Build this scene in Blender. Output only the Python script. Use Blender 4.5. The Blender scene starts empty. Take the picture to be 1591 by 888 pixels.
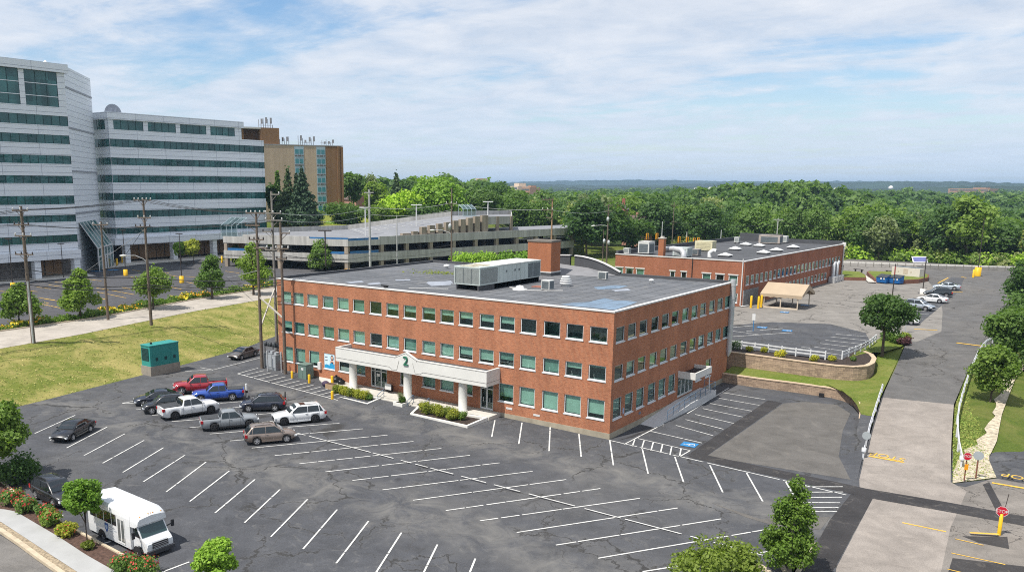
import bpy, math, random
import numpy as np
from mathutils import Vector, Matrix
random.seed(7); rng = np.random.default_rng(7)
S = bpy.context.scene; COL = S.collection
R = math.radians
# ---------------------------------------------------------------- camera
FPX, PPX, PPY = 1306.02, 688.35, 546.9
YAW, PITCH, ROLL = R(-37.721), R(11.149), R(0.141)
CAM = np.array([30.349, -61.985, 20.711])
def _axes():
    cy, sy, cp, sp = math.cos(YAW), math.sin(YAW), math.cos(PITCH), math.sin(PITCH)
    f = np.array([sy*cp, cy*cp, -sp]); r = np.array([cy, -sy, 0.0]); u = np.cross(r, f)
    return r*math.cos(ROLL)+u*math.sin(ROLL), -r*math.sin(ROLL)+u*math.cos(ROLL), f
RR, UU, FF = _axes()
cd = bpy.data.cameras.new('camera'); cam = bpy.data.objects.new('camera', cd); COL.objects.link(cam)
cd.sensor_width = 36; cd.lens = FPX/1591*36
cd.shift_x = (795.5-PPX)/1591; cd.shift_y = (PPY-444)/1591
cd.clip_start = 0.5; cd.clip_end = 30000
cam.matrix_world = Matrix(((RR[0], UU[0], -FF[0], CAM[0]), (RR[1], UU[1], -FF[1], CAM[1]), (RR[2], UU[2], -FF[2], CAM[2]), (0, 0, 0, 1)))
S.camera = cam
# ---------------------------------------------------------------- survey helpers: where a sight line meets the ground or a wall
def ray(u, v): return RR*(u-PPX)/FPX-UU*(v-PPY)/FPX+FF
def at(u, v, z=0.0):
    d = ray(u, v); p = CAM+d*(z-CAM[2])/d[2]; return (float(p[0]), float(p[1]), z)
def far(u, v, dist):
    d = ray(u, v); p = CAM+d*dist/math.hypot(d[0], d[1]); return tuple(float(t) for t in p)
def on_x(u, v, x):
    d = ray(u, v); p = CAM+d*(x-CAM[0])/d[0]; return tuple(float(t) for t in p)
def on_y(u, v, y):
    d = ray(u, v); p = CAM+d*(y-CAM[1])/d[1]; return tuple(float(t) for t in p)
def zlot(x): return 0.013*max(0.0, -x-2)
def atl(u, v, dz=0.0):                                   # on the gently tilted car park
    z = 0.0
    for _ in range(6):
        p = at(u, v, z+dz); z = zlot(p[0])
    return (p[0], p[1], z+dz)
def sst(a, b, x):
    t = min(1.0, max(0.0, (x-a)/(b-a))); return t*t*(3-2*t)
def zdrive(y): return 2.8*min(1.0, max(0.0, (y-6.0)/40.0))
def atd(u, v, dz=0.0):                                   # on the ramp that climbs to the upper lot
    z = 0.0
    for _ in range(25):
        p = at(u, v, z+dz); z = 0.5*z+0.5*zdrive(p[1])
    return (p[0], p[1], z+dz)
# ---------------------------------------------------------------- mesh helpers
class MB:
    def __init__(s): s.v, s.f, s.m, s.s = [], [], [], []
    def add(s, vs, fs, m=0, sm=False):
        o = len(s.v); s.v += [tuple(map(float, p)) for p in vs]
        for f in fs: s.f.append(tuple(i+o for i in f)); s.m.append(m); s.s.append(sm)
        return s
    def quad(s, a, b, c, d, m=0): return s.add([a, b, c, d], [(0, 1, 2, 3)], m)
    def poly(s, pts, m=0): return s.add(pts, [tuple(range(len(pts)))], m)
    def box(s, x0, x1, y0, y1, z0, z1, m=0):
        if x0 > x1: x0, x1 = x1, x0
        if y0 > y1: y0, y1 = y1, y0
        return s.add([(x0, y0, z0), (x1, y0, z0), (x1, y1, z0), (x0, y1, z0), (x0, y0, z1), (x1, y0, z1), (x1, y1, z1), (x0, y1, z1)],
                     [(0, 3, 2, 1), (4, 5, 6, 7), (0, 1, 5, 4), (1, 2, 6, 5), (2, 3, 7, 6), (3, 0, 4, 7)], m)
    def obox(s, c, sx, sy, sz, rz=0.0, m=0):             # centred in plan, standing on c
        a, b = math.cos(rz), math.sin(rz); vs = []
        for z in (0, sz):
            for x, y in ((-sx/2, -sy/2), (sx/2, -sy/2), (sx/2, sy/2), (-sx/2, sy/2)):
                vs.append((c[0]+a*x-b*y, c[1]+b*x+a*y, c[2]+z))
        return s.add(vs, [(0, 3, 2, 1), (4, 5, 6, 7), (0, 1, 5, 4), (1, 2, 6, 5), (2, 3, 7, 6), (3, 0, 4, 7)], m)
    def beam(s, p, q, w, h, m=0):                        # square bar from p to q
        p, q = Vector(p), Vector(q); d = (q-p).normalized()
        a = d.cross(Vector((0, 0, 1)))
        a = Vector((1, 0, 0)) if a.length < 1e-4 else a.normalized()
        b = a.cross(d); a, b = a*w/2, b*h/2
        vs = [p-a-b, p+a-b, p+a+b, p-a+b, q-a-b, q+a-b, q+a+b, q-a+b]
        return s.add(vs, [(0, 1, 2, 3), (7, 6, 5, 4), (0, 4, 5, 1), (1, 5, 6, 2), (2, 6, 7, 3), (3, 7, 4, 0)], m)
    def prism(s, poly, z0, z1, m=0, mt=None):
        n = len(poly)
        ar = sum(poly[i][0]*poly[(i+1) % n][1]-poly[(i+1) % n][0]*poly[i][1] for i in range(n))
        if ar < 0: poly = poly[::-1]
        f0 = (lambda p: z0(p)) if callable(z0) else (lambda p: z0)
        f1 = (lambda p: z1(p)) if callable(z1) else (lambda p: z1)
        vs = [(p[0], p[1], f0(p)) for p in poly]+[(p[0], p[1], f1(p)) for p in poly]
        s.add(vs, [(i, (i+1) % n, n+(i+1) % n, n+i) for i in range(n)]+[tuple(range(n-1, -1, -1))], m)
        return s.add(vs[n:], [tuple(range(n))], m if mt is None else mt)
    def tube(s, p, q, r0, r1=None, n=8, m=0, caps=True):
        r1 = r0 if r1 is None else r1
        return s.path([p, q], [r0, r1], n, m, caps)
    def path(s, pts, rad, n=6, m=0, caps=True):
        pts = [Vector(p) for p in pts]
        if not hasattr(rad, '__len__'): rad = [rad]*len(pts)
        vs = []
        for i, p in enumerate(pts):
            d = (pts[min(i+1, len(pts)-1)]-pts[max(i-1, 0)]).normalized()
            a = d.cross(Vector((0, 0, 1)))
            a = Vector((1, 0, 0)) if a.length < 1e-3 else a.normalized()
            b = a.cross(d)
            for k in range(n):
                t = 2*math.pi*k/n; vs.append(p+(a*math.cos(t)+b*math.sin(t))*rad[i])
        fs = [(i*n+k, i*n+(k+1) % n, (i+1)*n+(k+1) % n, (i+1)*n+k) for i in range(len(pts)-1) for k in range(n)]
        fs = [f[::-1] for f in fs]
        s.add(vs, fs, m, True)
        if caps:
            s.add(vs[:n], [tuple(range(n))], m); s.add(vs[-n:], [tuple(range(n-1, -1, -1))], m)
        return s
    def lathe(s, prof, c, n=16, m=0):
        vs = [(c[0]+r*math.cos(2*math.pi*k/n), c[1]+r*math.sin(2*math.pi*k/n), c[2]+z) for r, z in prof for k in range(n)]
        return s.add(vs, [(i*n+k, i*n+(k+1) % n, (i+1)*n+(k+1) % n, (i+1)*n+k) for i in range(len(prof)-1) for k in range(n)], m, True)
    def ball(s, c, r, m=0, n=10, sq=(1, 1, 1)):
        k = n//2
        vs = [(c[0]+r*sq[0]*math.sin(math.pi*i/k)*math.cos(2*math.pi*j/n), c[1]+r*sq[1]*math.sin(math.pi*i/k)*math.sin(2*math.pi*j/n), c[2]-r*sq[2]*math.cos(math.pi*i/k)) for i in range(k+1) for j in range(n)]
        return s.add(vs, [(i*n+j, i*n+(j+1) % n, (i+1)*n+(j+1) % n, (i+1)*n+j) for i in range(k) for j in range(n)], m, True)
    def build(s, name, mats, parent=None, world=True):
        if not isinstance(mats, (list, tuple)): mats = [mats]
        vs = s.v
        if parent is not None and world:
            x, y, z, a = T0[root_of(parent)]; ca, sa = math.cos(-a), math.sin(-a)
            vs = [((p[0]-x)*ca-(p[1]-y)*sa, (p[0]-x)*sa+(p[1]-y)*ca, p[2]-z) for p in vs]
        me = bpy.data.meshes.new(name); me.from_pydata(vs, [], s.f)
        for k in mats: me.materials.append(k)
        me.polygons.foreach_set('material_index', s.m); me.polygons.foreach_set('use_smooth', s.s); me.update()
        o = bpy.data.objects.new(name, me); COL.objects.link(o)
        if parent is not None: o.parent = parent
        return o
T0 = {}
def root_of(o):
    while o.parent is not None: o = o.parent
    return o
def tag(o, label=None, cat=None, group=None, kind=None):
    if label: o['label'] = label
    if cat: o['category'] = cat
    if group: o['group'] = group
    if kind: o['kind'] = kind
    return o
def thing(name, label, cat, loc=(0, 0, 0), rz=0.0, group=None):
    o = bpy.data.objects.new(name, None); COL.objects.link(o); o.empty_display_size = 0.3
    o.location = loc; o.rotation_euler = (0, 0, rz); T0[o] = (loc[0], loc[1], loc[2], rz)
    return tag(o, label, cat, group)
def single(mb, name, mats, label, cat, group=None, kind=None):   # a thing that is one mesh: origin at its base
    vs = np.array(mb.v); c = (vs.min(0)+vs.max(0))/2; c[2] = vs[:, 2].min()
    mb.v = [tuple(p-c) for p in vs]; o = mb.build(name, mats); o.location = c; T0[o] = (c[0], c[1], c[2], 0.0)
    return tag(o, label, cat, group, kind)
def structure(mb, name, mats): return tag(mb.build(name, mats), kind='structure')
def copy_tree(o, parent=None):
    c = o.copy(); COL.objects.link(c)
    if parent is not None: c.parent = parent
    for ch in [k for k in COL.objects if k.parent == o]: copy_tree(ch, c)
    return c
# ---------------------------------------------------------------- materials
MATS = {}
class NT:
    def __init__(s, name):
        s.m = bpy.data.materials.new(name); s.m.use_nodes = True; s.t = s.m.node_tree
        s.b = s.t.nodes['Principled BSDF']; s.out = s.t.nodes['Material Output']
    def n(s, typ, **kw):
        x = s.t.nodes.new(typ)
        for k, v in kw.items():
            if k.startswith('i_'): x.inputs[k[2:].replace('_', ' ')].default_value = v
            else: setattr(x, k, v)
        return x
    def l(s, a, b): s.t.links.new(a, b)
    def pos(s): return s.n('ShaderNodeNewGeometry').outputs['Position']
    def obj(s): return s.n('ShaderNodeTexCoord').outputs['Object']
    def noise(s, vec, scale, detail=4, rough=.6, dist=0.0):
        x = s.n('ShaderNodeTexNoise', i_Scale=scale, i_Detail=detail, i_Roughness=rough, i_Distortion=dist); s.l(vec, x.inputs['Vector']); return x.outputs['Fac']
    def ramp(s, fac, stops):
        x = s.n('ShaderNodeValToRGB'); e = x.color_ramp.elements
        while len(e) < len(stops): e.new(.5)
        for k, (p, c) in zip(e, stops): k.position = p; k.color = (c, c, c, 1) if not hasattr(c, '__len__') else (*c, 1)
        s.l(fac, x.inputs['Fac']); return x.outputs['Color']
    def mix(s, fac, a, b, mode='MIX'):
        x = s.n('ShaderNodeMix', data_type='RGBA', blend_type=mode)
        for v, i in ((fac, 0), (a, 6), (b, 7)):
            if hasattr(v, 'links') or isinstance(v, bpy.types.NodeSocket): s.l(v, x.inputs[i])
            elif i == 0: x.inputs[0].default_value = v
            else: x.inputs[i].default_value = (*v, 1)
        return x.outputs[2]
    def math(s, op, a, b=0.0):
        x = s.n('ShaderNodeMath', operation=op)
        for v, i in ((a, 0), (b, 1)):
            if isinstance(v, bpy.types.NodeSocket): s.l(v, x.inputs[i])
            else: x.inputs[i].default_value = v
        return x.outputs[0]
    def bump(s, h, strength=.3, dist=.05):
        x = s.n('ShaderNodeBump', i_Strength=strength, i_Distance=dist); s.l(h, x.inputs['Height']); s.l(x.outputs[0], s.b.inputs['Normal'])
    def done(s, col, rough=.7, spec=.3, metal=0.0):
        if isinstance(col, bpy.types.NodeSocket): s.l(col, s.b.inputs['Base Color'])
        else: s.b.inputs['Base Color'].default_value = (*col, 1)
        if isinstance(rough, bpy.types.NodeSocket): s.l(rough, s.b.inputs['Roughness'])
        else: s.b.inputs['Roughness'].default_value = rough
        s.b.inputs['Specular IOR Level'].default_value = spec; s.b.inputs['Metallic'].default_value = metal
        return s.m
def sc(c, k): return tuple(min(1, x*k) for x in c)
def plain(name, c, rough=.6, var=.12, scale=2.0, spec=.3, metal=0.0, space='obj'):
    if name in MATS: return MATS[name]
    t = NT(name); f = t.noise(t.obj() if space == 'obj' else t.pos(), scale, 5, .65)
    MATS[name] = t.done(t.mix(t.ramp(f, [(.3, 0.0), (.7, 1.0)]), sc(c, 1-var), sc(c, 1+var)), rough, spec, metal)
    return MATS[name]
def brick_mat(name, c1, c2, mortar, big=.12, w=.24, h=.08):
    t = NT(name); sp = t.n('ShaderNodeSeparateXYZ'); t.l(t.pos(), sp.inputs[0])
    cb = t.n('ShaderNodeCombineXYZ'); t.l(t.math('ADD', sp.outputs[0], sp.outputs[1]), cb.inputs[0]); t.l(sp.outputs[2], cb.inputs[1])
    b = t.n('ShaderNodeTexBrick', i_Scale=1.0); b.inputs['Brick Width'].default_value = w; b.inputs['Row Height'].default_value = h
    b.inputs['Mortar Size'].default_value = .008; b.inputs['Color1'].default_value = (*c1, 1); b.inputs['Color2'].default_value = (*c2, 1); b.inputs['Mortar'].default_value = (*mortar, 1)
    b.inputs['Bias'].default_value = -.1
    t.l(cb.outputs[0], b.inputs['Vector'])
    f = t.noise(t.pos(), .35, 5, .6); f2 = t.noise(t.pos(), 9.0, 3, .7)
    st = t.n('ShaderNodeMapping'); st.inputs['Scale'].default_value = (.9, .9, .06); t.l(t.pos(), st.inputs[0])
    f3 = t.noise(st.outputs[0], 1.0, 4, .6)
    c = t.mix(1.0, b.outputs['Color'], t.ramp(f, [(.3, 1-big), (.7, 1+big)]), 'MULTIPLY')
    c = t.mix(1.0, c, t.ramp(f2, [(.25, .72), (.75, 1.25)]), 'MULTIPLY')
    c = t.mix(1.0, c, t.ramp(f3, [(.3, .86), (.65, 1.06)]), 'MULTIPLY')
    return t.done(c, .85, .2)
def asphalt(name, base, crack=True, warm=(.16, .145, .125), wamt=.35, fine=.25, tile=7.0, aisles=()):
    t = NT(name); P = t.pos()
    big = t.noise(P, .05, 6, .62, .4); med = t.noise(P, .45, 6, .7, .6); fi = t.noise(P, 14.0, 3, .75)
    col = t.mix(t.ramp(big, [(.48, 0.0), (.75, wamt)]), base, warm)
    col = t.mix(1.0, col, t.ramp(med, [(.25, .72), (.5, 1.0), (.78, 1.32)]), 'MULTIPLY')
    col = t.mix(1.0, col, t.ramp(fi, [(.3, 1-fine), (.7, 1+fine)]), 'MULTIPLY')
    dirt = t.noise(P, .9, 8, .72, 1.2)
    col = t.mix(t.ramp(dirt, [(.55, 0.0), (.72, .42)]), col, sc(warm, 1.25))
    sp_ = t.noise(P, 4.5, 6, .8, .5); col = t.mix(t.ramp(sp_, [(.62, 0.0), (.74, .45)]), col, sc(warm, 1.5))
    if aisles:
        sp3 = t.n('ShaderNodeSeparateXYZ'); t.l(P, sp3.inputs[0]); yy = t.math('ADD', sp3.outputs[1], t.math('MULTIPLY', t.math('SUBTRACT', t.noise(P, .12, 4, .6), .5), 9.0))
        pat = t.ramp(t.noise(P, .35, 7, .7, 1.0), [(.40, 0.0), (.66, .75)])
        for y0, w in aisles:
            d_ = t.math('DIVIDE', t.math('ABSOLUTE', t.math('SUBTRACT', yy, y0)), w); col = t.mix(t.math('MULTIPLY', t.ramp(d_, [(.25, 1.0), (1.0, 0.0)]), pat), col, sc(warm, 1.15))
        vo = t.n('ShaderNodeTexVoronoi', feature='F1', i_Scale=.36); t.l(P, vo.inputs['Vector'])
        col = t.mix(t.math('MULTIPLY', t.ramp(vo.outputs['Distance'], [(.05, .75), (.22, 0.0)]), t.ramp(t.noise(P, .8, 3, .6), [(.48, 0.0), (.6, .8)])), col, (.022, .022, .024))
    if crack:
        dv = t.n('ShaderNodeTexNoise', i_Scale=.55, i_Detail=5.0, i_Roughness=.65); t.l(P, dv.inputs['Vector'])
        a = t.n('ShaderNodeVectorMath', operation='MULTIPLY_ADD'); t.l(dv.outputs['Color'], a.inputs[0]); a.inputs[1].default_value = (3.2, 3.2, 0); t.l(P, a.inputs[2])
        for sca, wid, amt, cc, thr in ((1/tile, .013, .95, .014, .42), (2.6/tile, .017, .7, .018, .51)):
            vo = t.n('ShaderNodeTexVoronoi', feature='DISTANCE_TO_EDGE', i_Scale=sca); t.l(a.outputs[0], vo.inputs['Vector'])
            line = t.ramp(vo.outputs['Distance'], [(0.0, 1.0), (wid*.45, .8), (wid, 0.0)])
            msk = t.ramp(t.noise(P, .13, 3, .5), [(thr, 0.0), (thr+.08, 1.0)])
            col = t.mix(t.math('MULTIPLY', t.math('MULTIPLY', line, msk), amt), col, (cc, cc, cc*1.05))
            halo = t.ramp(vo.outputs['Distance'], [(0.0, .16), (wid*3, 0.0)])
            col = t.mix(t.math('MULTIPLY', halo, msk), col, sc(warm, 1.1))
    t.bump(fi, .25, .01)
    return t.done(col, .88, .18)
def grassy(name, g1, g2, dry, amt=.5):
    t = NT(name); P = t.pos()
    a = t.noise(P, .22, 6, .68, .6); b = t.noise(P, 3.5, 6, .75); f = t.noise(P, 22.0, 3, .8)
    col = t.mix(t.ramp(b, [(.3, 0.0), (.7, 1.0)]), g1, g2)
    col = t.mix(t.ramp(a, [(.42, 0.0), (.66, amt)]), col, dry)
    d2 = t.noise(P, .9, 5, .7, .8); col = t.mix(t.ramp(d2, [(.52, 0.0), (.7, amt*.7)]), col, dry)
    col = t.mix(1.0, col, t.ramp(f, [(.25, .55), (.75, 1.4)]), 'MULTIPLY')
    t.bump(t.math('ADD', f, b), .7, .12)
    return t.done(col, .9, .1)
def foliage(name, c1, c2, trans=.38):
    t = NT(name)
    oi = t.n('ShaderNodeObjectInfo'); f = t.noise(t.obj(), 1.1, 4, .6); f2 = t.noise(t.obj(), 6.0, 2, .6)
    col = t.mix(t.ramp(f, [(.3, 0.0), (.7, 1.0)]), c1, c2)
    col = t.mix(1.0, col, t.ramp(f2, [(.25, .7), (.75, 1.35)]), 'MULTIPLY')
    col = t.mix(1.0, col, t.ramp(oi.outputs['Random'], [(0.0, (.62, .70, .66)), (.5, (1.05, 1.05, 1)), (1.0, (1.65, 1.45, 1.0))]), 'MULTIPLY')
    t.done(col, .6, .25)
    tr = t.n('ShaderNodeBsdfTranslucent'); t.l(t.mix(1.0, col, (1.3, 1.5, .5), 'MULTIPLY'), tr.inputs['Color'])
    mx = t.n('ShaderNodeMixShader', i_Fac=trans); t.l(t.b.outputs[0], mx.inputs[1]); t.l(tr.outputs[0], mx.inputs[2]); t.l(mx.outputs[0], t.out.inputs['Surface'])
    return t.m
def glass_mat(name, tint, refl=1.45, rough=.02):
    t = NT(name); t.t.nodes.remove(t.b)
    tr = t.n('ShaderNodeBsdfTransparent'); tr.inputs[0].default_value = (*tint, 1)
    gl = t.n('ShaderNodeBsdfGlossy', i_Roughness=rough); gl.inputs['Color'].default_value = (.75, .95, .92, 1)
    lw = t.n('ShaderNodeLayerWeight', i_Blend=.5); mx = t.n('ShaderNodeMixShader')
    fr = t.math('ADD', t.math('MULTIPLY', t.math('POWER', lw.outputs['Facing'], 3.2), .85), (refl-1)**2*.33)
    t.l(fr, mx.inputs[0]); t.l(tr.outputs[0], mx.inputs[1]); t.l(gl.outputs[0], mx.inputs[2]); t.l(mx.outputs[0], t.out.inputs['Surface'])
    return t.m
def dark_glass(name, c, rough=.06, spec=.9, metal=.0, panes=None):
    t = NT(name); f = t.noise(t.pos(), .8, 3, .6)
    t.done(t.mix(f, sc(c, .75), sc(c, 1.3)), rough, spec, metal); return t.m
def paint(name, c, metal=.0, rough=.35):
    if name in MATS: return MATS[name]
    t = NT(name); f = t.noise(t.obj(), 1.5, 4, .6)
    t.done(t.mix(f, sc(c, .93), sc(c, 1.07)), rough, .5, metal); t.b.inputs['Coat Weight'].default_value = .8; t.b.inputs['Coat Roughness'].default_value = .06
    MATS[name] = t.m; return t.m
# ---------------------------------------------------------------- light and sky
SUN_EL, SUN_AZ = R(60), R(195.5)
sl = bpy.data.lights.new('sun', 'SUN'); sl.energy = 4.3; sl.angle = R(.53); sl.color = (1.0, .955, .88)
so = bpy.data.objects.new('sun', sl); COL.objects.link(so); so.location = (0, 0, 60)
sdir = Vector((-math.sin(SUN_AZ)*math.cos(SUN_EL), -math.cos(SUN_AZ)*math.cos(SUN_EL), -math.sin(SUN_EL)))
so.rotation_euler = sdir.to_track_quat('-Z', 'Y').to_euler()
W = bpy.data.worlds.new('World'); S.world = W; W.use_nodes = True
wt = W.node_tree; bg = wt.nodes['Background']; wo = wt.nodes['World Output']
def wn(typ, **kw):
    x = wt.nodes.new(typ)
    for k, v in kw.items():
        if k.startswith('i_'): x.inputs[k[2:].replace('_', ' ')].default_value = v
        else: setattr(x, k, v)
    return x
sky = wn('ShaderNodeTexSky', sky_type='NISHITA', sun_disc=False, sun_elevation=SUN_EL, sun_rotation=SUN_AZ, altitude=350, air_density=1.0, dust_density=1.2, ozone_density=1.6)
wt.links.new(sky.outputs[0], bg.inputs[0]); bg.inputs[1].default_value = .115
tc = wn('ShaderNodeTexCoord'); sp = wn('ShaderNodeSeparateXYZ'); wt.links.new(tc.outputs['Generated'], sp.inputs[0])
def wm(op, a, b):
    x = wn('ShaderNodeMath', operation=op)
    for v, i in ((a, 0), (b, 1)):
        if isinstance(v, bpy.types.NodeSocket): wt.links.new(v, x.inputs[i])
        else: x.inputs[i].default_value = v
    return x.outputs[0]
zz = wm('ADD', wm('MAXIMUM', sp.outputs[2], 0.0), .10)
cb = wn('ShaderNodeCombineXYZ'); wt.links.new(wm('DIVIDE', sp.outputs[0], zz), cb.inputs[0]); wt.links.new(wm('DIVIDE', sp.outputs[1], zz), cb.inputs[1])
def wmap(rot, scl, loc=(0, 0, 0)):
    m = wn('ShaderNodeMapping'); m.inputs['Rotation'].default_value = (0, 0, rot); m.inputs['Scale'].default_value = scl; m.inputs['Location'].default_value = loc
    wt.links.new(cb.outputs[0], m.inputs[0]); return m.outputs[0]
def wnoise(vec, s, d, r, dist):
    x = wn('ShaderNodeTexNoise', i_Scale=s, i_Detail=d, i_Roughness=r, i_Distortion=dist); wt.links.new(vec, x.inputs['Vector']); return x.outputs['Fac']
def wramp(f, stops):
    x = wn('ShaderNodeValToRGB'); e = x.color_ramp.elements
    while len(e) < len(stops): e.new(.5)
    for k, (p, c) in zip(e, stops): k.position = p; k.color = (c, c, c, 1) if not hasattr(c, '__len__') else (*c, 1)
    wt.links.new(f, x.inputs[0]); return x.outputs[0]
n1 = wnoise(wmap(R(30), (.55, .8, 1), (-4.1, 6.7, 0)), .55, 9, .58, .5)        # broad veil
n2 = wnoise(wmap(R(-18), (.35, 1.3, 1), (7.4, 3.2, 0)), .9, 10, .66, .7)      # streaks
n3 = wnoise(wmap(R(10), (1, 1, 1), (7, 2, 0)), 2.6, 8, .62, .3)              # fine mottling
m = wm('ADD', wm('ADD', wm('MULTIPLY', n1, .46), wm('MULTIPLY', n2, .36)), wm('MULTIPLY', n3, .26))
cover = wramp(m, [(.415, .10), (.465, .42), (.515, .84), (.58, .98)])
tone = wramp(n3, [(.3, (.45, .515, .615)), (.5, (.545, .59, .665)), (.7, (.635, .66, .71))])
hz_ = wramp(sp.outputs[2], [(0.0, .85), (.05, .5), (.11, .22), (.2, 0.0)])                  # paler air towards the horizon
hm_ = wn('ShaderNodeMix', data_type='RGBA'); wt.links.new(hz_, hm_.inputs[0]); wt.links.new(tone, hm_.inputs[6]); hm_.inputs[7].default_value = (.475, .585, .72, 1); tone = hm_.outputs[2]
fac = wm('MAXIMUM', cover, hz_)
hs_ = wn('ShaderNodeHueSaturation'); hs_.inputs['Saturation'].default_value = 1.28; wt.links.new(sky.outputs[0], hs_.inputs['Color']); wt.links.new(hs_.outputs[0], bg.inputs[0])
bg2 = wn('ShaderNodeBackground'); wt.links.new(tone, bg2.inputs[0]); bg2.inputs[1].default_value = .99
mx = wn('ShaderNodeMixShader'); wt.links.new(fac, mx.inputs[0]); wt.links.new(bg.outputs[0], mx.inputs[1]); wt.links.new(bg2.outputs[0], mx.inputs[2]); wt.links.new(mx.outputs[0], wo.inputs[0])
S.view_settings.view_transform = 'Standard'; S.view_settings.look = 'None'; S.view_settings.gamma = 1; S.view_settings.exposure = 0.44
S.view_settings.use_curve_mapping = False
try: S.cycles.max_bounces = 6; S.cycles.transparent_max_bounces = 10; S.cycles.volume_bounces = 0; S.cycles.use_denoising = False; S.cycles.filter_width = 1.05
except Exception: pass
# ---------------------------------------------------------------- materials of the place
A_LOT = asphalt('asphalt_car_park', (.069, .071, .078), warm=(.152, .146, .136), wamt=.42, aisles=((-7.8, 3.2), (-22.8, 4.0)))
A_PATCH = asphalt('asphalt_fresh', (.040, .038, .039), crack=False, wamt=.12, fine=.18)
A_WORN = asphalt('asphalt_worn', (.115, .108, .10), crack=False, wamt=.5)
A_UP = asphalt('asphalt_upper', (.205, .19, .172), wamt=.45, tile=9)
A_UPD = asphalt('asphalt_upper_dark', (.112, .108, .105), wamt=.5, tile=6)
A_DRIVE = asphalt('drive_aggregate', (.25, .222, .198), crack=False, warm=(.31, .27, .232), wamt=.3)
A_CROSS = asphalt('asphalt_crossing', (.17, .155, .14), warm=(.25, .22, .19), wamt=.4, tile=4)
CONC_ROAD = asphalt('street_concrete', (.36, .325, .285), crack=False, warm=(.42, .38, .33), wamt=.4, fine=.1)
A_OFF = asphalt('asphalt_office', (.075, .075, .082), wamt=.25, tile=10)
A_FRONT = asphalt('asphalt_front_street', (.16, .15, .14), crack=False)
GRASS = grassy('grass_dry_bank', (.105, .145, .026), (.195, .215, .042), (.37, .315, .115), .95)
GRASS2 = grassy('grass_green', (.085, .13, .02), (.16, .21, .035), (.30, .26, .095), .45)
MEADOW = grassy('meadow', (.12, .16, .025), (.22, .24, .045), (.30, .28, .07), .6)
GROUND = grassy('woodland_floor', (.03, .05, .014), (.05, .075, .02), (.08, .08, .03), .3)
def ground_mat():
    t = NT('ground_cover'); P = t.pos(); sp = t.n('ShaderNodeSeparateXYZ'); t.l(P, sp.inputs[0])
    a = t.noise(P, .22, 6, .68, .6); b = t.noise(P, 3.5, 6, .75); f = t.noise(P, 22.0, 3, .8)
    near = t.mix(t.ramp(b, [(.3, 0.0), (.7, 1.0)]), (.065, .10, .018), (.125, .165, .03)); near = t.mix(t.ramp(a, [(.45, 0.0), (.68, .4)]), near, (.27, .23, .085))
    wood = t.mix(t.ramp(b, [(.3, 0.0), (.7, 1.0)]), (.03, .05, .014), (.05, .075, .02))
    y = t.ramp(t.math('DIVIDE', t.math('ADD', sp.outputs[1], t.math('MULTIPLY', b, 8.0)), 400.0), [(.42, 0.0), (.46, 1.0)])
    col = t.mix(1.0, t.mix(y, near, wood), t.ramp(f, [(.25, .55), (.75, 1.4)]), 'MULTIPLY'); t.bump(t.math('ADD', f, b), .7, .12)
    return t.done(col, .9, .1)
GROUND_M = ground_mat()
MULCH = plain('mulch', (.042, .03, .024), .95, .5, 5.0, space='pos')
MULCH2 = plain('red_mulch', (.085, .05, .038), .95, .5, 5.0, space='pos')
GRAVEL = plain('river_gravel', (.30, .24, .165), .9, .55, 7.0, space='pos')
STONES = plain('white_stones', (.43, .37, .275), .9, .55, 3.2, space='pos')
CONC = plain('pale_concrete', (.50, .475, .43), .85, .14, .8, space='pos')
CONC_W = plain('white_kerb_concrete', (.66, .645, .60), .8, .12, 1.2, space='pos')
WALK = plain('sidewalk_concrete', (.36, .36, .355), .85, .08, .8, space='pos')
KERB = plain('kerb_tan', (.48, .40, .29), .85, .2, 1.5, space='pos')
LINE_W = plain('white_line_paint', (.57, .565, .54), .7, .3, 2.5, space='pos')
LINE_Y = plain('yellow_line_paint', (.62, .38, .06), .7, .25, 2.0, space='pos')
LINE_B = plain('blue_paint', (.03, .19, .42), .6, .2, 2.0, space='pos')
WHITE = plain('white_paint', (.64, .64, .63), .5, .05, 1.0)
GALV = plain('galvanised_steel', (.50, .51, .52), .42, .12, 2.0, .5, .35)
YELLOW = plain('safety_yellow', (.70, .42, .015), .5, .12, 1.5)
BLACK = plain('black_plastic', (.02, .02, .022), .55, .2)
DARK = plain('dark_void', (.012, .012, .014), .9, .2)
WOOD = plain('weathered_pole_wood', (.135, .105, .082), .9, .3, 3.0)
WOOD_T = plain('treated_pole_wood', (.30, .19, .11), .85, .3, 3.0)
# ---------------------------------------------------------------- ground
LOT_L = [(-44.5, -60), (-46.2, -40), (-46.9, -28), (-47.4, -24.2), (-49.7, -11.8), (-51.1, -4.1), (-53.0, 4.5), (-56.7, 13.5), (-61, 24), (-66, 36)]
RD_N = [(-60, -60), (-61.5, -34), (-63.3, -20.2), (-64.8, -10.4), (-67.6, 0), (-70.3, 10.1), (-72.8, 26.4), (-76, 45), (-80, 62)]
RD_F = [(-71, -60), (-72.7, -34), (-74.0, -15.1), (-74.7, -2.3), (-77.6, 8), (-80.2, 17.3), (-82.5, 32.5), (-85, 47), (-88, 62)]
BED_F = [(-73.5, -60), (-75.2, -34), (-76.6, -13), (-77.6, -2.3), (-80.4, 8), (-82.8, 17.3), (-84.8, 32.5), (-87, 47), (-90, 62)]
def xat(pl, y): return np.interp(y, [p[1] for p in pl], [p[0] for p in pl])
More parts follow.
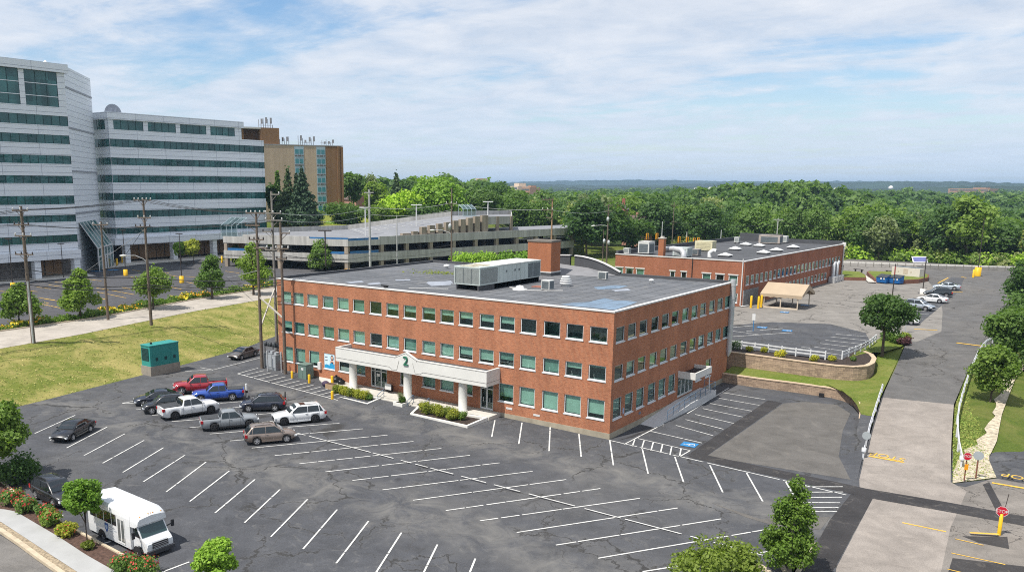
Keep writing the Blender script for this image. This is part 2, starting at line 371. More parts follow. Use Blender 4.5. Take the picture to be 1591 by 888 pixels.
def hz(x, y):
    x, y = np.asarray(x, float), np.asarray(y, float)
    ss = lambda a, b, t: (lambda k: k*k*(3-2*k))(np.clip((t-a)/(b-a), 0, 1))
    z = np.where(x < -2, -.013*(x+2), 0.0)-.22
    xl, xr = xat(LOT_L, y), xat(RD_N, y)
    t = np.clip((xl-x)/(xl-xr), 0, 1)
    z = np.where(t > 0, z+(2.55-z)*t**1.6, z)
    z = np.where(t >= 1, 2.9, z)
    hill = ss(38, 78, -(x+95)*.5+(y-75)*.85)*ss(-58, -95, x)*ss(-31.5, -35.5, np.degrees(np.arctan2(x-30.3, y+62)))            # rise behind the parking deck
    z = np.where(x < xr, 3.2+8.8*hill, z)
    e = 2.8*ss(0, 1, (y-6)/40)*ss(33, 24, x)-.35                         # upper lot and its side slope
    e = np.where((x < 14) & (y < 33), -.3, e)
    e = np.where((x < 16.6) & (y < 28), -.4, e)
    e = np.where(y < 6, -.3, e)
    z = np.where((x > 13.5) | ((y > 31) & (x > -62)), e, z)
    z = np.where((y > 31) & (x <= -20) & (x > xr), 2.9, z)
    back = ss(171, 250, y)*ss(-95, -40, x)
    r_ = np.hypot(x-30, y+62)
    und = 4.5*np.sin(x*.011+1.3)*np.cos(y*.009)+3.0*np.sin(x*.027-y*.021)
    z = z*(1-back)+back*(-5.0+und*ss(250, 420, r_))
    z = z+9.5*np.exp(-(((x+104)/50)**2+((y-395)/75)**2))+back*7*np.exp(-(((x-20)/60)**2+((y-420)/60)**2))             # wooded knoll
    z = np.where((x > 34), z*ss(60, 34, x)-5*ss(36, 70, x)*ss(20, 60, y), z)
    outw = ss(500, 1100, r_); z = z*(1-outw)+outw*(2.0+und)
    return z
xs = np.unique(np.concatenate([np.linspace(-9000, -420, 22), np.arange(-420, -100, 10.), np.arange(-100, 60, 2.5), np.arange(60, 400, 10.), np.linspace(400, 9000, 22)]))
ys = np.unique(np.concatenate([np.linspace(-600, -80, 12), np.arange(-80, 190, 2.5), np.arange(190, 640, 10.), np.linspace(640, 12000, 30)]))
gx, gy = np.meshgrid(xs, ys); gz = hz(gx, gy)
nx, ny = len(xs), len(ys)
mb = MB(); mb.v = [tuple(p) for p in np.stack([gx.ravel(), gy.ravel(), gz.ravel()], 1).tolist()]
mb.f = [(j*nx+i, j*nx+i+1, (j+1)*nx+i+1, (j+1)*nx+i) for j in range(ny-1) for i in range(nx-1)]
mb.m = [0]*len(mb.f); mb.s = [True]*len(mb.f)
structure(mb, 'ground', GROUND_M)
def resample(pts, n):
    p = np.array(pts, float); d = np.concatenate([[0], np.cumsum(np.linalg.norm(np.diff(p, axis=0), axis=1))])
    t = np.linspace(0, d[-1], n); return np.stack([np.interp(t, d, p[:, k]) for k in range(p.shape[1])], 1)
def strip(name, A, B, n, rows, mat, shape=None, bumpy=0.0, kind='structure'):
    a, b = resample(A, n), resample(B, n); mb = MB(); vs = []
    for r in range(rows+1):
        t = r/rows
        for i in range(n):
            p = a[i]*(1-t)+b[i]*t
            if shape: p = p.copy(); p[2] = a[i][2]+(b[i][2]-a[i][2])*shape(t)
            if bumpy and 0 < r < rows: p = p+np.array([0, 0, rng.normal(0, bumpy)])
            vs.append(p)
    mb.add(vs, [(r*n+i, r*n+i+1, (r+1)*n+i+1, (r+1)*n+i) for r in range(rows) for i in range(n-1)], 0, True)
    o = structure(mb, name, mat); return o
def P3(pl, z): return [(p[0], p[1], z(p) if callable(z) else z) for p in pl]
strip('grass_bank', P3(LOT_L, lambda p: zlot(p[0])-.03), P3(RD_N, 3.18), 90, 12, GRASS, lambda t: t*(.75+.25*t) if t < 1 else 1, .05)
# car park: one tilted sheet, folded where the fall begins
mb = MB()
lx = [p for p in LOT_L if p[1] >= -60]
west = P3(LOT_L, lambda p: zlot(p[0])); n = len(west)
for i in range(n-1): mb.quad((-2, west[i][1], 0), (-2, west[i+1][1], 0), west[i+1], west[i])
mb.box(-2, 70, -60, 26.7, -.3, 0)
structure(mb, 'parking_lot', A_LOT)
strip('side_street', P3(RD_N, 3.2), P3(RD_F, 3.28), 60, 2, CONC_ROAD)
mb = MB(); kn = resample(RD_F, 40)
for i in range(39): mb.beam((*kn[i], 3.33), (*kn[i+1], 3.33), .22, .2)
for i in range(39):
    a, b = resample(BED_F, 40)[i], resample(BED_F, 40)[i+1]; mb.beam((*a, 3.45), (*b, 3.45), .22, .2)
structure(mb, 'street_kerb', KERB)
strip('flower_bed_soil', P3(RD_F, 3.3), P3(BED_F, 3.42), 40, 2, MULCH)
mb = MB(); bf = P3(BED_F, 3.45); mb.poly(bf+[(-90, 64, 3.45), (-150, 64, 3.45), (-150, 100, 3.45), (-165, 100, 3.45), (-165, -60, 3.45)])
structure(mb, 'office_parking_lot', A_OFF)
mb = MB(); mb.poly([(-133, 28, 3.5), (-138, 45, 3.5), (-138, 90, 3.5), (-150, 90, 3.5), (-150, 28, 3.5)]); mb.poly([(-123, -20, 3.5), (-123, 26, 3.5), (-132.9, 28, 3.5), (-150, 28, 3.5), (-150, -20, 3.5)])
structure(mb, 'office_forecourt', CONC)
# ramp, crossing and patches to the east
dl = [atd(u, v) for u, v in ((1335, 745), (1345, 700), (1358, 655), (1370, 617), (1392, 570), (1410, 530))]
dr = [atd(u, v) for u, v in ((1477, 750), (1478, 690), (1480, 655), (1482, 628), (1502, 580), (1525, 538))]
mb = MB()
for i in range(5):
    rows = 6
    for k in range(rows):
        def lp(P, t): return tuple(P[i][j]*(1-t)+P[i+1][j]*t for j in range(3))
        a, b = lp(dl, k/rows), lp(dl, (k+1)/rows); c, d = lp(dr, (k+1)/rows), lp(dr, k/rows)
        fz = lambda p: (p[0], p[1], zdrive(p[1])+.012)
        mb.quad(fz(a), fz(d), fz(c), fz(b), 0 if i < 3 else 1)
structure(mb, 'drive', [A_DRIVE, A_UPD])
mb = MB(); mb.poly([at(u, v, .008) for u, v in ((1300, 880), (1290, 930), (1455, 930), (1462, 888), (1477, 818), (1490, 790), (1502, 762), (1477, 748), (1335, 743), (1336, 765), (1357, 772))])
structure(mb, 'drive_foot', A_DRIVE)
mb = MB(); mb.poly([at(u, v, .006) for u, v in ((1477, 752), (1500, 756), (1545, 742), (1700, 770), (1700, 960), (1455, 930), (1462, 888), (1477, 818), (1490, 790), (1502, 762))])
structure(mb, 'crossing', A_CROSS)
mb = MB()
z9 = lambda x, y: (920+x/3.3146, 500+y/3.3146)
mb.poly([at(*z9(x, y), .013) for x, y in ((905, 402), (978, 415), (590, 686), (555, 700), (487, 686))])
mb.poly([at(u, v, .017) for u, v in ((1090, 706), (1097, 706), (1300, 748), (1345, 758), (1470, 779), (1591, 801), (1700, 820), (1700, 838), (1591, 816), (1460, 792), (1345, 772), (1300, 761), (1068, 709))])
mb.poly([at(u, v, .020) for u, v in ((1322, 767), (1356, 773), (1330, 820), (1296, 882), (1262, 930), (1215, 930), (1262, 856), (1290, 806))])
mb.poly([at(u, v, .020) for u, v in ((1527, 752), (1537, 748), (1562, 795), (1550, 797))])
mb.poly([at(u, v, .012) for u, v in ((1495, 832), (1565, 833), (1568, 852), (1520, 842))])
mb.poly([at(u, v, .012) for u, v in ((1480, 866), (1600, 880), (1640, 930), (1465, 915))])
mb.poly([atl(*p, .01) for p in ((962, 683), (1015, 664), (1030, 659), (1018, 664), (985, 678))])
structure(mb, 'asphalt_patches', A_PATCH)
mb = MB(); mb.poly([at(*z9(x, y), .010) for x, y in ((590, 690), (985, 418), (1100, 410), (1260, 425), (1330, 470), (1290, 560), (1270, 690), (1330, 810))])
mb.poly([atl(u, v, .01) for u, v in ((1105, 780), (1180, 805), (1290, 802), (1275, 822), (1210, 818), (1160, 803))])
structure(mb, 'worn_pavement', A_WORN)
mb = MB(); mb.poly([at(u, v, .014) for u, v in ((1548, 650), (1560, 625), (1600, 610), (1760, 640), (1760, 780), (1700, 770), (1545, 742), (1538, 720), (1550, 690))])
structure(mb, 'lower_drive', A_LOT)
# upper lot
UPB = [(-58, 34), (10.3, 33.2), (11.2, 40), (11.4, 46.5)]
mb = MB(); mb.poly(P3(UPB+[(14.5, 47.5), (16, 60), (13.5, 80), (10.5, 100), (2, 140), (-4, 168), (-60, 168)], 2.8)); structure(mb, 'upper_lot', A_UP)
dlt, drt = dl[-1], dr[-1]
mb = MB(); mb.poly([(11.4, 46.4, 2.795), (dlt[0], dlt[1]-.1, 2.795), (drt[0]+.3, drt[1]-.1, 2.795), (25, 60, 2.795), (27, 90, 2.795), (26, 172, 2.795), (-30, 172, 2.795), (-30, 120, 2.795), (-5, 90, 2.795), (0, 60, 2.795)])
structure(mb, 'upper_lane', A_UPD)
mb = MB(); mb.poly([at(u, v, 2.812) for u, v in ((1136, 540), (1135, 505), (1200, 500), (1290, 503), (1345, 517), (1352, 530), (1345, 543), (1312, 556), (1280, 556), (1225, 550))]); mb.poly([at(u, v, 2.811) for u, v in ((1400, 505), (1440, 470), (1478, 430), (1498, 432), (1490, 452), (1425, 506))])
structure(mb, 'sealed_bays', A_LOT)
WU = [(-1.2, 29.75), (.95, 29.7), (7.6, 29.26), (10.7, 29.3), (12.4, 29.9), (13.3, 31.2), (13.45, 33.2), (13.1, 36), (12.3, 38.3), (11.3, 39.6)]
WL = [(-.05, 26.6), (3.4, 26.5), (7.85, 26.75), (10.8, 26.75), (12.4, 26.0), (13.6, 24.5), (14.5, 22.3), (15.1, 19.8), (15.45, 17.8)]
dle = [tuple(p) for p in resample([(p[0]-.12, p[1], p[2]+.01) for p in dl], 60)]
strip('grass_terrace', [(0, 26.7, .98), (7.85, 26.9, .98), (11, 26.9, .98), (13, 25.6, .98), (14.5, 22.8, .95), (15.5, 18.2, .85)]+[p for p in dle if p[1] > 17.5],
      [(0, 29.7, 1.3), (7.6, 29.3, 1.33), (10.7, 29.3, 1.35), (12.6, 30, 1.35), (13.4, 31.6, 1.4), (13.5, 34, 1.6), (13.2, 37, 2.1), (12.4, 40, 2.5), (11.6, 46.5, 2.79)], 70, 6, GRASS2, None, .03)
mb = MB(); mb.poly(P3(WU+[(11.0, 42), (10.8, 45.6), (10.2, 45.6), (10.4, 33.3), (9, 32), (-1.2, 32.2)], 2.815)); structure(mb, 'mulch_bed', MULCH)
mb = MB(); mb.poly([(*p[:2], 2.83) for p in [at(u, v, 2.83) for u, v in ((1318, 555), (1352, 534), (1372, 522), (1405, 528), (1409, 533), (1398, 539), (1370, 547), (1350, 547))]]); structure(mb, 'grass_island', GRASS2)
# grass and stones right of the drive
dre = [(p[0]+.12, p[1], p[2]) for p in dr]
ro = [at(1548, 742, .03), at(1535, 712, .03), at(1548, 690, .05), at(1555, 655, .3), at(1575, 610, .5), at(1620, 570, .3), (33, 60, 0)]
mb = MB(); strip('grass_verge', dre, ro, 40, 6, GRASS2, None, .02)
a_, b_ = resample(ro, 40), resample(dre, 40); fr_ = np.interp(np.arange(40), [0, 3, 6, 9, 12, 24, 30, 39], [1, .98, .6, .34, .24, .2, .05, .01])*(1+rng.normal(0, .16, 40)*(np.arange(40) > 2))
mb = MB()
for i in range(30):
    for r in range(3):
        def P_(k, t):
            p = a_[k]*(1-fr_[k]*t)+b_[k]*fr_[k]*t; return (p[0], p[1], max(p[2]+.06, float(hz(p[0], p[1]))+.12))
        mb.quad(P_(i, r/3), P_(i+1, r/3), P_(i+1, (r+1)/3), P_(i, (r+1)/3))
structure(mb, 'stone_verge', STONES)
strip('drive_shoulder', [(15.4, 18.4, .84), (15.9, 15, .35), (16.4, 12, .02), (17.4, 7.0, .012)], [p for p in dle if p[1] < 18.6][::-1], 20, 3, A_LOT)
# foreground street edge
kb = [(-20, 735), (8, 752), (17, 760.7), (36, 776), (62.4, 791.9), (90.8, 807), (113.5, 822), (132.4, 831.6), (160.8, 846.7), (193, 863.7), (217.5, 876), (250, 893), (330, 935)]
sw1 = [(-60, 788), (0, 789), (24.6, 793.8), (56.7, 812.7), (94.6, 835), (132.4, 860), (181.6, 888), (260, 935)]
sw2 = [(-60, 800), (0, 808.9), (40, 835), (80, 861.5), (121, 888), (190, 935)]
gr2 = [(-60, 802), (0, 823), (30, 843), (62, 866.5), (94.6, 889), (160, 937)]
strip('planting_bed', [atl(*p, .10) for p in kb], [atl(*p, .10) for p in sw1], 30, 2, MULCH2)
strip('sidewalk', [atl(*p, .14) for p in sw1], [atl(*p, .14) for p in sw2], 30, 1, WALK)
strip('gravel_strip', [atl(*p, .11) for p in sw2], [atl(*p, .11) for p in gr2], 30, 2, GRAVEL)
k2 = [(p[0], p[1]+7) for p in gr2]
strip('front_street', [atl(*p, .03) for p in k2], [(-44, -60, .4), (-30, -60, .3), (-20, -60, .3), (-10, -60, .2)], 20, 2, A_FRONT)
mb = MB()
for ln, z, w in ((kb, .09, .16), (gr2, .09, .28)):
    q = resample([atl(*p, z) for p in ln], 30)
    for i in range(29): mb.beam(q[i], q[i+1], w, .2)
q = [atl(u, v, .09) for u, v in ((1240, 930), (1228, 900), (1210, 870), (1245, 838), (1255, 838), (1264, 844), (1262, 850), (1215, 930))]
for i in range(len(q)-1): mb.beam(q[i], q[i+1], .2, .2)
q = [atl(u, v, .09) for u, v in ((1140, 880), (1182, 879), (1200, 892), (1210, 905))]
for i in range(3): mb.beam(q[i], q[i+1], .2, .2)
q = [atd(1487, 752), atd(1500, 752), atd(1527, 755), atd(1545, 745)]
q = [at(1495, 833, .06), at(1520, 831, .06), at(1545, 833, .06), at(1560, 836, .06)]
structure(mb, 'kerb', KERB)
mb = MB(); mb.poly([atl(u, v, .05) for u, v in ((1240, 925), (1212, 872), (1246, 840), (1260, 843), (1258, 853), (1212, 925))]); structure(mb, 'corner_bed', MULCH)
# ---------------------------------------------------------------- painted markings
def stripe(mb, a, b, w=.11, m=0, z=.022, f=atl):
    a, b = f(*a, z), f(*b, z); a, b = np.array(a), np.array(b); d = (b-a)/np.linalg.norm(b-a); nrm = np.array([-d[1], d[0], 0])*w/2
    L = np.linalg.norm(b-a); k = max(1, int(L/1.4)); t0 = 0.0
    for i in range(k):                                      # worn paint: short gaps where cracks cross it
        t1 = (i+1)/k-(rng.uniform(.006, .02) if (i < k-1 and rng.random() < .4) else 0)
        p, q = a+(b-a)*t0, a+(b-a)*t1; mb.quad(p-nrm, q-nrm, q+nrm, p+nrm, m); t0 = (i+1)/k
mb = MB()
A = lambda x, y: (380+x/3.581, 640+y/3.581)
B = lambda x, y: (680+x/3.581, 640+y/3.581)
Cc = lambda x, y: (960+x/4.419, 700+y/4.419)
D_ = lambda x, y: (x/4.44, 560+y/4.44)
Bus = lambda x, y: (x/5.287, 720+y/5.287)
Q = lambda x, y: (190+x/4.3, 520+y/4.3)
lines = [(A(240, 82), A(528, 60)), (A(262, 125), A(658, 91)), (A(40, 198), A(795, 126)), (A(168, 240), A(940, 161)), (A(305, 285), A(1095, 200)), (A(450, 330), B(180, 238)), (A(600, 378), B(345, 280)),
         (A(768, 430), B(528, 327)), (A(937, 488), B(715, 373)), (B(45, 545), B(905, 423)), (B(235, 602), B(1125, 477)), (B(440, 667), Cc(410, 390)), (B(658, 737), Cc(708, 465)), (B(893, 810), (1200, 820)), ((998.5, 887), (1235, 849)),
         ((462, 672), (1185, 861.5)),
         (Q(720, 706), Q(830, 697)), (Q(585, 660), Q(830, 640)), (Q(450, 617), Q(540, 610)), (Q(330, 577), Q(520, 563)), (Q(200, 536), Q(262, 530)), (Q(90, 498), Q(125, 495)), (Q(655, 455), Q(830, 441)), (Q(650, 492), Q(790, 480)), (Q(905, 530), Q(1015, 521)), (Q(915, 582), Q(1015, 573)), (Q(0, 455), Q(100, 436)), (Q(0, 455), Q(92, 456)),
         (D_(240, 500), D_(518, 375)), (D_(345, 547), D_(625, 415)), (D_(460, 600), D_(740, 455)), (D_(580, 652), D_(862, 502)), (D_(708, 705), D_(993, 548)), (D_(848, 768), D_(1128, 598)), (D_(990, 832), D_(1275, 650)),
         ((258, 763.5), (320, 717)), ((295, 778), (356, 731)), ((334, 796), (396, 744)), ((380, 811), (435, 759.5)), ((421, 832.7), (478, 774.6)), ((470.8, 852), (523.8, 790.8)), ((522.4, 874), (572.7, 808.4)), ((580, 895), (623.8, 826.5)), ((655, 895), (679.6, 845)), ((727, 895), (738.6, 866.8)),
         (Bus(1330, 888), Bus(1555, 803)), (Bus(840, 655), Bus(910, 635)), (Bus(470, 437), Bus(520, 418)),
         ((769, 652), (764, 678)), ((811, 656), (806, 689)), ((855, 661), (853, 700)), ((899.5, 673.5), (903, 709)), ((947.5, 684), (953, 722)), ((998, 697), (1007, 735)), ((1048.5, 709), (1062, 748)), ((1103, 722), (1123, 764)), ((1160, 734), (1185, 778)),
         ((946, 683), (1315, 768)), ((1221, 748), (1240, 780)),
         (z9(165, 628), z9(370, 522)), (z9(490, 470), z9(705, 338)), (z9(235, 598), z9(505, 660)), (z9(450, 692), z9(505, 660)), (z9(220, 603), z9(207, 638)), (z9(268, 608), z9(255, 650)), (z9(315, 618), z9(303, 660)), (z9(363, 628), z9(352, 672)), (z9(410, 640), z9(401, 683)), (z9(458, 650), z9(450, 692))]
for i, (a, b) in enumerate([((1121, 609), (1189, 620)), ((1112, 617), (1180, 629)), ((1103, 626), (1168, 638)), ((1092, 634), (1154, 647)), ((1080, 643), (1140, 657)), ((1065, 651), (1124, 666)), ((1050, 660), (1108, 676)), ((1030, 660.5), (1031, 661)), ((1010, 669), (1091, 687.5))]):
    lines.append((a, b))
for y0, y1 in ((245, 244), (282, 280), (318, 316), (352, 354), (386, 387), (414, 415)): lines.append((Cc(1235, y0), Cc(1545-max(0, (y0-300))*.35, y1)))
for a, b in lines: stripe(mb, a, b)
# striped no-parking strip beside the front wall
p0, p1 = np.array(Q(770, 258)), np.array(Q(1440, 435)); stripe(mb, p0, p1); stripe(mb, p0, Q(908, 220))
for k in range(13):
    s = p0+(p1-p0)*(.06+.075*k); stripe(mb, s, s+np.array([32-.7*k, -7.4+.1*k]))
stripe(mb, Q(420, 242), Q(605, 232)); stripe(mb, Q(520, 217), Q(605, 232)); stripe(mb, Q(600, 234), Q(930, 150))
# yellow paint
stripe(mb, (1350, 707.5), (1405, 717.5), .32, 1, .03, atd); stripe(mb, (1541, 749), (1700, 776), .3, 1, .04, at)
stripe(mb, (1402, 811), (1470, 825), .16, 1); stripe(mb, (1484, 836), (1528, 846), .09, 1, .03); stripe(mb, (1478, 858), (1562, 876), .09, 1, .03); stripe(mb, (1472, 883), (1510, 892), .09, 1, .03); stripe(mb, (1507, 826.5), (1552, 829), .22, 1, .15)
up = lambda u, v, dz=0: at(u, v, 2.83+dz)
Z = lambda x, y: (1130+x/5.548, 500+y/5.548); V = lambda x, y: (1240+x/4.439, 370+y/4.439)
for a, b in ((Z(700, 245), Z(1000, 285)), (Z(750, 213), Z(1040, 252)), (Z(800, 183), Z(1085, 216)), (Z(845, 155), Z(1170, 190)), (Z(890, 126), Z(1215, 160)), (Z(935, 103), Z(1230, 126)), (Z(640, 215), Z(715, 224)),
             (Z(40, 45), Z(230, 30)), (Z(40, 76), Z(270, 106)), (Z(40, 125), Z(430, 98)), (Z(165, 78), Z(480, 55)), (Z(430, 98), Z(560, 90)),
             (V(805, 500), V(910, 502)), (V(830, 520), V(900, 522)), (V(800, 553), V(860, 555)), (V(925, 480), V(980, 482)), (V(960, 462), V(1000, 463)), (V(1020, 430), V(1060, 430)), (V(1130, 345), V(1175, 348)), (V(1140, 325), V(1190, 327)), (V(1130, 305), V(1195, 306))): stripe(mb, a, b, .13, 0, 0, up)
stripe(mb, (1486, 532), (1526, 537), .45, 1, .01, up); stripe(mb, V(800, 625), V(960, 632), .35, 1, 0, up); stripe(mb, V(965, 308), V(1035, 272), .25, 1, 0, up); stripe(mb, V(1050, 370), V(1135, 370), .3, 1, 0, up)
stripe(mb, V(1125, 265), V(1160, 272), .3, 1, 0, up)
# yellow bays of the office lot
of = lambda u, v, dz=0: at(u, v, 3.475+dz)
o1 = lambda x, y: (x/3.171, 280+y/3.171)
for a, b in ((o1(165, 600), o1(295, 628)), (o1(215, 582), o1(300, 596)), (o1(240, 605), o1(215, 600)), (o1(0, 545), o1(70, 553)), (o1(120, 540), o1(185, 548)), (o1(180, 525), o1(250, 534)), (o1(240, 515), o1(300, 523)), (o1(270, 500), o1(330, 506)), (o1(420, 485), o1(500, 495)), (o1(480, 550), o1(620, 578)), (o1(540, 540), o1(660, 562)), (o1(600, 527), o1(690, 542)), (o1(480, 575), o1(520, 586)), (o1(150, 625), o1(205, 642)),
             ((203, 430), (213, 432)), ((262, 445), (282, 449)), ((225, 447), (245, 452)), ((290, 438), (305, 441)), ((288, 429), (308, 431)), ((325, 420), (345, 423)), ((350, 421), (372, 424)), ((240, 421), (262, 424)), ((205, 419), (218, 421)), ((305, 446), (322, 451)), ((262, 427), (280, 430)), ((60, 462), (85, 466)), ((150, 447), (175, 451))): stripe(mb, a, b, .16, 1, 0, of)
for u, v in ((62, 431), (78, 433), (104, 428), (150, 421), (176, 419)):
    a = at(u, v, 3.475); mb.poly([(a[0]+dx, a[1]+dy, 3.475) for dx, dy in ((-1.2, -.8), (1.2, -.8), (1.2, .8), (-1.2, .8))], 2)
# accessible-bay squares with a wheelchair mark
def access(mb, c, ang, k=1.0, z=.03):
    ca, sa = math.cos(ang), math.sin(ang); f = lambda x, y, dz=0: (c[0]+(ca*x-sa*y)*k, c[1]+(sa*x+ca*y)*k, c[2]+z+dz)
    mb.poly([f(x, y) for x, y in ((-.62, -.62), (.62, -.62), (.62, .62), (-.62, .62))], 2)
    ring = [f(.28*math.cos(t)-.05, .28*math.sin(t)-.2, .006) for t in np.linspace(R(100), R(380), 15)]; ring2 = [f(.2*math.cos(t)-.05, .2*math.sin(t)-.2, .006) for t in np.linspace(R(100), R(380), 15)]
    for i in range(14): mb.quad(ring[i], ring[i+1], ring2[i+1], ring2[i], 0)
    for x0, x1, y0, y1 in ((-.12, -.03, -.1, .3), (-.03, .22, -.06, .02), (.16, .24, -.34, -.06), (-.03, .16, .1, .16), (-.14, 0, .33, .47), (.24, .36, -.36, -.29)):
        mb.poly([f(x, y, .007) for x, y in ((x0, y0), (x1, y0), (x1, y1), (x0, y1))], 0)
access(mb, at(1071, 690.5, 0), R(95), 1.0)
for u, v in ((1184, 508.5), (1223, 513.5), (1219, 485), (1251, 474)): access(mb, at(u, v, 2.82), R(95), .95)
structure(mb, 'painted_lines', [LINE_W, LINE_Y, LINE_B])
def text_mesh(txt, size, ext=0.0):
    c = bpy.data.curves.new('txt', 'FONT'); c.body = txt; c.size = size; c.extrude = ext; c.align_x = 'CENTER'; c.align_y = 'CENTER'
    o = bpy.data.objects.new('txt', c); COL.objects.link(o); bpy.context.view_layer.update()
    me = bpy.data.meshes.new_from_object(o.evaluated_get(bpy.context.evaluated_depsgraph_get())); vs = [tuple(v.co) for v in me.vertices]; fs = [tuple(p.vertices) for p in me.polygons]
    bpy.data.objects.remove(o); bpy.data.curves.remove(c); bpy.data.meshes.remove(me); return vs, fs
for (u, v), wd, ang in (((1379, 708.5), 1.0, 174), ((1588, 742), 1.0, 174)):
    vs, fs = text_mesh('STOP', 1.05); c = atd(u, v, .04); a = R(ang)
    mb = MB(); mb.add([(c[0]+math.cos(a)*x*1.0-math.sin(a)*y, c[1]+math.sin(a)*x+math.cos(a)*y, zdrive(c[1]+math.sin(a)*x+math.cos(a)*y)+.045) for x, y, _ in vs], fs)
    structure(mb, 'painted_stop', LINE_Y)
# ---------------------------------------------------------------- brick office building
BRICK = brick_mat('orange_red_brick', (.425, .153, .074), (.295, .097, .049), (.385, .25, .165))
BRICK2 = brick_mat('rear_building_brick', (.315, .10, .052), (.225, .07, .036), (.33, .20, .135), .1)
CHIM = brick_mat('chimney_brick', (.37, .125, .052), (.30, .095, .042), (.34, .2, .13), .08)
FOUND = plain('concrete_foundation', (.33, .29, .22), .9, .25, .7, space='pos')
COPING = plain('white_coping', (.60, .59, .575), .5, .06, .6, space='pos')
t = NT('grey_roof_membrane'); P = t.pos()
c = t.mix(t.ramp(t.noise(P, .16, 6, .65, .6), [(.4, 0.0), (.68, 1.0)]), (.102, .107, .116), (.15, .154, .163))
mp = t.n('ShaderNodeMapping'); mp.inputs['Scale'].default_value = (.12, 1.1, 1); t.l(P, mp.inputs[0])
c = t.mix(1.0, c, t.ramp(t.noise(mp.outputs[0], 1.0, 4, .6), [(.35, .8), (.65, 1.15)]), 'MULTIPLY')
c = t.mix(t.ramp(t.noise(P, .55, 7, .7, 1.0), [(.56, 0.0), (.68, .5)]), c, (.24, .225, .2))
c = t.mix(1.0, c, t.ramp(t.noise(P, 6, 4, .7), [(.3, .85), (.7, 1.15)]), 'MULTIPLY')
ROOF = t.done(c, .75, .3)
PUDDLE = plain('sky_tinted_roof_puddle', (.115, .18, .255), .3, .4, .5, .5, space='pos')  # sky reflection of the wet roof patches put into the base colour
PATCH_L = plain('pale_roof_patch', (.27, .29, .33), .6, .2, .8, space='pos')
FRAME = plain('white_window_frame', (.62, .63, .64), .45, .05)
BLIND = plain('roller_blind', (.56, .60, .53), .8, .14, .9, space='pos')
BLIND_D = plain('dim_blind', (.27, .34, .30), .8, .3, .9, space='pos')  # same blind with weaker light put into its colour
INSIDE = plain('dim_interior', (.075, .09, .095), .9, .85, 1.3, space='pos')  # room gloom and mottled ceiling light put into the recess colour
GLASS = glass_mat('green_tinted_glass', (.60, .80, .755), 1.62)
GLASS_C = glass_mat('clear_door_glass', (.6, .7, .68), 1.5)
class Face:                                                  # a vertical wall plane: u along it, d outward, z up
    def __init__(s, o, ud):
        s.o = np.array(o, float); s.ud = np.array(ud, float)/np.linalg.norm(ud); s.nd = np.array([s.ud[1], -s.ud[0]])
    def p(s, u, d, z): q = s.o+s.ud*u+s.nd*d; return (q[0], q[1], z)
    def box(s, mb, u0, u1, d0, d1, z0, z1, m=0):
        vs = [s.p(u, d, z) for z in (z0, z1) for u, d in ((u0, d1), (u1, d1), (u1, d0), (u0, d0))]
        return mb.add(vs, [(0, 3, 2, 1), (4, 5, 6, 7), (0, 1, 5, 4), (1, 2, 6, 5), (2, 3, 7, 6), (3, 0, 4, 7)], m)
    def quad(s, mb, u0, u1, d, z0, z1, m=0): return mb.quad(s.p(u0, d, z0), s.p(u1, d, z0), s.p(u1, d, z1), s.p(u0, d, z1), m)
def wall(mb, F, L, z0, z1, holes, depth=.16, m=0):
    us = sorted({0.0, L} | {h[0] for h in holes} | {h[1] for h in holes}); zs = sorted({z0, z1} | {h[2] for h in holes} | {h[3] for h in holes})
    for a, b in zip(us, us[1:]):
        for c, d in zip(zs, zs[1:]):
            mu, mz = (a+b)/2, (c+d)/2
            if not any(h[0] < mu < h[1] and h[2] < mz < h[3] for h in holes): F.quad(mb, a, b, 0, c, d, m)
    for a, b, c, d in holes:
        mb.quad(F.p(a, 0, c), F.p(a, 0, d), F.p(a, -depth, d), F.p(a, -depth, c), m); mb.quad(F.p(b, 0, d), F.p(b, 0, c), F.p(b, -depth, c), F.p(b, -depth, d), m)
        mb.quad(F.p(a, 0, d), F.p(b, 0, d), F.p(b, -depth, d), F.p(a, -depth, d), m); mb.quad(F.p(b, 0, c), F.p(a, 0, c), F.p(a, -depth, c), F.p(b, -depth, c), m)
WR = random.Random(21)
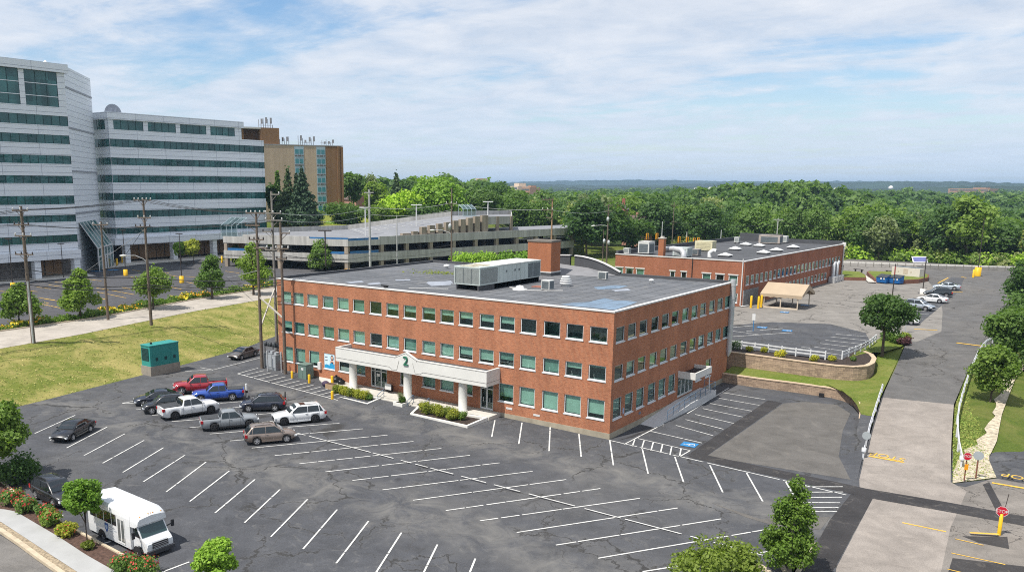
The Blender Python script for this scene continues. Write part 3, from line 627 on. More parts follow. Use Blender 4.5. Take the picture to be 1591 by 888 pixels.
def window(T, F, h, blind=1.0, dim=False, sub=True, label=None, glass=None, fr=.075, mull=0, depth=.1):
    a, b, c, d = h; mb = MB(); D = -depth
    F.box(mb, a+.002, a+fr, D-.07, D+.03, c+.004, d-.004); F.box(mb, b-fr, b-.002, D-.07, D+.03, c+.004, d-.004)
    F.box(mb, a+fr, b-fr, D-.07, D+.03, d-fr*.8, d-.004); F.box(mb, a+fr, b-fr, D-.07, D+.03, c+.004, c+fr)
    F.box(mb, a-.05, b+.05, D+.03, .05, c-.085, c+.02)                                   # sill
    for k in range(mull): u = a+(b-a)*(k+1)/(mull+1); F.box(mb, u-.03, u+.03, D-.06, D+.02, c+fr, d-fr*.8)
    i = -.75
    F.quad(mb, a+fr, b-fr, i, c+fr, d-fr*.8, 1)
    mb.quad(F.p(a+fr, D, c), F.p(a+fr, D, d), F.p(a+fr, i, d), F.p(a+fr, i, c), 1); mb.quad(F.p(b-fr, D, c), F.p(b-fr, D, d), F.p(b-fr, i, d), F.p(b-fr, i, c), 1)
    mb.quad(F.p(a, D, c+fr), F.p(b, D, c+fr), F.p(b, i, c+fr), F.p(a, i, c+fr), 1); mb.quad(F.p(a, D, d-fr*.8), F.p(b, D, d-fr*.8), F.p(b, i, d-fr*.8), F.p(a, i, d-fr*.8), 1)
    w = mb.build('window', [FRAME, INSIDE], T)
    if label: w['label'] = label
    g = MB(); F.quad(g, a+fr, b-fr, D-.02, c+fr, d-fr*.8); g.build('pane', glass or GLASS, w)
    if blind > 0:
        blind = min(1.0, max(.15, blind-abs(WR.gauss(0, .05))))
        g = MB(); F.quad(g, a+fr+.01, b-fr-.01, D-.12, d-fr-(d-c-2*fr)*blind, d-fr*.9); g.build('blind', BLIND_D if dim else BLIND, w)
    return w
B1L, B1W, B1H = 40.86, 27.67, 10.8
T1 = thing('brick_office_building', 'long three storey red brick office building with rows of white framed windows', 'building', (-20, 14, 0))
FS, FE = Face((-B1L, 0), (1, 0)), Face((0, 0), (0, 1))
FXS = [(-40.2, -38.58), (-38.24, -36.62), (-36.05, -34.43), (-33.74, -32.12), (-31.53, -29.91), (-29.33, -27.71), (-26.98, -25.36), (-24.74, -23.12), (-22.51, -20.89), (-20.16, -18.54), (-17.95, -16.33), (-15.75, -14.13), (-13.41, -11.79), (-11.21, -9.59), (-8.97, -7.35), (-6.61, -4.99), (-4.39, -2.77), (-2.17, -.55)]
SYS = [(.48, 2.1), (2.72, 4.34), (4.98, 6.6), (7.4, 9.02), (9.68, 11.3), (11.94, 13.56), (14.38, 16.0), (16.69, 18.31), (18.93, 20.55), (21.38, 23.0), (23.68, 25.3), (25.9, 27.5)]
top = [(1, 0), (1, 0), (1, 0), (1, 1), (.95, 0), (1, 1), (0, 0), (.5, 0), (.6, 0), (.5, 0), (.45, 0), (.55, 0), (.6, 0), (.6, 0), (0, 0), (0, 0), (.0, 0), (.0, 0)]
mid = [(.7, 0), (1, 1), (1, 0), (1, 1), (1, 0), (1, 0), (0, 0), (1, 0), (1, 1), (1, 0), (1, 0), (.65, 0), (.9, 0), (.65, 1), (.95, 0), (1, 1), (.42, 0), (.12, 1)]
low = {0: (1, 0), 1: (1, 0), 2: (.86, 0), 5: (1, 1), 9: (1, 1), 10: (1, 0), 13: (.8, 1), 14: (1, 0), 15: (1, 0), 16: (1, 0), 17: (.8, 0)}
hs, he = [], []
ws = []
for i, (a, b) in enumerate(FXS):
    ws.append((FS, (a+B1L, b+B1L, 8.1, 9.38), *top[i])); ws.append((FS, (a+B1L, b+B1L, 4.86, 6.14), *mid[i]))
    if i in low: ws.append((FS, (a+B1L, b+B1L, 1.55, 3.24), *low[i]))
POST = (FXS[3][0]+B1L, FXS[3][1]+B1L, 1.55, 3.24); HALF = (FXS[4][0]+B1L, FXS[4][1]+B1L, 1.55, 3.24); SM = (-15.7+B1L, -14.1+B1L, 1.55, 3.0)
D1 = (-26.95+B1L, -24.75+B1L, .56, 2.6); D2 = (-13.22+B1L, -11.78+B1L, .5, 2.9); SL = (-23.0+B1L, -22.2+B1L, 1.3, 2.75)
hs = [w[1] for w in ws]+[POST, HALF, SM, D1, D2, SL]
sb = random.Random(3); wse = []
for i, h in enumerate(SYS):
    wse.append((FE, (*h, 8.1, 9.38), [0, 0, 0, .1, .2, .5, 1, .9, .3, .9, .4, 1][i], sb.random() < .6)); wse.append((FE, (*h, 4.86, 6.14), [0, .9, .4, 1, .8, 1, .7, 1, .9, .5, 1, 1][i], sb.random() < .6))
    if i < 6: wse.append((FE, (*h, 1.55, 3.32), [.7, .6, 1, .4, 1, 1][i], True))
wse.append((FE, (21.4, 23.0, 1.45, 3.3), .6, True)); wse.append((FE, (18.75, 20.3, 1.5, 2.6), .8, True))
ED = (14.25, 18.15, .72, 2.75)
he = [w[1] for w in wse]+[ED]
mb = MB(); wall(mb, FS, B1L, .5, B1H-.12, hs); wall(mb, FE, B1W, .5, B1H-.12, he)
FN, FW = Face((0, B1W), (-1, 0)), Face((-B1L, B1W), (0, -1)); wall(mb, FN, B1L, .5, B1H-.12, []); wall(mb, FW, B1W, .3, B1H-.12, [])
mb.build('brick_wall', BRICK, T1)
mb = MB()
for F, L in ((FS, B1L), (FE, B1W)):
    hh = [h for h in (hs if F is FS else he) if h[2] < .9]
    us = sorted({0, L} | {h[0] for h in hh} | {h[1] for h in hh})
    for a, b in zip(us, us[1:]):
        if not any(h[0] <= a and b <= h[1] for h in hh): F.box(mb, a, b, -.15, .045, -.3, .5)
        else: F.box(mb, a, b, -.15, .045, -.3, .5)
mb.build('foundation', FOUND, T1)
mb = MB()
FS.box(mb, -.06, B1L+.06, -.3, .06, B1H-.12, B1H); FE.box(mb, .3, B1W+.06, -.3, .06, B1H-.12, B1H-.002)
mb.build('coping', COPING, T1)
mb = MB(); FN.box(mb, .3, B1L, -.3, .06, B1H-.4, B1H+.12); FW.box(mb, .3, B1W-.3, -.3, .06, B1H-.4, B1H+.1); mb.build('rear_parapet', plain('dark_parapet', (.07, .072, .078), .7, .15, .8), T1)
mb = MB(); mb.poly([(-B1L+.25, .25, 10.62), (-.25, .25, 10.62), (-.25, B1W-.25, 10.62), (-B1L+.25, B1W-.25, 10.62)]); rf = mb.build('roof', ROOF, T1)
mb = MB()
r7 = lambda x, y: (640+x/4.679, 370+y/4.679)
mb.poly([at(*r7(x, y), 10.632) for x, y in ((1080, 480), (1180, 466), (1290, 462), (1340, 448), (1400, 434), (1480, 452), (1560, 452), (1640, 462), (1560, 492), (1471, 520), (1380, 511), (1230, 497))]); mb.build('sky_tinted_puddle', PUDDLE, rf); mb = MB(); mb.poly([at(*r7(x, y), 10.632) for x, y in ((1320, 355), (1480, 340), (1570, 345), (1500, 365), (1350, 372))])
mb.build('sky_tinted_puddle', PUDDLE, rf)
PZ = 10.634
for pts in (((105, 315), (285, 310), (300, 325), (180, 340)), ((1450, 375), (1570, 365), (1590, 380), (1480, 385))): PZ += .003; mb = MB(); mb.poly([at(*r7(x, y), PZ) for x, y in pts]); mb.build('roof_patch', PATCH_L, rf)
s6 = lambda x, y: (400+x/2.96, 380+y/2.96)
for pts in (((500, 178), (560, 172), (570, 180), (520, 184)), ((400, 172), (480, 165), (490, 172), (430, 178)), ((775, 175), (890, 165), (890, 185), (800, 190)), ((630, 160), (700, 158), (705, 165), (640, 166))): PZ += .003; mb = MB(); mb.poly([at(*s6(x, y), PZ) for x, y in pts]); mb.build('roof_patch', PATCH_L, rf)
mb = MB()
for k in range(26):                                        # membrane seams
    x = -39.5+k*1.56; mb.box(x, x+.05, .3, B1W-.3, 10.621, 10.63+.0001*k)
mb.build('roof_seam', plain('roof_seam_dark', (.075, .077, .083), .7, .2, 1.0), rf)
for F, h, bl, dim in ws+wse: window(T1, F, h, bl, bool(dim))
# poster window, half-covered window, glazed entries
POST_M = [plain('poster_pale_blue', (.55, .72, .82), .5, .1), plain('poster_blue', (.03, .30, .55), .5, .1), plain('poster_skin', (.62, .40, .30), .6, .1), plain('poster_dark', (.03, .03, .05), .6, .1), plain('poster_white', (.75, .78, .8), .6, .1), FRAME]
a, b, c, d = POST; mb = MB(); FS.box(mb, a, b, -.12, -.05, c, d, 5); FS.quad(mb, a+.07, b-.07, -.045, c+.07, d-.06, 0)
def blob(u0, z0, ru, rz, dd, m, n=14): mb.poly([FS.p(u0+ru*math.cos(2*math.pi*k/n), dd, z0+rz*math.sin(2*math.pi*k/n)) for k in range(n)], m)
mb.poly([FS.p(u, -.043, z) for u, z in ((a+.07, c+.07), (b-.07, c+.07), (b-.07, c+.62), (b-.4, c+.74), (a+.8, c+.42), (a+.3, c+.5), (a+.07, c+.4))], 1)
blob(b-.42, d-.48, .23, .34, -.041, 3); mb.poly([FS.p(u, -.040, z) for u, z in ((b-.75, c+.55), (b-.12, c+.55), (b-.14, c+.85), (b-.3, c+1.0), (b-.58, c+1.0), (b-.72, c+.85))], 2)
mb.poly([FS.p(u, -.039, z) for u, z in ((b-.62, c+.55), (b-.22, c+.55), (b-.28, c+.82), (b-.56, c+.82))], 3); blob(b-.43, d-.42, .13, .19, -.038, 2); blob(b-.52, c+.5, .3, .2, -.036, 1)
for k in range(4): FS.quad(mb, a+.14, a+.62-.08*(k % 2), -.04, d-.32-.16*k, d-.25-.16*k, 3 if k % 2 else 4)
FS.box(mb, a-.05, b+.05, -.05, .05, c-.085, c+.01, 5)
o = mb.build('window', POST_M, T1); o['label'] = 'window covered by a blue and white advertising poster'
w = window(T1, FS, HALF, .0, False, label='window with a low white sign strip behind the glass', glass=GLASS_C)
mb = MB(); FS.quad(mb, HALF[0]+.1, HALF[1]-.1, -.2, 1.65, 2.05, 0); mb.build('sign_strip', WHITE, w)
window(T1, FS, SM, 1, True); window(T1, FS, SL, .0, False)
def glazed(F, h, leaves, top=.35, side=0.0, name='glass_door'):
    a, b, c, d = h; w = MB(); t_ = .07
    F.box(w, a, a+t_, -.16, -.04, c, d); F.box(w, b-t_, b, -.16, -.04, c, d); F.box(w, a+t_, b-t_, -.16, -.04, d-t_, d)
    if top: F.box(w, a+t_, b-t_, -.16, -.04, d-top-t_, d-top)
    for k in range(1, leaves): u = a+side+(b-a-side)*k/leaves; F.box(w, u-.05, u+.05, -.16, -.04, c, d-t_)
    if side: F.box(w, a+side-.05, a+side+.05, -.16, -.04, c, d-t_)
    F.box(w, a+t_, b-t_, -.15, -.05, c, c+.16)
    F.quad(w, a, b, -1.2, c, d, 1); F.quad(w, a, b, -.17, c-.02, c-.01, 1)
    for u in (a, b): w.quad(F.p(u, -.1, c), F.p(u, -.1, d), F.p(u, -1.2, d), F.p(u, -1.2, c), 1)
    w.quad(F.p(a, -.1, d), F.p(b, -.1, d), F.p(b, -1.2, d), F.p(a, -1.2, d), 1)
    dr_ = w.build(name, [WHITE, INSIDE], T1)
    g = MB(); F.quad(g, a+t_, b-t_, -.1, c+.1, d-t_); g.build('pane', GLASS_C, dr_)
    g = MB()
    for k in range(leaves):
        u = a+side+(b-a-side)*(k+.5)/leaves; F.box(g, u-.02, u+.02, -.04, .0, c+.75, c+1.15)
    g.build('handle', GALV, dr_)
glazed(FS, D1, 2, .3, .55); glazed(FS, D2, 2, .4); glazed(FE, ED, 4, .3)
# entrance portico
CAN = plain('portico_white_panel', (.65, .64, .605), .55, .06, .5, space='pos'); GROOVE = plain('panel_joint', (.22, .21, .2), .8)
x0, x1, yf, zb, zt, xp = -29.8, -11.05, -2.15, 3.22, 4.66, -20.42
mb = MB()
fas = [(x0, zb), (x1, zb), (x1, zt), (xp+1.35, zt), (xp, zt+.62), (xp-1.35, zt), (x0, zt)]
mb.poly([(x, yf, z) for x, z in fas]); mb.poly([(x, yf+.25, z) for x, z in fas][::-1])
for (xa, za), (xb, zb_) in zip(fas[2:]+fas[:0], fas[3:]): mb.quad((xa, yf, za), (xa, yf+.25, za), (xb, yf+.25, zb_), (xb, yf, zb_))
mb.quad((x0, yf, zb), (x0, yf+.25, zb), (x1, yf+.25, zb), (x1, yf, zb))
for xa in (x0, x1-.2): mb.box(xa, xa+.2, yf+.25, -.002, zb, zt-.003)
mb.quad((x0, yf, zb), (x0, yf, zt), (x0, yf+.25, zt), (x0, yf+.25, zb)); mb.quad((x1, yf, zb), (x1, yf+.25, zb), (x1, yf+.25, zt), (x1, yf, zt))
mb.box(x0+.2, x1-.2, yf+.25, -.003, zb+.1, zb+.22)
can = mb.build('entrance_canopy', CAN, T1)
can['label'] = 'white portico with a pointed centre carrying a green number'
mb = MB(); mb.box(x0+.2, x1-.2, yf+.25, -.004, zt-.42, zt-.36); mb.build('canopy_roof', plain('dark_canopy_roof', (.07, .07, .075), .8, .3, 1.2), can)
mb = MB(); zj = zb+.36
for (xa, za), (xb, zc) in (((x0, zj), (xp-2.1, zj)), ((xp-2.1, zj), (xp-1.75, zj-.22)), ((xp-1.75, zj-.22), (xp-1.15, zj-.22)), ((xp-1.15, zj-.22), (xp-.85, zt-.35)), ((xp+.85, zt-.35), (xp+1.15, zj-.22)), ((xp+1.15, zj-.22), (xp+1.75, zj-.22)), ((xp+1.75, zj-.22), (xp+2.1, zj)), ((xp+2.1, zj), (x1, zj)), ((xp-1.35, zt-.02), (xp-1.35, zt-.2)), ((xp+1.35, zt-.02), (xp+1.35, zt-.2)), ((x0, zt-.08), (xp-1.4, zt-.08)), ((xp+1.4, zt-.08), (x1, zt-.08)), ((xp-1.4, zt-.1), (xp, zt+.5)), ((xp, zt+.5), (xp+1.4, zt-.1))):
    mb.beam((xa, yf-.004, za), (xb, yf-.004, zc), .03, .03)
mb.box(x1+.001, x1+.012, yf, 0, zj-.015, zj+.015); mb.build('panel_joint', GROOVE, can)
vs, fs = text_mesh('2', 1.25, .05); mb = MB()
mb.add([(xp+.02+x*1.12, yf-.07-z, zt-.28+y) for x, y, z in vs], fs); mb.build('number', plain('number_green', (.03, .17, .10), .4), can)
mb = MB(); mb.add([(xp+.06+x*1.16, yf-.012-z*.1, zt-.31+y*1.04) for x, y, z in vs], fs); mb.build('number_backing', plain('number_grey', (.3, .33, .33), .4), can)
for x in (-28.0, -20.75, -14.12):
    mb = MB(); mb.lathe([(.47, 0), (.47, .14), (.41, .2), (.4, 2.62), (.45, 2.7), (.45, 2.8)], (x, -1.5, .42), 20); mb.build('column', CAN, can)
# walkway, steps, planters
mb = MB()
mb.box(-29.8, -23.9, -2.4, -.05, -.1, .5); mb.box(-23.9, -18.9, -2.3, -.05, -.1, .5); mb.box(-18.9, -10.9, -1.9, -.05, -.1, .46); mb.prism([(-34.5, -.05), (-29.8, -.05), (-29.8, -2.3), (-31.5, -2.2), (-33.6, -.9)], -.1, .52)
for k in range(2): mb.box(-23.2, -21.0, -2.3-.32*(k+1), -2.3-.32*k, -.1, .5-.16*(k+1)); mb.box(-19.7, -17.7, -2.0-.32*(k+1)-.25, -2.0-.32*k-.25, -.1, .5-.16*(k+1))
structure(mb, 'entrance_walkway', CONC)
def planter(name, pts, label, hgt, rim=.22, ramp=None):
    n = len(pts); c = np.mean(np.array(pts), 0); T = thing(name, label, 'planter', (c[0], c[1], 0)); mb = MB()
    for i in range(n):
        a, b = pts[i], pts[(i+1) % n]; ha, hb = hgt[i], hgt[(i+1) % n]
        d = np.array([b[0]-a[0], b[1]-a[1]]); L = np.linalg.norm(d); d /= L; nn = np.array([-d[1], d[0]])*rim
        vs = [(*a, -.05), (*b, -.05), (b[0]+nn[0], b[1]+nn[1], -.05), (a[0]+nn[0], a[1]+nn[1], -.05), (*a, ha), (*b, hb), (b[0]+nn[0], b[1]+nn[1], hb-.002*i), (a[0]+nn[0], a[1]+nn[1], ha-.002*i)]
        mb.add(vs, [(4, 5, 6, 7), (0, 1, 5, 4), (2, 3, 7, 6)])
    mb.build('planter_wall', CONC_W, T); q = MB(); q.poly([(p[0], p[1], min(hgt)-.07) for p in pts]); q.build('mulch', MULCH, T); return T
planter('concrete_planter', [(-29.2, -2.45), (-27.75, -4.5), (-23.05, -4.75), (-23.3, -2.45)], 'low white planter with clipped olive shrubs left of the entrance steps', [.35, .32, .32, .42])
planter('concrete_planter', [(-18.6, -2.6), (-17.6, -4.9), (-11.05, -4.98), (-11.0, -1.95)], 'long white planter with a row of shrubs right of the entrance steps', [.36, .33, .33, .46])
planter('concrete_planter', [(-20.95, -2.3), (-20.95, -3.45), (-19.8, -3.45), (-19.8, -2.3)], 'small square white planter in front of the middle portico column', [.55]*4, .15)
def railing(name, label, pts, posts, mat, h=.9, mid=True, r=.03, group=None):
    T = thing(name, label, 'railing', pts[0], 0, group); mb = MB()
    mb.path([(p[0], p[1], p[2]+h) for p in pts], r, 6)
    if mid: mb.path([(p[0], p[1], p[2]+h*.5) for p in pts], r*.8, 6)
    mb.build('rail', mat, T)
    q = resample(pts, posts)
    for p in q: m2 = MB(); m2.tube(p, (p[0], p[1], p[2]+h), r, n=6); m2.build('post', mat, T)
    return T
STEEL_B = plain('blue_grey_rail_paint', (.13, .19, .27), .45, .1)
for x, lb in ((-23.3, 'short blue grey handrail beside the left entrance steps'), (-19.55, 'short blue grey handrail between the middle column and the right steps'), (-17.6, 'short blue grey handrail at the right end of the entrance steps')):
    railing('handrail', lb, [(x, -2.1, .5), (x, -3.0, .1)], 2, STEEL_B, .72)
# ramp on the shaded side
z5 = lambda x, y: (880+x/8.881, 600+y/8.881)
mb = MB(); mb.add([(.06, 5.9, .02), (1.55, 5.6, .02), (1.75, 13.5, .62), (1.75, 20.0, .68), (.06, 20.0, .68), (.06, 13.5, .62), (1.55, 5.6, -.2), (1.75, 13.5, -.2), (1.75, 20, -.2), (.06, 20, -.2), (.06, 5.9, -.2)],
       [(0, 1, 2, 5), (5, 2, 3, 4), (1, 6, 7, 2), (2, 7, 8, 3), (3, 8, 9, 4), (0, 10, 6, 1)])
tag(single(mb, 'access_ramp', plain('ramp_concrete', (.52, .52, .52), .85, .08, .8), 'pale concrete access ramp rising along the shaded brick wall', 'ramp'), None)
railing('ramp_railing', 'dark blue metal railing along the concrete access ramp', [(1.68, 8.0, .22), (1.68, 13.5, .62), (1.68, 19.9, .68), (.5, 19.9, .68)], 11, STEEL_B, .85)
mb = MB(); mb.tube((1.66, 18.1, .68), (1.66, 18.1, 2.6), .06, n=8); mb.build('canopy_post', WHITE, T1)
mb = MB(); zb2, zt2 = 2.75, 3.4
mb.box(.01, 1.75, 14.1, 14.25, zb2, zt2); mb.box(1.6, 1.75, 14.25, 18.2, zb2, zt2-.002); mb.box(.01, 1.75, 18.2, 18.35, zb2, zt2-.004); mb.box(.01, 1.6, 14.25, 18.2, zb2+.1, zb2+.2)
sc_ = mb.build('side_canopy', CAN, T1); mb = MB(); mb.box(.02, 1.6, 14.25, 18.2, zb2+.25, zb2+.3); mb.build('canopy_roof', BLACK, sc_)
# ducting at the corner, vents, wall plates
mb = MB(); mb.path([(.2, 27.45, 11.1), (.2, 27.45, 3.3)], .3, 14); mb.path([(.2, 27.45, 3.3), (.2, 27.3, 2.8)], [.3, .1], 14)
for z in (4.2, 5.8, 7.4, 9.0, 10.4): mb.path([(.2, 27.45, z), (.2, 27.45, z+.12)], .33, 14)
mb.build('flue_duct', GALV, T1)
for u, z in ((-10.0+B1L, 1.02), (-7.1+B1L, .88)): mb = MB(); FS.box(mb, u-.33, u+.33, -.01, .03, z-.09, z+.09); mb.build('wall_vent', COPING, T1)
mb = MB(); FE.box(mb, 2.3, 2.55, 0, .03, 1.7, 2.2); mb.build('wall_sign', plain('sign_blue_grey', (.3, .36, .5), .5), T1)
mb = MB(); FE.box(mb, 5.6, 5.95, 0, .03, .95, 1.15); mb.build('wall_outlet', STEEL_B, T1)
mb = MB(); FS.box(mb, 14.95-.2, 14.95+.2, 0, .03, 1.75, 2.05); mb.box(-24.1, -23.3, -1.05, -1.0, .9, 1.5); mb.build('notice_board', COPING, T1)
mb = MB(); mb.box(-24.4, -23.9, -.5, -.1, .5, 1.15); tag(single(mb, 'waste_bin', BLACK, 'small dark bin beside the glass entrance doors', 'bin'), None)
mb = MB(); mb.box(-25.25, -24.9, .2, .5, 10.85, 11.0); mb.tube((-25.1, .3, 10.6), (-25.1, .3, 11.05), .04); mb.beam((-25.6, .2, 11.05), (-24.6, .2, 11.05), .05, .12); mb.build('roof_floodlight', BLACK, T1)
# arched parapet at the back of the roof and its sloping apron
ar = [(-21.0, 12.55), (-19.5, 12.62)], [(-18.9, 12.6), (-17.9, 12.55), (-16.9, 12.4), (-15.9, 12.18), (-15.0, 11.9), (-14.0, 11.5), (-12.9, 11.0)]
mb = MB(); cp = MB()
for seg in ar:
    for (xa, za), (xb, zc) in zip(seg, seg[1:]):
        mb.add([(xa, 27.35, 10.7), (xb, 27.35, 10.7), (xb, 27.35, zc), (xa, 27.35, za), (xa, 27.65, 10.7), (xb, 27.65, 10.7), (xb, 27.65, zc), (xa, 27.65, za)], [(0, 1, 2, 3), (5, 4, 7, 6), (3, 2, 6, 7)])
        cp.beam((xa, 27.45, za+.05), (xb, 27.45, zc+.05), .4, .12)
mb.build('arched_parapet', plain('dark_parapet', (.07, .072, .078), .7), T1); cp.build('arch_coping', COPING, T1)
mb = MB(); mb.add([(-21.2, 27.3, 11.6), (-16.9, 27.3, 11.3), (-13.4, 27.3, 10.66), (-14.2, 24.5, 10.64), (-18.7, 24.2, 10.64), (-21.2, 24.3, 10.64)], [(0, 5, 4), (0, 4, 1), (1, 4, 3), (1, 3, 2)]); mb.build('roof_apron', plain('apron_membrane', (.2, .2, .21), .8, .12, .8), T1)
# chimney
mb = MB(); mb.box(-22.15, -19.0, 22.0, 24.1, 11.1, 14.45); ch = mb.build('chimney', CHIM, T1)
mb = MB(); mb.box(-22.22, -18.93, 21.93, 24.17, 14.45, 14.65); mb.build('chimney_cap', plain('chimney_cap_stone', (.16, .14, .12), .8), ch)
mb = MB(); mb.box(-22.25, -18.9, 21.9, 24.2, 10.98, 11.1, 0); mb.box(-22.2, -18.95, 21.95, 24.15, 10.6, 10.98, 1); mb.build('chimney_flashing', [COPING, plain('dark_parapet', (.07, .072, .078))], ch)
# roof plant: each unit is a thing
UNIT = plain('pale_grey_cabinet', (.47, .52, .50), .5, .08, 1.0); UNIT_T = plain('cabinet_top', (.60, .60, .57), .6, .1, .8); LOUV = plain('louvre_grey', (.33, .35, .34), .6, .1); LOUV_D = plain('louvre_dark', (.13, .15, .16), .6, .1)
T = thing('rooftop_air_handler', 'long pale grey air handling unit with louvred end on the brick building roof', 'rooftop unit', (-18.6, 10.5, 10.6))
ux0, ux1, uy0, uy1, uz0, uz1 = -20.2, -17.1, 5.2, 16.6, 11.15, 12.95
mb = MB(); mb.box(ux0, ux1, uy0, uy1, uz0, uz1-.06, 0); mb.box(ux0-.04, ux1+.04, uy0-.04, 8.4, uz1-.12, uz1-.02, 0); mb.box(ux0-.05, ux1+.05, 8.4, uy1+.05, uz1-.06, uz1+.02, 1)
for k in range(10): y = 8.6+k*.8; mb.box(ux1, ux1+.025, y, y+.05, uz0, uz1-.06, 0)
mb.build('cabinet', [UNIT, UNIT_T], T)
mb = MB()
for k in range(30): x = ux0+.12+k*.098; mb.box(x, x+.05, uy0-.05, uy0-.003, uz0+.15, uz1-.2, 0 if k % 10 else 1)
for k in range(26): y = uy0+.15+k*.115; mb.box(ux1+.003, ux1+.04, y, y+.06, uz0+.15, uz1-.2, 0)
mb.build('condenser_louvre', [LOUV, LOUV_D], T)
mb = MB()
for k in range(10): y = 14.1+k*.24; mb.box(ux1+.003, ux1+.03, y, y+.17, uz0+.1, uz1-.2)
mb.build('intake_louvre', LOUV_D, T)
for y in (9.6, 11.2, 12.0): mb = MB(); mb.box(ux1+.026, ux1+.032, y+.2, y+.45, uz0+1.0, uz0+1.2); mb.build('warning_plate', LOUV_D, T)
mb = MB()
for k in range(40): mb.box(ux0+.15+rng.uniform(0, 2.5), ux0+.4+rng.uniform(0, 2.3), uy0+.1+k*.075, uy0+.14+k*.075, uz1-.03, uz1+.01+rng.uniform(0, .03))
mb.build('fan_grille', plain('rusty_fan_guard', (.42, .38, .29), .8, .35, 1.5), T)
mb = MB()
for x in (ux0+.15, ux1-.3): mb.box(x, x+.15, uy0+.05, uy1, 10.62, 11.15)
mb.box(ux0+.15, ux1-.15, 8, uy1-.2, 10.62, 11.1); mb.build('base_frame', plain('base_frame_dark', (.07, .07, .075), .7), T)
def lat(name, label, c, prof, mat, cat='roof vent', n=16): return single(MB().lathe(prof, c, n), name, mat, label, cat)
lat('roof_ventilator', 'round white ribbed ventilator on the grey roof right of the small condenser', (-12.63, 14.27, 10.6), [(.42, 0), (.42, .25), (.62, .28), (.62, .4), (.5, .42), (.5, .5), (.6, .52), (.58, .62), (.46, .64), (.46, .72), (.54, .74), (.5, .84), (.4, .86), (.4, .93), (.46, .95), (.4, 1.08), (0, 1.12)], WHITE)
lat('roof_ventilator', 'low white dome vent on a curb in front of the long air handler', (-14.72, 8.8, 10.6), [(.75, 0), (.75, .12), (.45, .14), (.42, .3), (.3, .42), (0, .48)], WHITE)
lat('roof_ventilator', 'small white mushroom vent left on the grey roof', (-33.6, 21.4, 10.6), [(.2, 0), (.2, .3), (.42, .32), (.38, .48), (0, .6)], WHITE)
lat('roof_ventilator', 'small white capped pipe near the right edge of the roof', at(1012, 440, 10.6), [(.16, 0), (.16, .25), (.3, .27), (.25, .42), (0, .5)], WHITE)
def condenser(c, s, label, rz=0.0):
    T = thing('condenser_unit', label, 'rooftop unit', c, rz); mb = MB(); mb.obox((0, 0, .08), s[0], s[1], s[2], 0, 0); mb.obox((0, 0, s[2]+.08), s[0]+.04, s[1]+.04, .04, 0, 0); mb.build('casing', UNIT_T, T, False)
    mb = MB(); mb.obox((0, -s[1]/2-.012, .15), s[0]*.84, .02, s[2]*.84, 0, 0); mb.obox((s[0]/2+.012, 0, .15), .02, s[1]*.8, s[2]*.84, 0, 0)
    for k in range(6): mb.obox((0, -s[1]/2-.025, .2+k*s[2]*.13), s[0]*.84, .02, .02, 0, 0)
    mb.build('coil_grille', LOUV_D, T, False)
    mb = MB(); mb.obox((-s[0]*.35, 0, 0), .1, s[1], .08); mb.obox((s[0]*.35, 0, 0), .1, s[1], .08); mb.build('feet', BLACK, T, False); return T
condenser((-12.55, 10.5, 10.62), (.95, .95, .85), 'dark sided condenser unit beside a blue panel in the middle of the roof')
condenser((-12.65, 22.6, 10.62), (1.0, .5, .75), 'small white condenser on the roof right of the chimney')
mb = MB(); mb.beam((-16.3, 9.4, 10.7), (-15.1, 8.6, 10.75), .12, .1); mb.beam((-14.0, 8.6, 10.68), (-11.9, 9.4, 10.68), .08, .08); mb.beam((-12.5, 9.1, 10.68), (-10.8, 10.5, 10.68), .1, .08); mb.beam((-20.5, 4.6, 10.68), (-24, 2.6, 10.68), .07, .06)
single(mb, 'roof_conduit', COPING, 'white conduit runs lying across the roof around the low dome vent', 'conduit')
mb = MB(); mb.box(-15.0, -13.6, 11.4, 12.4, 10.62, 10.72); single(mb, 'roof_mat', plain('rust_mat', (.28, .12, .09), .8, .3, 1.5), 'flat rust red panel lying on the roof behind the dome vent', 'panel')
# ---------------------------------------------------------------- rear brick building on the upper lot
def on_face(F, u, v):
    d = ray(u, v); n = np.array([F.nd[0], F.nd[1]]); k = ((F.o-CAM[:2])@n)/(d[:2]@n); p = CAM+d*k; return float((p[:2]-F.o)@F.ud), float(p[2])
c2 = np.array([-11.45, 66.7]); yw = R(2.2); sd = np.array([math.sin(yw), math.cos(yw)]); fd = np.array([-math.cos(yw), math.sin(yw)])
Z2, H2 = 2.8, 9.75
pe = at(1297, 378, H2); L2s = float((np.array(pe[:2])-c2)@sd); pl_ = at(942, 395.5, H2); L2f = float((np.array(pl_[:2])-c2)@fd)
F2f, F2s = Face(c2+fd*L2f, -fd), Face(c2, sd)
T2 = thing('rear_brick_building', 'two storey brick building on the upper lot with skylights on its dark roof', 'building', (*(c2+fd*L2f/2+sd*L2s/2), Z2))
hf, hs2 = [], []
k8 = lambda x, y: (930+x/7.576, 360+y/7.576)
for a, b, y0, y1 in ((200, 288, 375, 472), (320, 408, 382, 478), (443, 537, 388, 482), (842, 900, 415, 505), (972, 1035, 422, 512)):
    (ua, za), (ub, zb) = on_face(F2f, *k8(a, y0)), on_face(F2f, *k8(b, y1)); hf.append((ua, ub, 6.05, 7.5))
for a, b in ((1091, 1104.6), (1112, 1125.7), (1132.3, 1146.8)): ua, ub = on_face(F2f, a, 425)[0], on_face(F2f, b, 425)[0]; hf.append((ua, ub, 6.05, 7.5))
hf.append((on_face(F2f, 1141, 465)[0], on_face(F2f, 1145.5, 465)[0], 3.3, 4.8))
u0 = on_face(F2s, 1159.7, 425)[0]; u1 = on_face(F2s, 1167.0, 423)[0]; pw = (L2s-u0-1.0)/25
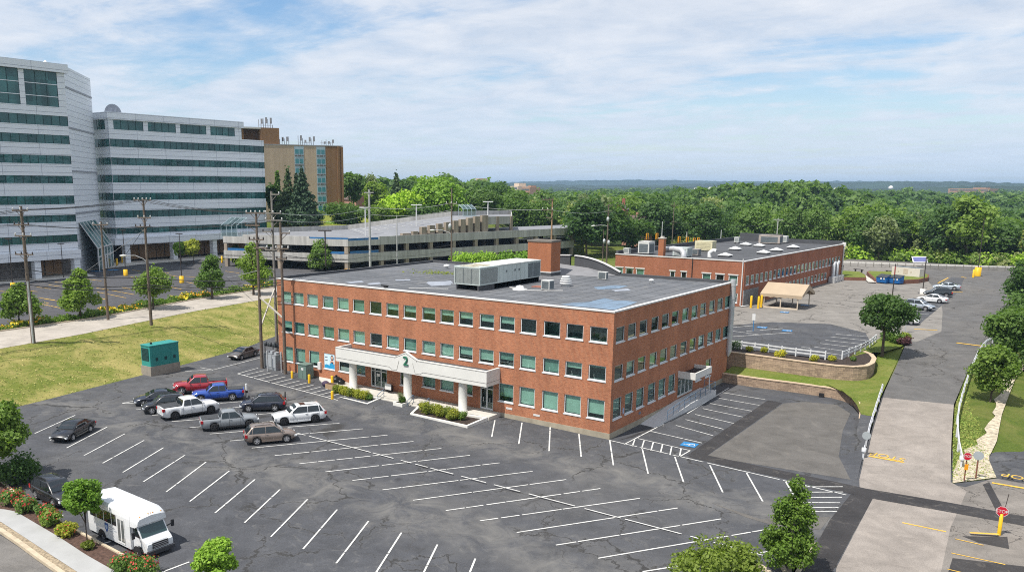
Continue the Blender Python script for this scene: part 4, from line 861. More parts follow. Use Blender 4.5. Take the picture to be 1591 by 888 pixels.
for k in range(25): hs2.append((u0+k*pw, u0+k*pw+pw*.66, 6.0, 7.45))
for k in range(9, 21): hs2.append((u0+k*pw, u0+k*pw+pw*.66, 3.6, 4.9))
dr2 = (.8, 3.2, 2.85, 5.0); hs2.append(dr2)
mb = MB(); wall(mb, F2f, L2f, Z2, H2-.12, hf); wall(mb, F2s, L2s, Z2, H2-.12, hs2)
Fb, Fl = Face(c2+sd*L2s, fd), Face(c2+sd*L2s+fd*L2f, -sd); wall(mb, Fb, L2f, Z2-.5, H2-.12, []); wall(mb, Fl, L2s, Z2-.5, H2-.12, [])
mb.build('brick_wall', BRICK2, T2)
mb = MB(); F2f.box(mb, -.06, L2f+.06, -.3, .08, H2-.12, H2+.02); F2s.box(mb, .3, L2s+.06, -.3, .08, H2-.12, H2+.018); mb.build('coping', COPING, T2)
q2 = lambda a, b, z: (*(c2+fd*a+sd*b), z)
mb = MB(); mb.poly([q2(.25, .25, H2-.22), q2(.25, L2s-.2, H2-.22), q2(L2f-.2, L2s-.2, H2-.22), q2(L2f-.2, .25, H2-.22)][::-1])
r2m = plain('dark_roof_membrane', (.075, .076, .08), .75, .3, .25, space='pos'); rf2 = mb.build('roof', r2m, T2)
mb = MB(); Fb.box(mb, 0, L2f, -.3, .1, H2-.3, H2+.55); Fl.box(mb, .3, L2s-.3, -.3, .1, H2-.3, H2+.5); mb.build('rear_parapet', plain('dark_parapet', (.07, .072, .078)), T2)
mb = MB()
for (x, y) in ((15, 238), (45, 240)): pass
for h in hf[:8]: mb = MB(); F2f.box(mb, h[0]-.1, h[1]+.1, .0, .07, h[3], h[3]+.16); mb.build('lintel', COPING, T2)
for i, h in enumerate(hf): window(T2, F2f, h, [1, .3, 1, 0, 0, .6, .0, 1, .5][i], True, fr=.12, depth=.08)
for i, h in enumerate(hs2[:-1]): window(T2, F2s, h, .3+.7*((i*7) % 5)/5 if i % 3 else 0, i % 2 == 0, fr=.14, depth=.08)
mb = MB(); F2s.box(mb, .8, 3.2, -.3, -.1, 2.85, 5.0); mb.build('entrance_door', plain('stone_grey_door', (.22, .23, .25), .6, .3, 1.5), T2)
mb = MB(); g0 = F2f.p(L2f-.28, .12, 0)
mb.tube((*g0[:2], Z2+.2), (*g0[:2], H2+.3), .09); mb.path([F2f.p(L2f-.28, .12, Z2+.2), F2f.p(L2f-.1, .5, Z2+.1), F2s.p(1.2, .5, Z2+.1)], .09, 6)
g1 = F2s.p(L2s-.2, .15, 0); mb.tube((*g1[:2], Z2), (*g1[:2], H2+.2), .14); mb.box(g1[0]-.3, g1[0]+.3, g1[1]-.2, g1[1]+.2, H2-.5, H2+.3); mb.build('downpipe', COPING, T2)
g0 = F2f.p(on_face(F2f, 1075.5, 420)[0], .06, 0); mb = MB(); mb.tube((*g0[:2], Z2), (*g0[:2], H2), .07); mb.build('downpipe', BLACK, T2)
# low stone-grey return wall left of the carport and the ducts at the far end
mb = MB(); F2s.box(mb, -.02, 6.2, .003, .12, Z2, 5.3); mb.build('stone_cladding', plain('stone_cladding', (.2, .2, .2), .8, .4, 2.0), T2)
mb = MB()
for u in (L2s-7.5, L2s-5.2): mb.path([F2s.p(u, .5, 2.9), F2s.p(u, .5, 6.2), F2s.p(u+.8, .5, 6.5)], .35, 8)
for k in range(4): F2s.box(mb, L2s-9+k*1.7, L2s-7.8+k*1.7, .2, 1.3, 2.8, 3.9)
mb.build('dust_duct', GALV, T2)
# plant and skylights on its roof
b2p = lambda x, y: (1120+x/6.345, 360+y/6.345); RZ = H2-.2
SKY = plain('skylight_acrylic', (.66, .67, .66), .35, .04)
for x, y in ((42, 245), (140, 180), (245, 137), (378, 148), (420, 217), (547, 193), (712, 163)):
    c = at(*b2p(x, y), RZ); T = thing('skylight', 'white pyramid skylight on the dark roof of the rear brick building', 'skylight', c, -yw, 'pyramid skylights on the rear roof')
    mb = MB(); mb.obox((0, 0, 0), 1.7, 1.7, .25); mb.build('curb', r2m, T, False)
    mb = MB(); mb.add([(-.95, -.95, .26), (.95, -.95, .26), (.95, .95, .26), (-.95, .95, .26), (0, 0, .72)], [(0, 1, 4), (1, 2, 4), (2, 3, 4), (3, 0, 4), (3, 2, 1, 0)]); mb.build('dome', SKY, T, False)
k9 = k8
def unit(px, s, label, mats, kind='box', name='rooftop_unit'):
    c = at(*px, RZ); T = thing(name, label, 'rooftop unit', c, -yw); mb = MB(); mb.obox((0, 0, .15), *s, 0, 0)
    mb.obox((0, 0, s[2]+.15), s[0]+.06, s[1]+.06, .06, 0, 0); mb.build('cabinet', mats[0], T, False)
    mb = MB(); mb.obox((0, -s[1]/2-.01, .3), s[0]*.8, .02, s[2]*.75); mb.obox((s[0]/2+.01, 0, .3), .02, s[1]*.8, s[2]*.75)
    for k in range(5): mb.obox((0, -s[1]/2-.03, .35+k*s[2]*.15), s[0]*.8, .02, .03)
    mb.build('grille', mats[1], T, False)
    mb = MB(); mb.obox((-s[0]*.4, 0, 0), .12, s[1], .15); mb.obox((s[0]*.4, 0, 0), .12, s[1], .15); mb.build('skid', BLACK, T, False); return T
unit(k9(560, 258), (2.0, 2.2, 1.9), 'large pale grey cooling unit left of the small brick chimney on the rear roof', (UNIT_T, LOUV_D))
unit(k9(985, 290), (2.5, 2.0, 1.3), 'grey twin fan unit right of the curved metal duct on the rear roof', (UNIT, LOUV))
unit(k9(1255, 225), (3.2, 1.8, 1.6), 'cream yellow box unit on the rear roof', (plain('cream_cabinet', (.62, .57, .38), .6), plain('cream_grille', (.5, .46, .3), .6)))
unit(k9(335, 262), (1.0, .8, .8), 'small white condenser at the left front edge of the rear roof', (UNIT_T, LOUV))
unit(k9(1150, 280), (1.1, 1.2, .9), 'small brownish box unit left of the white duct hood on the rear roof', (plain('drab_cabinet', (.32, .29, .27), .7), LOUV_D))
unit((1197, 378.5), (4.2, 1.8, 1.5), 'long beige rooftop unit near the back of the rear roof', (plain('beige_cabinet', (.38, .33, .29), .7), LOUV_D))
unit((1218, 377), (1.3, 1.2, 1.2), 'small white box unit behind the beige unit on the rear roof', (UNIT_T, LOUV))
unit((1145, 377.5), (.9, .9, 1.0), 'white cube vent among the skylights on the rear roof', (UNIT_T, LOUV))
c = at(*k9(742, 288), RZ); mb = MB(); mb.obox((c[0], c[1], RZ), .9, .9, 2.9); T = thing('brick_chimney', 'slim red brick chimney standing among the units on the rear roof', 'chimney', c); mb.build('stack', CHIM, T); mb = MB(); mb.obox((c[0], c[1], RZ+2.9), 1.05, 1.05, .12); mb.obox((c[0], c[1], RZ+3.02), .5, .5, .25); mb.build('cap', CONC, T)
c = np.array(at(*k9(850, 292), RZ)); mb = MB(); mb.path([c+(-1.6, 1.5, 1.0), c+(0, 1.0, 1.2), c+(1.5, .6, 1.1), c+(2.0, .3, .7), c+(2.1, .2, .0)], .48, 12); single(mb, 'roof_duct', GALV, 'curved bare metal duct right of the small chimney on the rear roof', 'duct')
c = np.array(at(*k9(1305, 298), RZ)); mb = MB(); mb.path([c, c+(0, 0, .7), c+(.5, .2, 1.1), c+(.9, .3, 1.0)], .35, 10); single(mb, 'roof_duct', WHITE, 'white gooseneck duct hood on the rear roof', 'duct')
mb = MB(); Fb.box(mb, 12, 21, 1.0, .1, H2-.1, H2+1.35); o = mb.build('penthouse', plain('dark_parapet', (.07, .072, .078)), T2)
# tan carport
T = thing('canvas_carport', 'tan canvas carport on pale posts beside the rear brick building', 'carport', (-6.4, 71.5, 2.8))
CANV = plain('tan_canvas', (.39, .305, .215), .8, .07, .6)
xa, xb, ya, yb, ze, zr = -9.3, -3.2, 68.1, 75.0, 4.95, 6.35; ym = (ya+yb)/2
mb = MB()
def cloth(p, q, r_, s_, n=8):
    for i in range(n): a, b = i/n, (i+1)/n; f = lambda P, Q, t: tuple(P[k]*(1-t)+Q[k]*t for k in range(3)); mb.quad(f(p, q, a), f(p, q, b), f(s_, r_, b), f(s_, r_, a))
cloth((xa, ya, ze), (xb, ya, ze), (xb, ym, zr), (xa, ym, zr)); cloth((xa, ym, zr), (xb, ym, zr), (xb, yb, ze), (xa, yb, ze))
for y in (ya, yb):
    for i in range(12): a, b = xa+(xb-xa)*i/12, xa+(xb-xa)*(i+1)/12; dz = .1*(i % 2); mb.quad((a, y, ze), (b, y, ze), (b, y, ze-.42-.1*((i+1) % 2)), (a, y, ze-.42-dz))
for x in (xa, xb): mb.poly([(x, ya, ze), (x, ym, zr), (x, yb, ze), (x, yb-.5, ze-.25), (x, ym, ze+.55), (x, ya+.5, ze-.25)])
mb.build('canvas_roof', CANV, T)
for x in (-8.75, -6.3, -3.85):
    for y in (68.35, 74.7): mb = MB(); mb.tube((x, y, 2.8), (x, y, ze), .09, n=8); mb.build('post', plain('pale_post', (.55, .46, .36), .6), T)
mb = MB(); mb.beam((-8.75, 68.35, 2.9), (-3.85, 68.35, 2.9), .22, .2); mb.build('wheel_stop', plain('pale_post', (.55, .46, .36)), T)
for u, v, lb in ((1166.5, 478, 'leftmost of the three yellow bollards by the carport'), (1178, 479, 'middle one of the three yellow bollards by the carport'), (1182.5, 477, 'rightmost of the three yellow bollards by the carport')):
    c = at(u, v, 2.8); single(MB().lathe([(.17, 0), (.17, 1.75), (.12, 1.85), (0, 1.88)], c, 12), 'bollard', YELLOW, lb, 'bollard', 'yellow steel bollards')
# ---------------------------------------------------------------- white office building far left
def panel_mat():
    t = NT('white_metal_panel'); sp = t.n('ShaderNodeSeparateXYZ'); t.l(t.pos(), sp.inputs[0]); cb = t.n('ShaderNodeCombineXYZ'); t.l(t.math('ADD', sp.outputs[0], sp.outputs[1]), cb.inputs[0]); t.l(sp.outputs[2], cb.inputs[1])
    b = t.n('ShaderNodeTexBrick', i_Scale=1.0, offset=0.0); b.inputs['Brick Width'].default_value = 7.2; b.inputs['Row Height'].default_value = 1.1; b.inputs['Mortar Size'].default_value = .045
    b.inputs['Color1'].default_value = (.76, .785, .82, 1); b.inputs['Color2'].default_value = (.73, .755, .795, 1); b.inputs['Mortar'].default_value = (.33, .35, .39, 1); t.l(cb.outputs[0], b.inputs['Vector'])
    return t.done(b.outputs['Color'], .45, .4)
PANEL = panel_mat()
def band_glass():
    t = NT('dark_green_glass'); sp = t.n('ShaderNodeSeparateXYZ'); t.l(t.pos(), sp.inputs[0]); cb = t.n('ShaderNodeCombineXYZ'); t.l(t.math('ADD', sp.outputs[0], sp.outputs[1]), cb.inputs[0]); t.l(sp.outputs[2], cb.inputs[1])
    b = t.n('ShaderNodeTexBrick', i_Scale=1.0, offset=0.0); b.inputs['Brick Width'].default_value = 1.55; b.inputs['Row Height'].default_value = 3.98; b.inputs['Mortar Size'].default_value = 0.0
    b.inputs['Color1'].default_value = (.012, .065, .066, 1); b.inputs['Color2'].default_value = (.042, .145, .14, 1); t.l(cb.outputs[0], b.inputs['Vector'])  # pane tones vary to stand in for uneven reflections
    f = t.noise(t.pos(), .25, 4, .6); t.bump(f, .25, .6)
    return t.done(t.mix(1.0, b.outputs['Color'], t.ramp(f, [(.3, .6), (.7, 1.35)]), 'MULTIPLY'), .05, .6)
PG = band_glass(); MUL = plain('mullion_dark', (.02, .05, .05), .4)
BOARD = plain('brown_shop_board', (.22, .135, .075), .8, .25, .4, space='pos'); STONE_W = plain('grey_rubble_stone', (.15, .135, .125), .9, .5, 1.6, space='pos')
T3 = thing('white_office_building', 'tall white office tower with stepped wing and dark green window bands', 'building', (-145, 40, 3.5))
def bands(F, L, z0, z1, gl, name='white_panel_wall', extra=()):
    mb = MB(); hl = [(0.0 if isinstance(g, tuple) and len(g) == 2 else g[2], L if len(g) == 2 else g[3], g[0], g[1]) for g in gl]; wall(mb, F, L, z0, z1, hl, .12); mb.build(name, PANEL, T3)
    for a, b, c, d in hl:
        g = MB(); F.quad(g, a, b, -.12, c, d, 0); n = max(1, int((b-a)/1.55))
        for k in range(n+1): u = a+(b-a)*k/n; F.box(g, max(a, u-.035), min(b, u+.035), -.12, -.06, c, d, 1)
        F.box(g, a, b, -.121, .06, c-.12, c-.001, 2); g.build('window_band', [PG, MUL, PANEL], T3)
TWR = [(31.7, 33.5), (28.4, 30.0), (24.7, 26.25), (21.1, 22.5), (17.2, 18.8), (13.9, 15.2), (10.0, 11.4)]
FT = Face((-127, -24), (0, 1)); LT = 48.9
big = [(35.1, 41.3, a, a+6.2) for a in (24+17.2-14.4, 24+17.2-7.2, 24+17.2)]
big = [(35.1, 41.3, 24+17.2-7.2*k, 24+23.4-7.2*k) for k in range(5)]
bands(FT, LT, 8.5, 41.3, TWR+big)
mb = MB(); mb.box(-150, -126.4, -24.5, 25.4, 41.35, 42.9); mb.build('roof_parapet', PANEL, T3)
mb = MB(); mb.box(-150, -128.6, -24, 24.8, 8.5, 41.3); mb.build('tower_core', PANEL, T3)
FTn = Face((-127, 24.9), (-1, 0)); mb = MB(); wall(mb, FTn, 22, 8.5, 41.3, []); mb.build('white_panel_wall', PANEL, T3)
mb = MB()
for z in (36.9, 39.1): FT.box(mb, 24+17.2-7.2*4, 24+23.4, -.118, -.02, z-.06, z+.06)
mb.build('transom', PANEL, T3)
mb = MB(); FT.box(mb, 0, LT, -3, .9, 6.9, 8.5); mb.build('fascia', PANEL, T3)
mb = MB(); FT.box(mb, 0, LT, -4, -3.2, 3.5, 6.9, 0)
for k in range(13): FT.box(mb, 1+k*1.2, 2+k*1.2, -3.2, -3.1, 3.7, 6.7, 1)
mb.build('ground_floor_front', [STONE_W, PG], T3)
mb = MB()
for y in (17.6, 19.5, 21.2): mb.box(-130, -129.9, y, y+1.6, 3.7, 6.7)
mb.build('boarded_shopfront', BOARD, T3)
for y in (23.6, 15.8, 4.5, -6): mb = MB(); mb.box(-127.9, -126.5, y, y+1.2, 3.5, 6.9); mb.build('column', PANEL, T3)
mb = MB(); sl_ = [(-131, 27), (-146.6, 41.5), (-152, 41.5), (-152, 24), (-131, 24)]; mb.prism(sl_, 3.5, 43.4); mb.build('white_panel_wall', PANEL, T3)
mb = MB()
for z in (15.2, 23.5, 31.8, 39.4):
    mb = MB(); a, b = np.array(sl_[0]), np.array(sl_[1]); n_ = np.array([.68, .73])*.06; mb.beam((*(a+n_), z), (*(b+n_), z), .12, .35); mb.build('trim_band', plain('grey_trim', (.32, .33, .36), .6), T3)
WNG = [(29.1, 30.8), (25.2, 26.8), (21.4, 23.0), (17.5, 19.1), (13.6, 15.2), (10.0, 11.3)]
FWg = Face((-144, 43.5), (0, 1)); LW = 43.6
bands(FWg, LW, 8.6, 32.25, WNG); FR = Face((-160, 43.5), (1, 0)); bands(FR, 16, 8.6, 32.25, [(a, b, 0, 16) for a, b in WNG])
FN2 = Face((-144, 87.1), (-1, 0)); mb = MB(); wall(mb, FN2, 20, 3.5, 32.25, []); mb.build('white_panel_wall', PANEL, T3)
mb = MB(); mb.box(-164, -145, 45, 86.9, 8.6, 32.1); mb.build('wing_core', PANEL, T3)
FP = Face((-144.02, 43.5), (0, 1)); pw_ = [(32.85, 34.9, 1.2+k*8.6, 8.6+k*8.6) for k in range(4)]
bands(FP, 36.5, 32.26, 35.0, pw_); FPr = Face((-160, 43.48), (1, 0)); bands(FPr, 16, 32.26, 35.0, [(32.85, 34.9, 1, 14.6)])
mb = MB(); mb.box(-163, -143.5, 43.0, 80.4, 35.0, 36.5); mb.build('roof_parapet', PANEL, T3)
mb = MB(); mb.box(-162, -145.4, 45, 79.8, 32.3, 34.98); mb.build('penthouse_core', PANEL, T3)
mb = MB(); FWg.box(mb, -1.2, LW+.5, -2, 1.3, 7.6, 9.2); mb.build('fascia', PANEL, T3)
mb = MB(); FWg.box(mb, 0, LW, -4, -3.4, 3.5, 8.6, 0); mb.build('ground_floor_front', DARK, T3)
mb = MB()
for k in range(17): FWg.box(mb, 3+k*2.3, 5.1+k*2.3, -3.4, -3.3, 3.9, 7.3)
mb.build('boarded_shopfront', BOARD, T3)
for y in (45, 57.5, 69, 80): mb = MB(); mb.box(-144.6, -143.2, y, y+1.2, 3.5, 7.6); mb.build('column', PANEL, T3)
mb = MB(); mb.add([(-149.5, 46, 36.5), *[(-149.5, 48.2+2.2*math.cos(t)*-1, 36.5+2.3*math.sin(t)) for t in np.linspace(0, math.pi, 13)], (-150.5, 48.2, 36.5)], [(i, i+1, 14) for i in range(1, 13)]+[tuple(range(13, 0, -1))])
mb.build('fan_window', [plain('fan_window_grey', (.2, .22, .26), .5, .3, 2)], T3)
mb = MB(); mb.lathe([(.6, 0), (.6, 1.0), (.1, 1.6)], (-129, 22.5, 42.0), 8); mb.build('roof_vent', PANEL, T3)
# glazed entrance between the two blocks
mb = MB(); e0, e1 = np.array([-132.6, 28.6]), np.array([-142.5, 37.8]); od = np.array([.70, .714])*-1; od = np.array([.694, .72]); g = MB(); fr_ = MB()
P_ = lambda t, d, z: (*(e0+(e1-e0)*t+np.array([.68, .73])*d), z)
g.quad(P_(0, 3.2, 8.2), P_(1, 3.2, 8.2), P_(1, 0, 13.4), P_(0, 0, 13.4)); g.quad(P_(0, 3.2, 3.6), P_(1, 3.2, 3.6), P_(1, 3.2, 8.2), P_(0, 3.2, 8.2)); g.quad(P_(1, 3.2, 3.6), P_(1, 0, 3.6), P_(1, 0, 13.4), P_(1, 3.2, 8.2))
for k in range(6):
    t = k/5; fr_.beam(P_(t, 3.25, 8.2), P_(t, .05, 13.4), .16, .16); fr_.beam(P_(t, 3.25, 3.6), P_(t, 3.25, 8.2), .16, .16)
for z in (6.4, 8.2): fr_.beam(P_(0, 3.27, z), P_(1, 3.27, z), .22, .22)
for t in (.3, .42, .54): fr_.beam(P_(t, 3.3, 3.6), P_(t, 3.3, 6.4), .3, .2)
a_ = g.build('entrance_glazing', PG, T3); fr_.build('glazing_frame', WHITE, a_)
# ---------------------------------------------------------------- tan apartment tower behind
TANB = brick_mat('tan_brick', (.47, .36, .255), (.42, .32, .225), (.45, .36, .27), .06); BRNB = brick_mat('brown_brick', (.24, .13, .06), (.2, .105, .05), (.25, .16, .09), .08)
P0, P1 = np.array(far(392, 230, 262)[:2]), np.array(far(532, 230, 270)[:2]); LH = float(np.linalg.norm(P1-P0)); FH = Face(P0, P1-P0)
zg, zt3 = 10.0, on_face(FH, 500, 227)[1]
T4 = thing('tan_apartment_tower', 'tan and brown brick apartment tower with two columns of teal windows', 'building', (*((P0+P1)/2-FH.nd*8), zg))
uu = lambda px: on_face(FH, px, 260)[0]
mb = MB(); FH.box(mb, 0, uu(506), -18, 0, zg, zt3, 0); FH.box(mb, uu(506), LH, -18, .02, zg, zt3-.1, 1)
mb.build('brick_wall', [TANB, BRNB], T4)
mb = MB(); FH.box(mb, uu(524), uu(527.5), .021, .35, zg, zt3+.1); FH.box(mb, uu(530), LH+.1, .021, .3, zg, zt3-.1); mb.build('brick_rib', BRNB, T4)
mb = MB(); FH.box(mb, -.1, LH+.1, -18.2, .1, zt3, zt3+.25); mb.build('roof_edge', plain('roof_edge_grey', (.3, .3, .3), .7), T4)
TEAL = dark_glass('teal_glass', (.02, .17, .19), .1, .9); SPB = plain('pale_blue_panel', (.33, .42, .47), .6, .08, .5)
st = 14.15*float((CAM-np.array([*P0, 0]))@-FF)/FPX*-1 if False else 2.83
for pa, pb in ((458, 472.5), (492, 506)):
    ua, ub = uu(pa), uu(pb); mb = MB(); FH.box(mb, ua, ub, .021, .06, zg, zt3-.2); s_ = mb.build('window_column', SPB, T4)
    for k in range(8):
        z1_ = zt3-1.1-k*st
        m2 = MB(); FH.box(m2, ua+.25, (ua+ub)/2-.12, .06, .09, z1_-1.35, z1_); FH.box(m2, (ua+ub)/2+.12, ub-.25, .06, .09, z1_-1.35, z1_); m2.build('pane', TEAL, s_)
        m2 = MB(); FH.box(m2, ua+.1, ua+.9, .06, .14, z1_-2.05, z1_-1.7); FH.box(m2, ua+1.1, ub-.8, .06, .16, z1_-2.1, z1_-1.65); FH.box(m2, ub-.6, ub-.1, .06, .14, z1_-2.0, z1_-1.7); m2.build('air_conditioner', plain('ac_grey', (.13, .11, .1), .7, .2), s_)
mb = MB(); ph = [uu(355), uu(437)]; FH.box(mb, ph[1]-5.5, ph[1], -10, -1, zt3+.25, zt3+5.0, 0); FH.box(mb, ph[0], ph[1]-5.5, -9, -4, zt3+.25, zt3+4.6, 1); FH.box(mb, ph[0], ph[1]-5.51, -9, -1, zt3+4.61, zt3+5.1, 2)
for k in range(4): u = ph[1]-5.5-5.2*k; FH.box(mb, u-.3, u, -3.99, -1.2, zt3+.26, zt3+4.6, 0)
mb.build('roof_penthouse', [BRNB, plain('brown_shade_wall', (.13, .07, .035), .8), plain('pale_slab', (.5, .48, .45), .8)], T4)  # wall under the slab has its shade put into the brown
for px0, base, kind, lb in ((418, zt3+5.0, 5, 'cluster of aerials on the brown penthouse of the tan tower'), (480, zt3+.3, 6, 'cluster of roof vents and mast in the middle of the tan tower roof'), (513, zt3+.3, 4, 'small lattice aerial at the right end of the tan tower roof'), (446, zt3+.3, 3, 'thin whip aerials left on the tan tower roof')):
    mb = MB(); rr_ = random.Random(kind)
    for k in range(kind+2):
        u = uu(px0)+(k-kind/2)*.75; h = rr_.uniform(1.0, 3.3); p = FH.p(u, -3-.2*k, base); mb.tube(p, (p[0], p[1], base+h), .09, n=5)
        if k % 2: q = FH.p(u+.3, -3-.2*k, base+h*.8); mb.tube((q[0], q[1], base+h*.45), (q[0], q[1], base+h), .22, n=6)
    if kind != 3:
        p, q = FH.p(uu(px0)-2, -3, base+.8), FH.p(uu(px0)+2, -3, base+.8); mb.beam(p, q, .08, .08)
    single(mb, 'roof_aerial', plain('aerial_grey', (.25, .25, .26), .6), lb, 'aerial')
# ---------------------------------------------------------------- concrete parking deck
def board(name, c):
    t = NT(name); P = t.pos(); mp = t.n('ShaderNodeMapping'); mp.inputs['Scale'].default_value = (1.3, 1.3, .12); t.l(P, mp.inputs[0])
    c_ = t.mix(t.ramp(t.noise(mp.outputs[0], 1.0, 5, .65), [(.35, 0.0), (.7, 1.0)]), sc(c, .72), sc(c, 1.12)); c_ = t.mix(1.0, c_, t.ramp(t.noise(P, .12, 4, .6), [(.3, .85), (.7, 1.1)]), 'MULTIPLY'); return t.done(c_, .9, .15)
DECKC = board('stained_concrete', (.45, .44, .415)); COLC = board('column_concrete', (.34, .285, .225)); DECKS = plain('deck_surface', (.21, .215, .23), .85, .15, .3, space='pos')
BLUEP = plain('blue_guard_panel', (.03, .13, .30), .5, .2, .8)
GA, GL, GR = np.array([-90.9, 62.9]), np.array([-120.0, 54.2]), np.array([-77.0, 132.3])
FGl, FGr = Face(GL, GA-GL), Face(GA, GR-GA); LGl, LGr = float(np.linalg.norm(GA-GL)), float(np.linalg.norm(GR-GA))
BK = [np.array(far(702, 329, 226)[:2]), np.array(far(540, 349, 226)[:2]), np.array(far(400, 353, 212)[:2])]
GE = np.array(far(893, 352, 262)[:2])
T5 = thing('concrete_parking_deck', 'long grey concrete parking deck with two open levels', 'parking garage', (-100, 90, 3.5))
plan = [GL, GA, GR, GE, BK[0], BK[1], BK[2]]
mb = MB()
for za, zb in ((5.75, 6.05), (9.1, 9.45)): mb.prism([tuple(p) for p in plan], za, zb, 0)
mb.build('deck_slab', DECKC, T5)
mb = MB(); mb.poly([(*p, 9.46) for p in plan]); mb.build('roof_deck', DECKS, T5)
mb = MB()
FGl.box(mb, 0, LGl, -.3, 0, 5.3, 7.0); FGr.box(mb, 0, LGr, -.3, .001, 5.3, 7.05); FGl.box(mb, 0, LGl, -.3, .003, 8.6, 10.0)
FGl.box(mb, 5, LGl-9, -.3, .006, 10.0, 10.45); FGr.box(mb, 0, 8, -.3, .003, 8.6, 9.75); FGr.box(mb, 8, LGr, -.3, .004, 8.6, 10.35); mb.build('spandrel', DECKC, T5)
mb = MB()
for a, b in ((BK[2], BK[1]),): mb.prism([tuple(a), tuple(b), tuple(b+np.array([-.3, .3])), tuple(a+np.array([-.3, .3]))], 9.3, 10.6)
mb.prism([tuple(GE), tuple(GR), tuple(GR+np.array([-.3, 0])), tuple(GE+np.array([-.3, 0]))], 8.6, 10.35)
mb.build('rear_parapet', DECKC, T5)
for F, L, us in ((FGl, LGl, (0.1, 13.5, LGl-.9)), (FGr, LGr, [8.4+k*(LGr-9.4)/9 for k in range(10)])):
    for u in us: mb = MB(); F.box(mb, u, u+.8, -.9, -.06, 3.3, 8.6); mb.build('column', COLC, T5)
mb = MB()
for i in range(1, 4):
    for j in range(7): p = FGr.p(6+j*10.5, -10*i, 0); mb.box(p[0]-.4, p[0]+.4, p[1]-.4, p[1]+.4, 3.4, 9.1)
    for j in range(2): p = FGl.p(8+j*14, -9*i, 0); mb.box(p[0]-.4, p[0]+.4, p[1]-.4, p[1]+.4, 3.4, 9.1)
mb.build('inner_column', COLC, T5)
mb = MB(); FGr.box(mb, 0, LGr, -22, -21.6, 3.4, 9.1); FGl.box(mb, -3, LGl, -30, -29.6, 3.4, 9.1); mb.build('core_wall', plain('shaded_concrete', (.06, .06, .06), .9), T5)  # shade of the deck interior put into these wall colours
mb = MB(); FGr.box(mb, .2, 7.8, -.2, -.05, 9.75, 10.2); FGr.box(mb, .6, 7.8, -.25, -.1, 7.05, 7.6); FGl.box(mb, LGl-8.5, LGl-.9, -.25, -.1, 7.0, 7.5); FGl.box(mb, 1, 6, -.25, -.1, 7.0, 7.5); FGl.box(mb, LGl-8.9, LGl, -.2, -.05, 10.0, 10.35); mb.build('guard_panel', BLUEP, T5)
# rising ramp with its fins
us_ = [on_face(FGr, 600+x/4.972, 352)[0] for x in (135, 192, 217, 257, 283, 322, 345, 385, 410, 445, 470, 505, 530, 567, 585, 622, 642, 677, 695, 732, 750, 797)]
ue = on_face(FGr, 801, 345)[0]; ua, ub = us_[0], us_[-2]
zr_ = lambda u: 9.5+3.6*min(1, max(0, (u-ua+6)/(ub-ua+6)))
mb = MB(); bk0, bk1 = np.array(BK[0]), np.array(BK[1])
f0, f1, f2 = FGr.p(ua-6, -1.2, 0)[:2], FGr.p(ub, -1.2, 0)[:2], FGr.p(ue, -1.2, 0)[:2]
bE = np.array(far(795, 331, 240)[:2])
mb.poly([(*f0, 9.5), (*f1, 13.1), (*bk0, 13.1), (*bk1, 9.5)]); mb.poly([(*f1, 13.1), (*f2, 13.1), (*bE, 13.1), (*bk0, 13.1)])
mb.poly([(*f0, 9.47), (*bk1, 9.47), (*bk0, 12.7), (*f1, 12.7)]); mb.poly([(*f1, 12.7), (*bk0, 12.7), (*bE, 12.7), (*f2, 12.7)]); mb.build('ramp_deck', DECKS, T5)
mb = MB()
for a, b, za, zb in ((bk1, bk0, 9.5, 13.1), (bk0, bE, 13.1, 13.1)):
    o = np.array([-.3, .3]); mb.add([(*a, za-.6), (*b, zb-.6), (*b, zb+1.1), (*a, za+1.1), (*(a+o), za-.6), (*(b+o), zb-.6), (*(b+o), zb+1.1), (*(a+o), za+1.1)], [(0, 1, 2, 3), (5, 4, 7, 6), (3, 2, 6, 7), (0, 3, 7, 4), (1, 5, 6, 2)])
FGr.box(mb, ub+1.2, ue, -1.25, -.95, 11.9, 13.75); mb.prism([f2, tuple(bE), tuple(bE+np.array([-.3, 0])), (f2[0]-.3, f2[1])], 11.9, 13.75); mb.build('ramp_parapet', DECKC, T5)
for k in range(11):
    mb = MB(); a, b = us_[2*k], us_[2*k+1]; FGr.box(mb, a, b, -1.25, -.35, 9.46, zr_((a+b)/2)+1.0-(.6 if k < 2 else 0)); mb.build('ramp_fin', COLC, T5)
for u in (ue-5.5, ue-.9): mb = MB(); FGr.box(mb, u, u+.8, -1.3, -.8, 9.46, 13.76); mb.build('column', COLC, T5)
mb = MB()
for k in range(14):
    u = 6+k*2.7; a, b = FGr.p(u, -6, 0), FGr.p(u+1.2, -11, 0); z = zr_(u)*0+9.475
    mb.beam((a[0], a[1], z), (b[0], b[1], z), .15, .02)
for k in range(13):
    t = (k+.5)/13; a = np.array(f0)*(1-t)+np.array(f1)*t; b = bk1*(1-t)+bk0*t; z = 9.5+3.6*t+.03
    for s0, s1 in ((.55, .75), (.8, .97)): p, q = a*(1-s0)+b*s0, a*(1-s1)+b*s1; mb.beam((*p, z), (*q, z), .16, .02)
mb.build('bay_lines', LINE_W, T5)
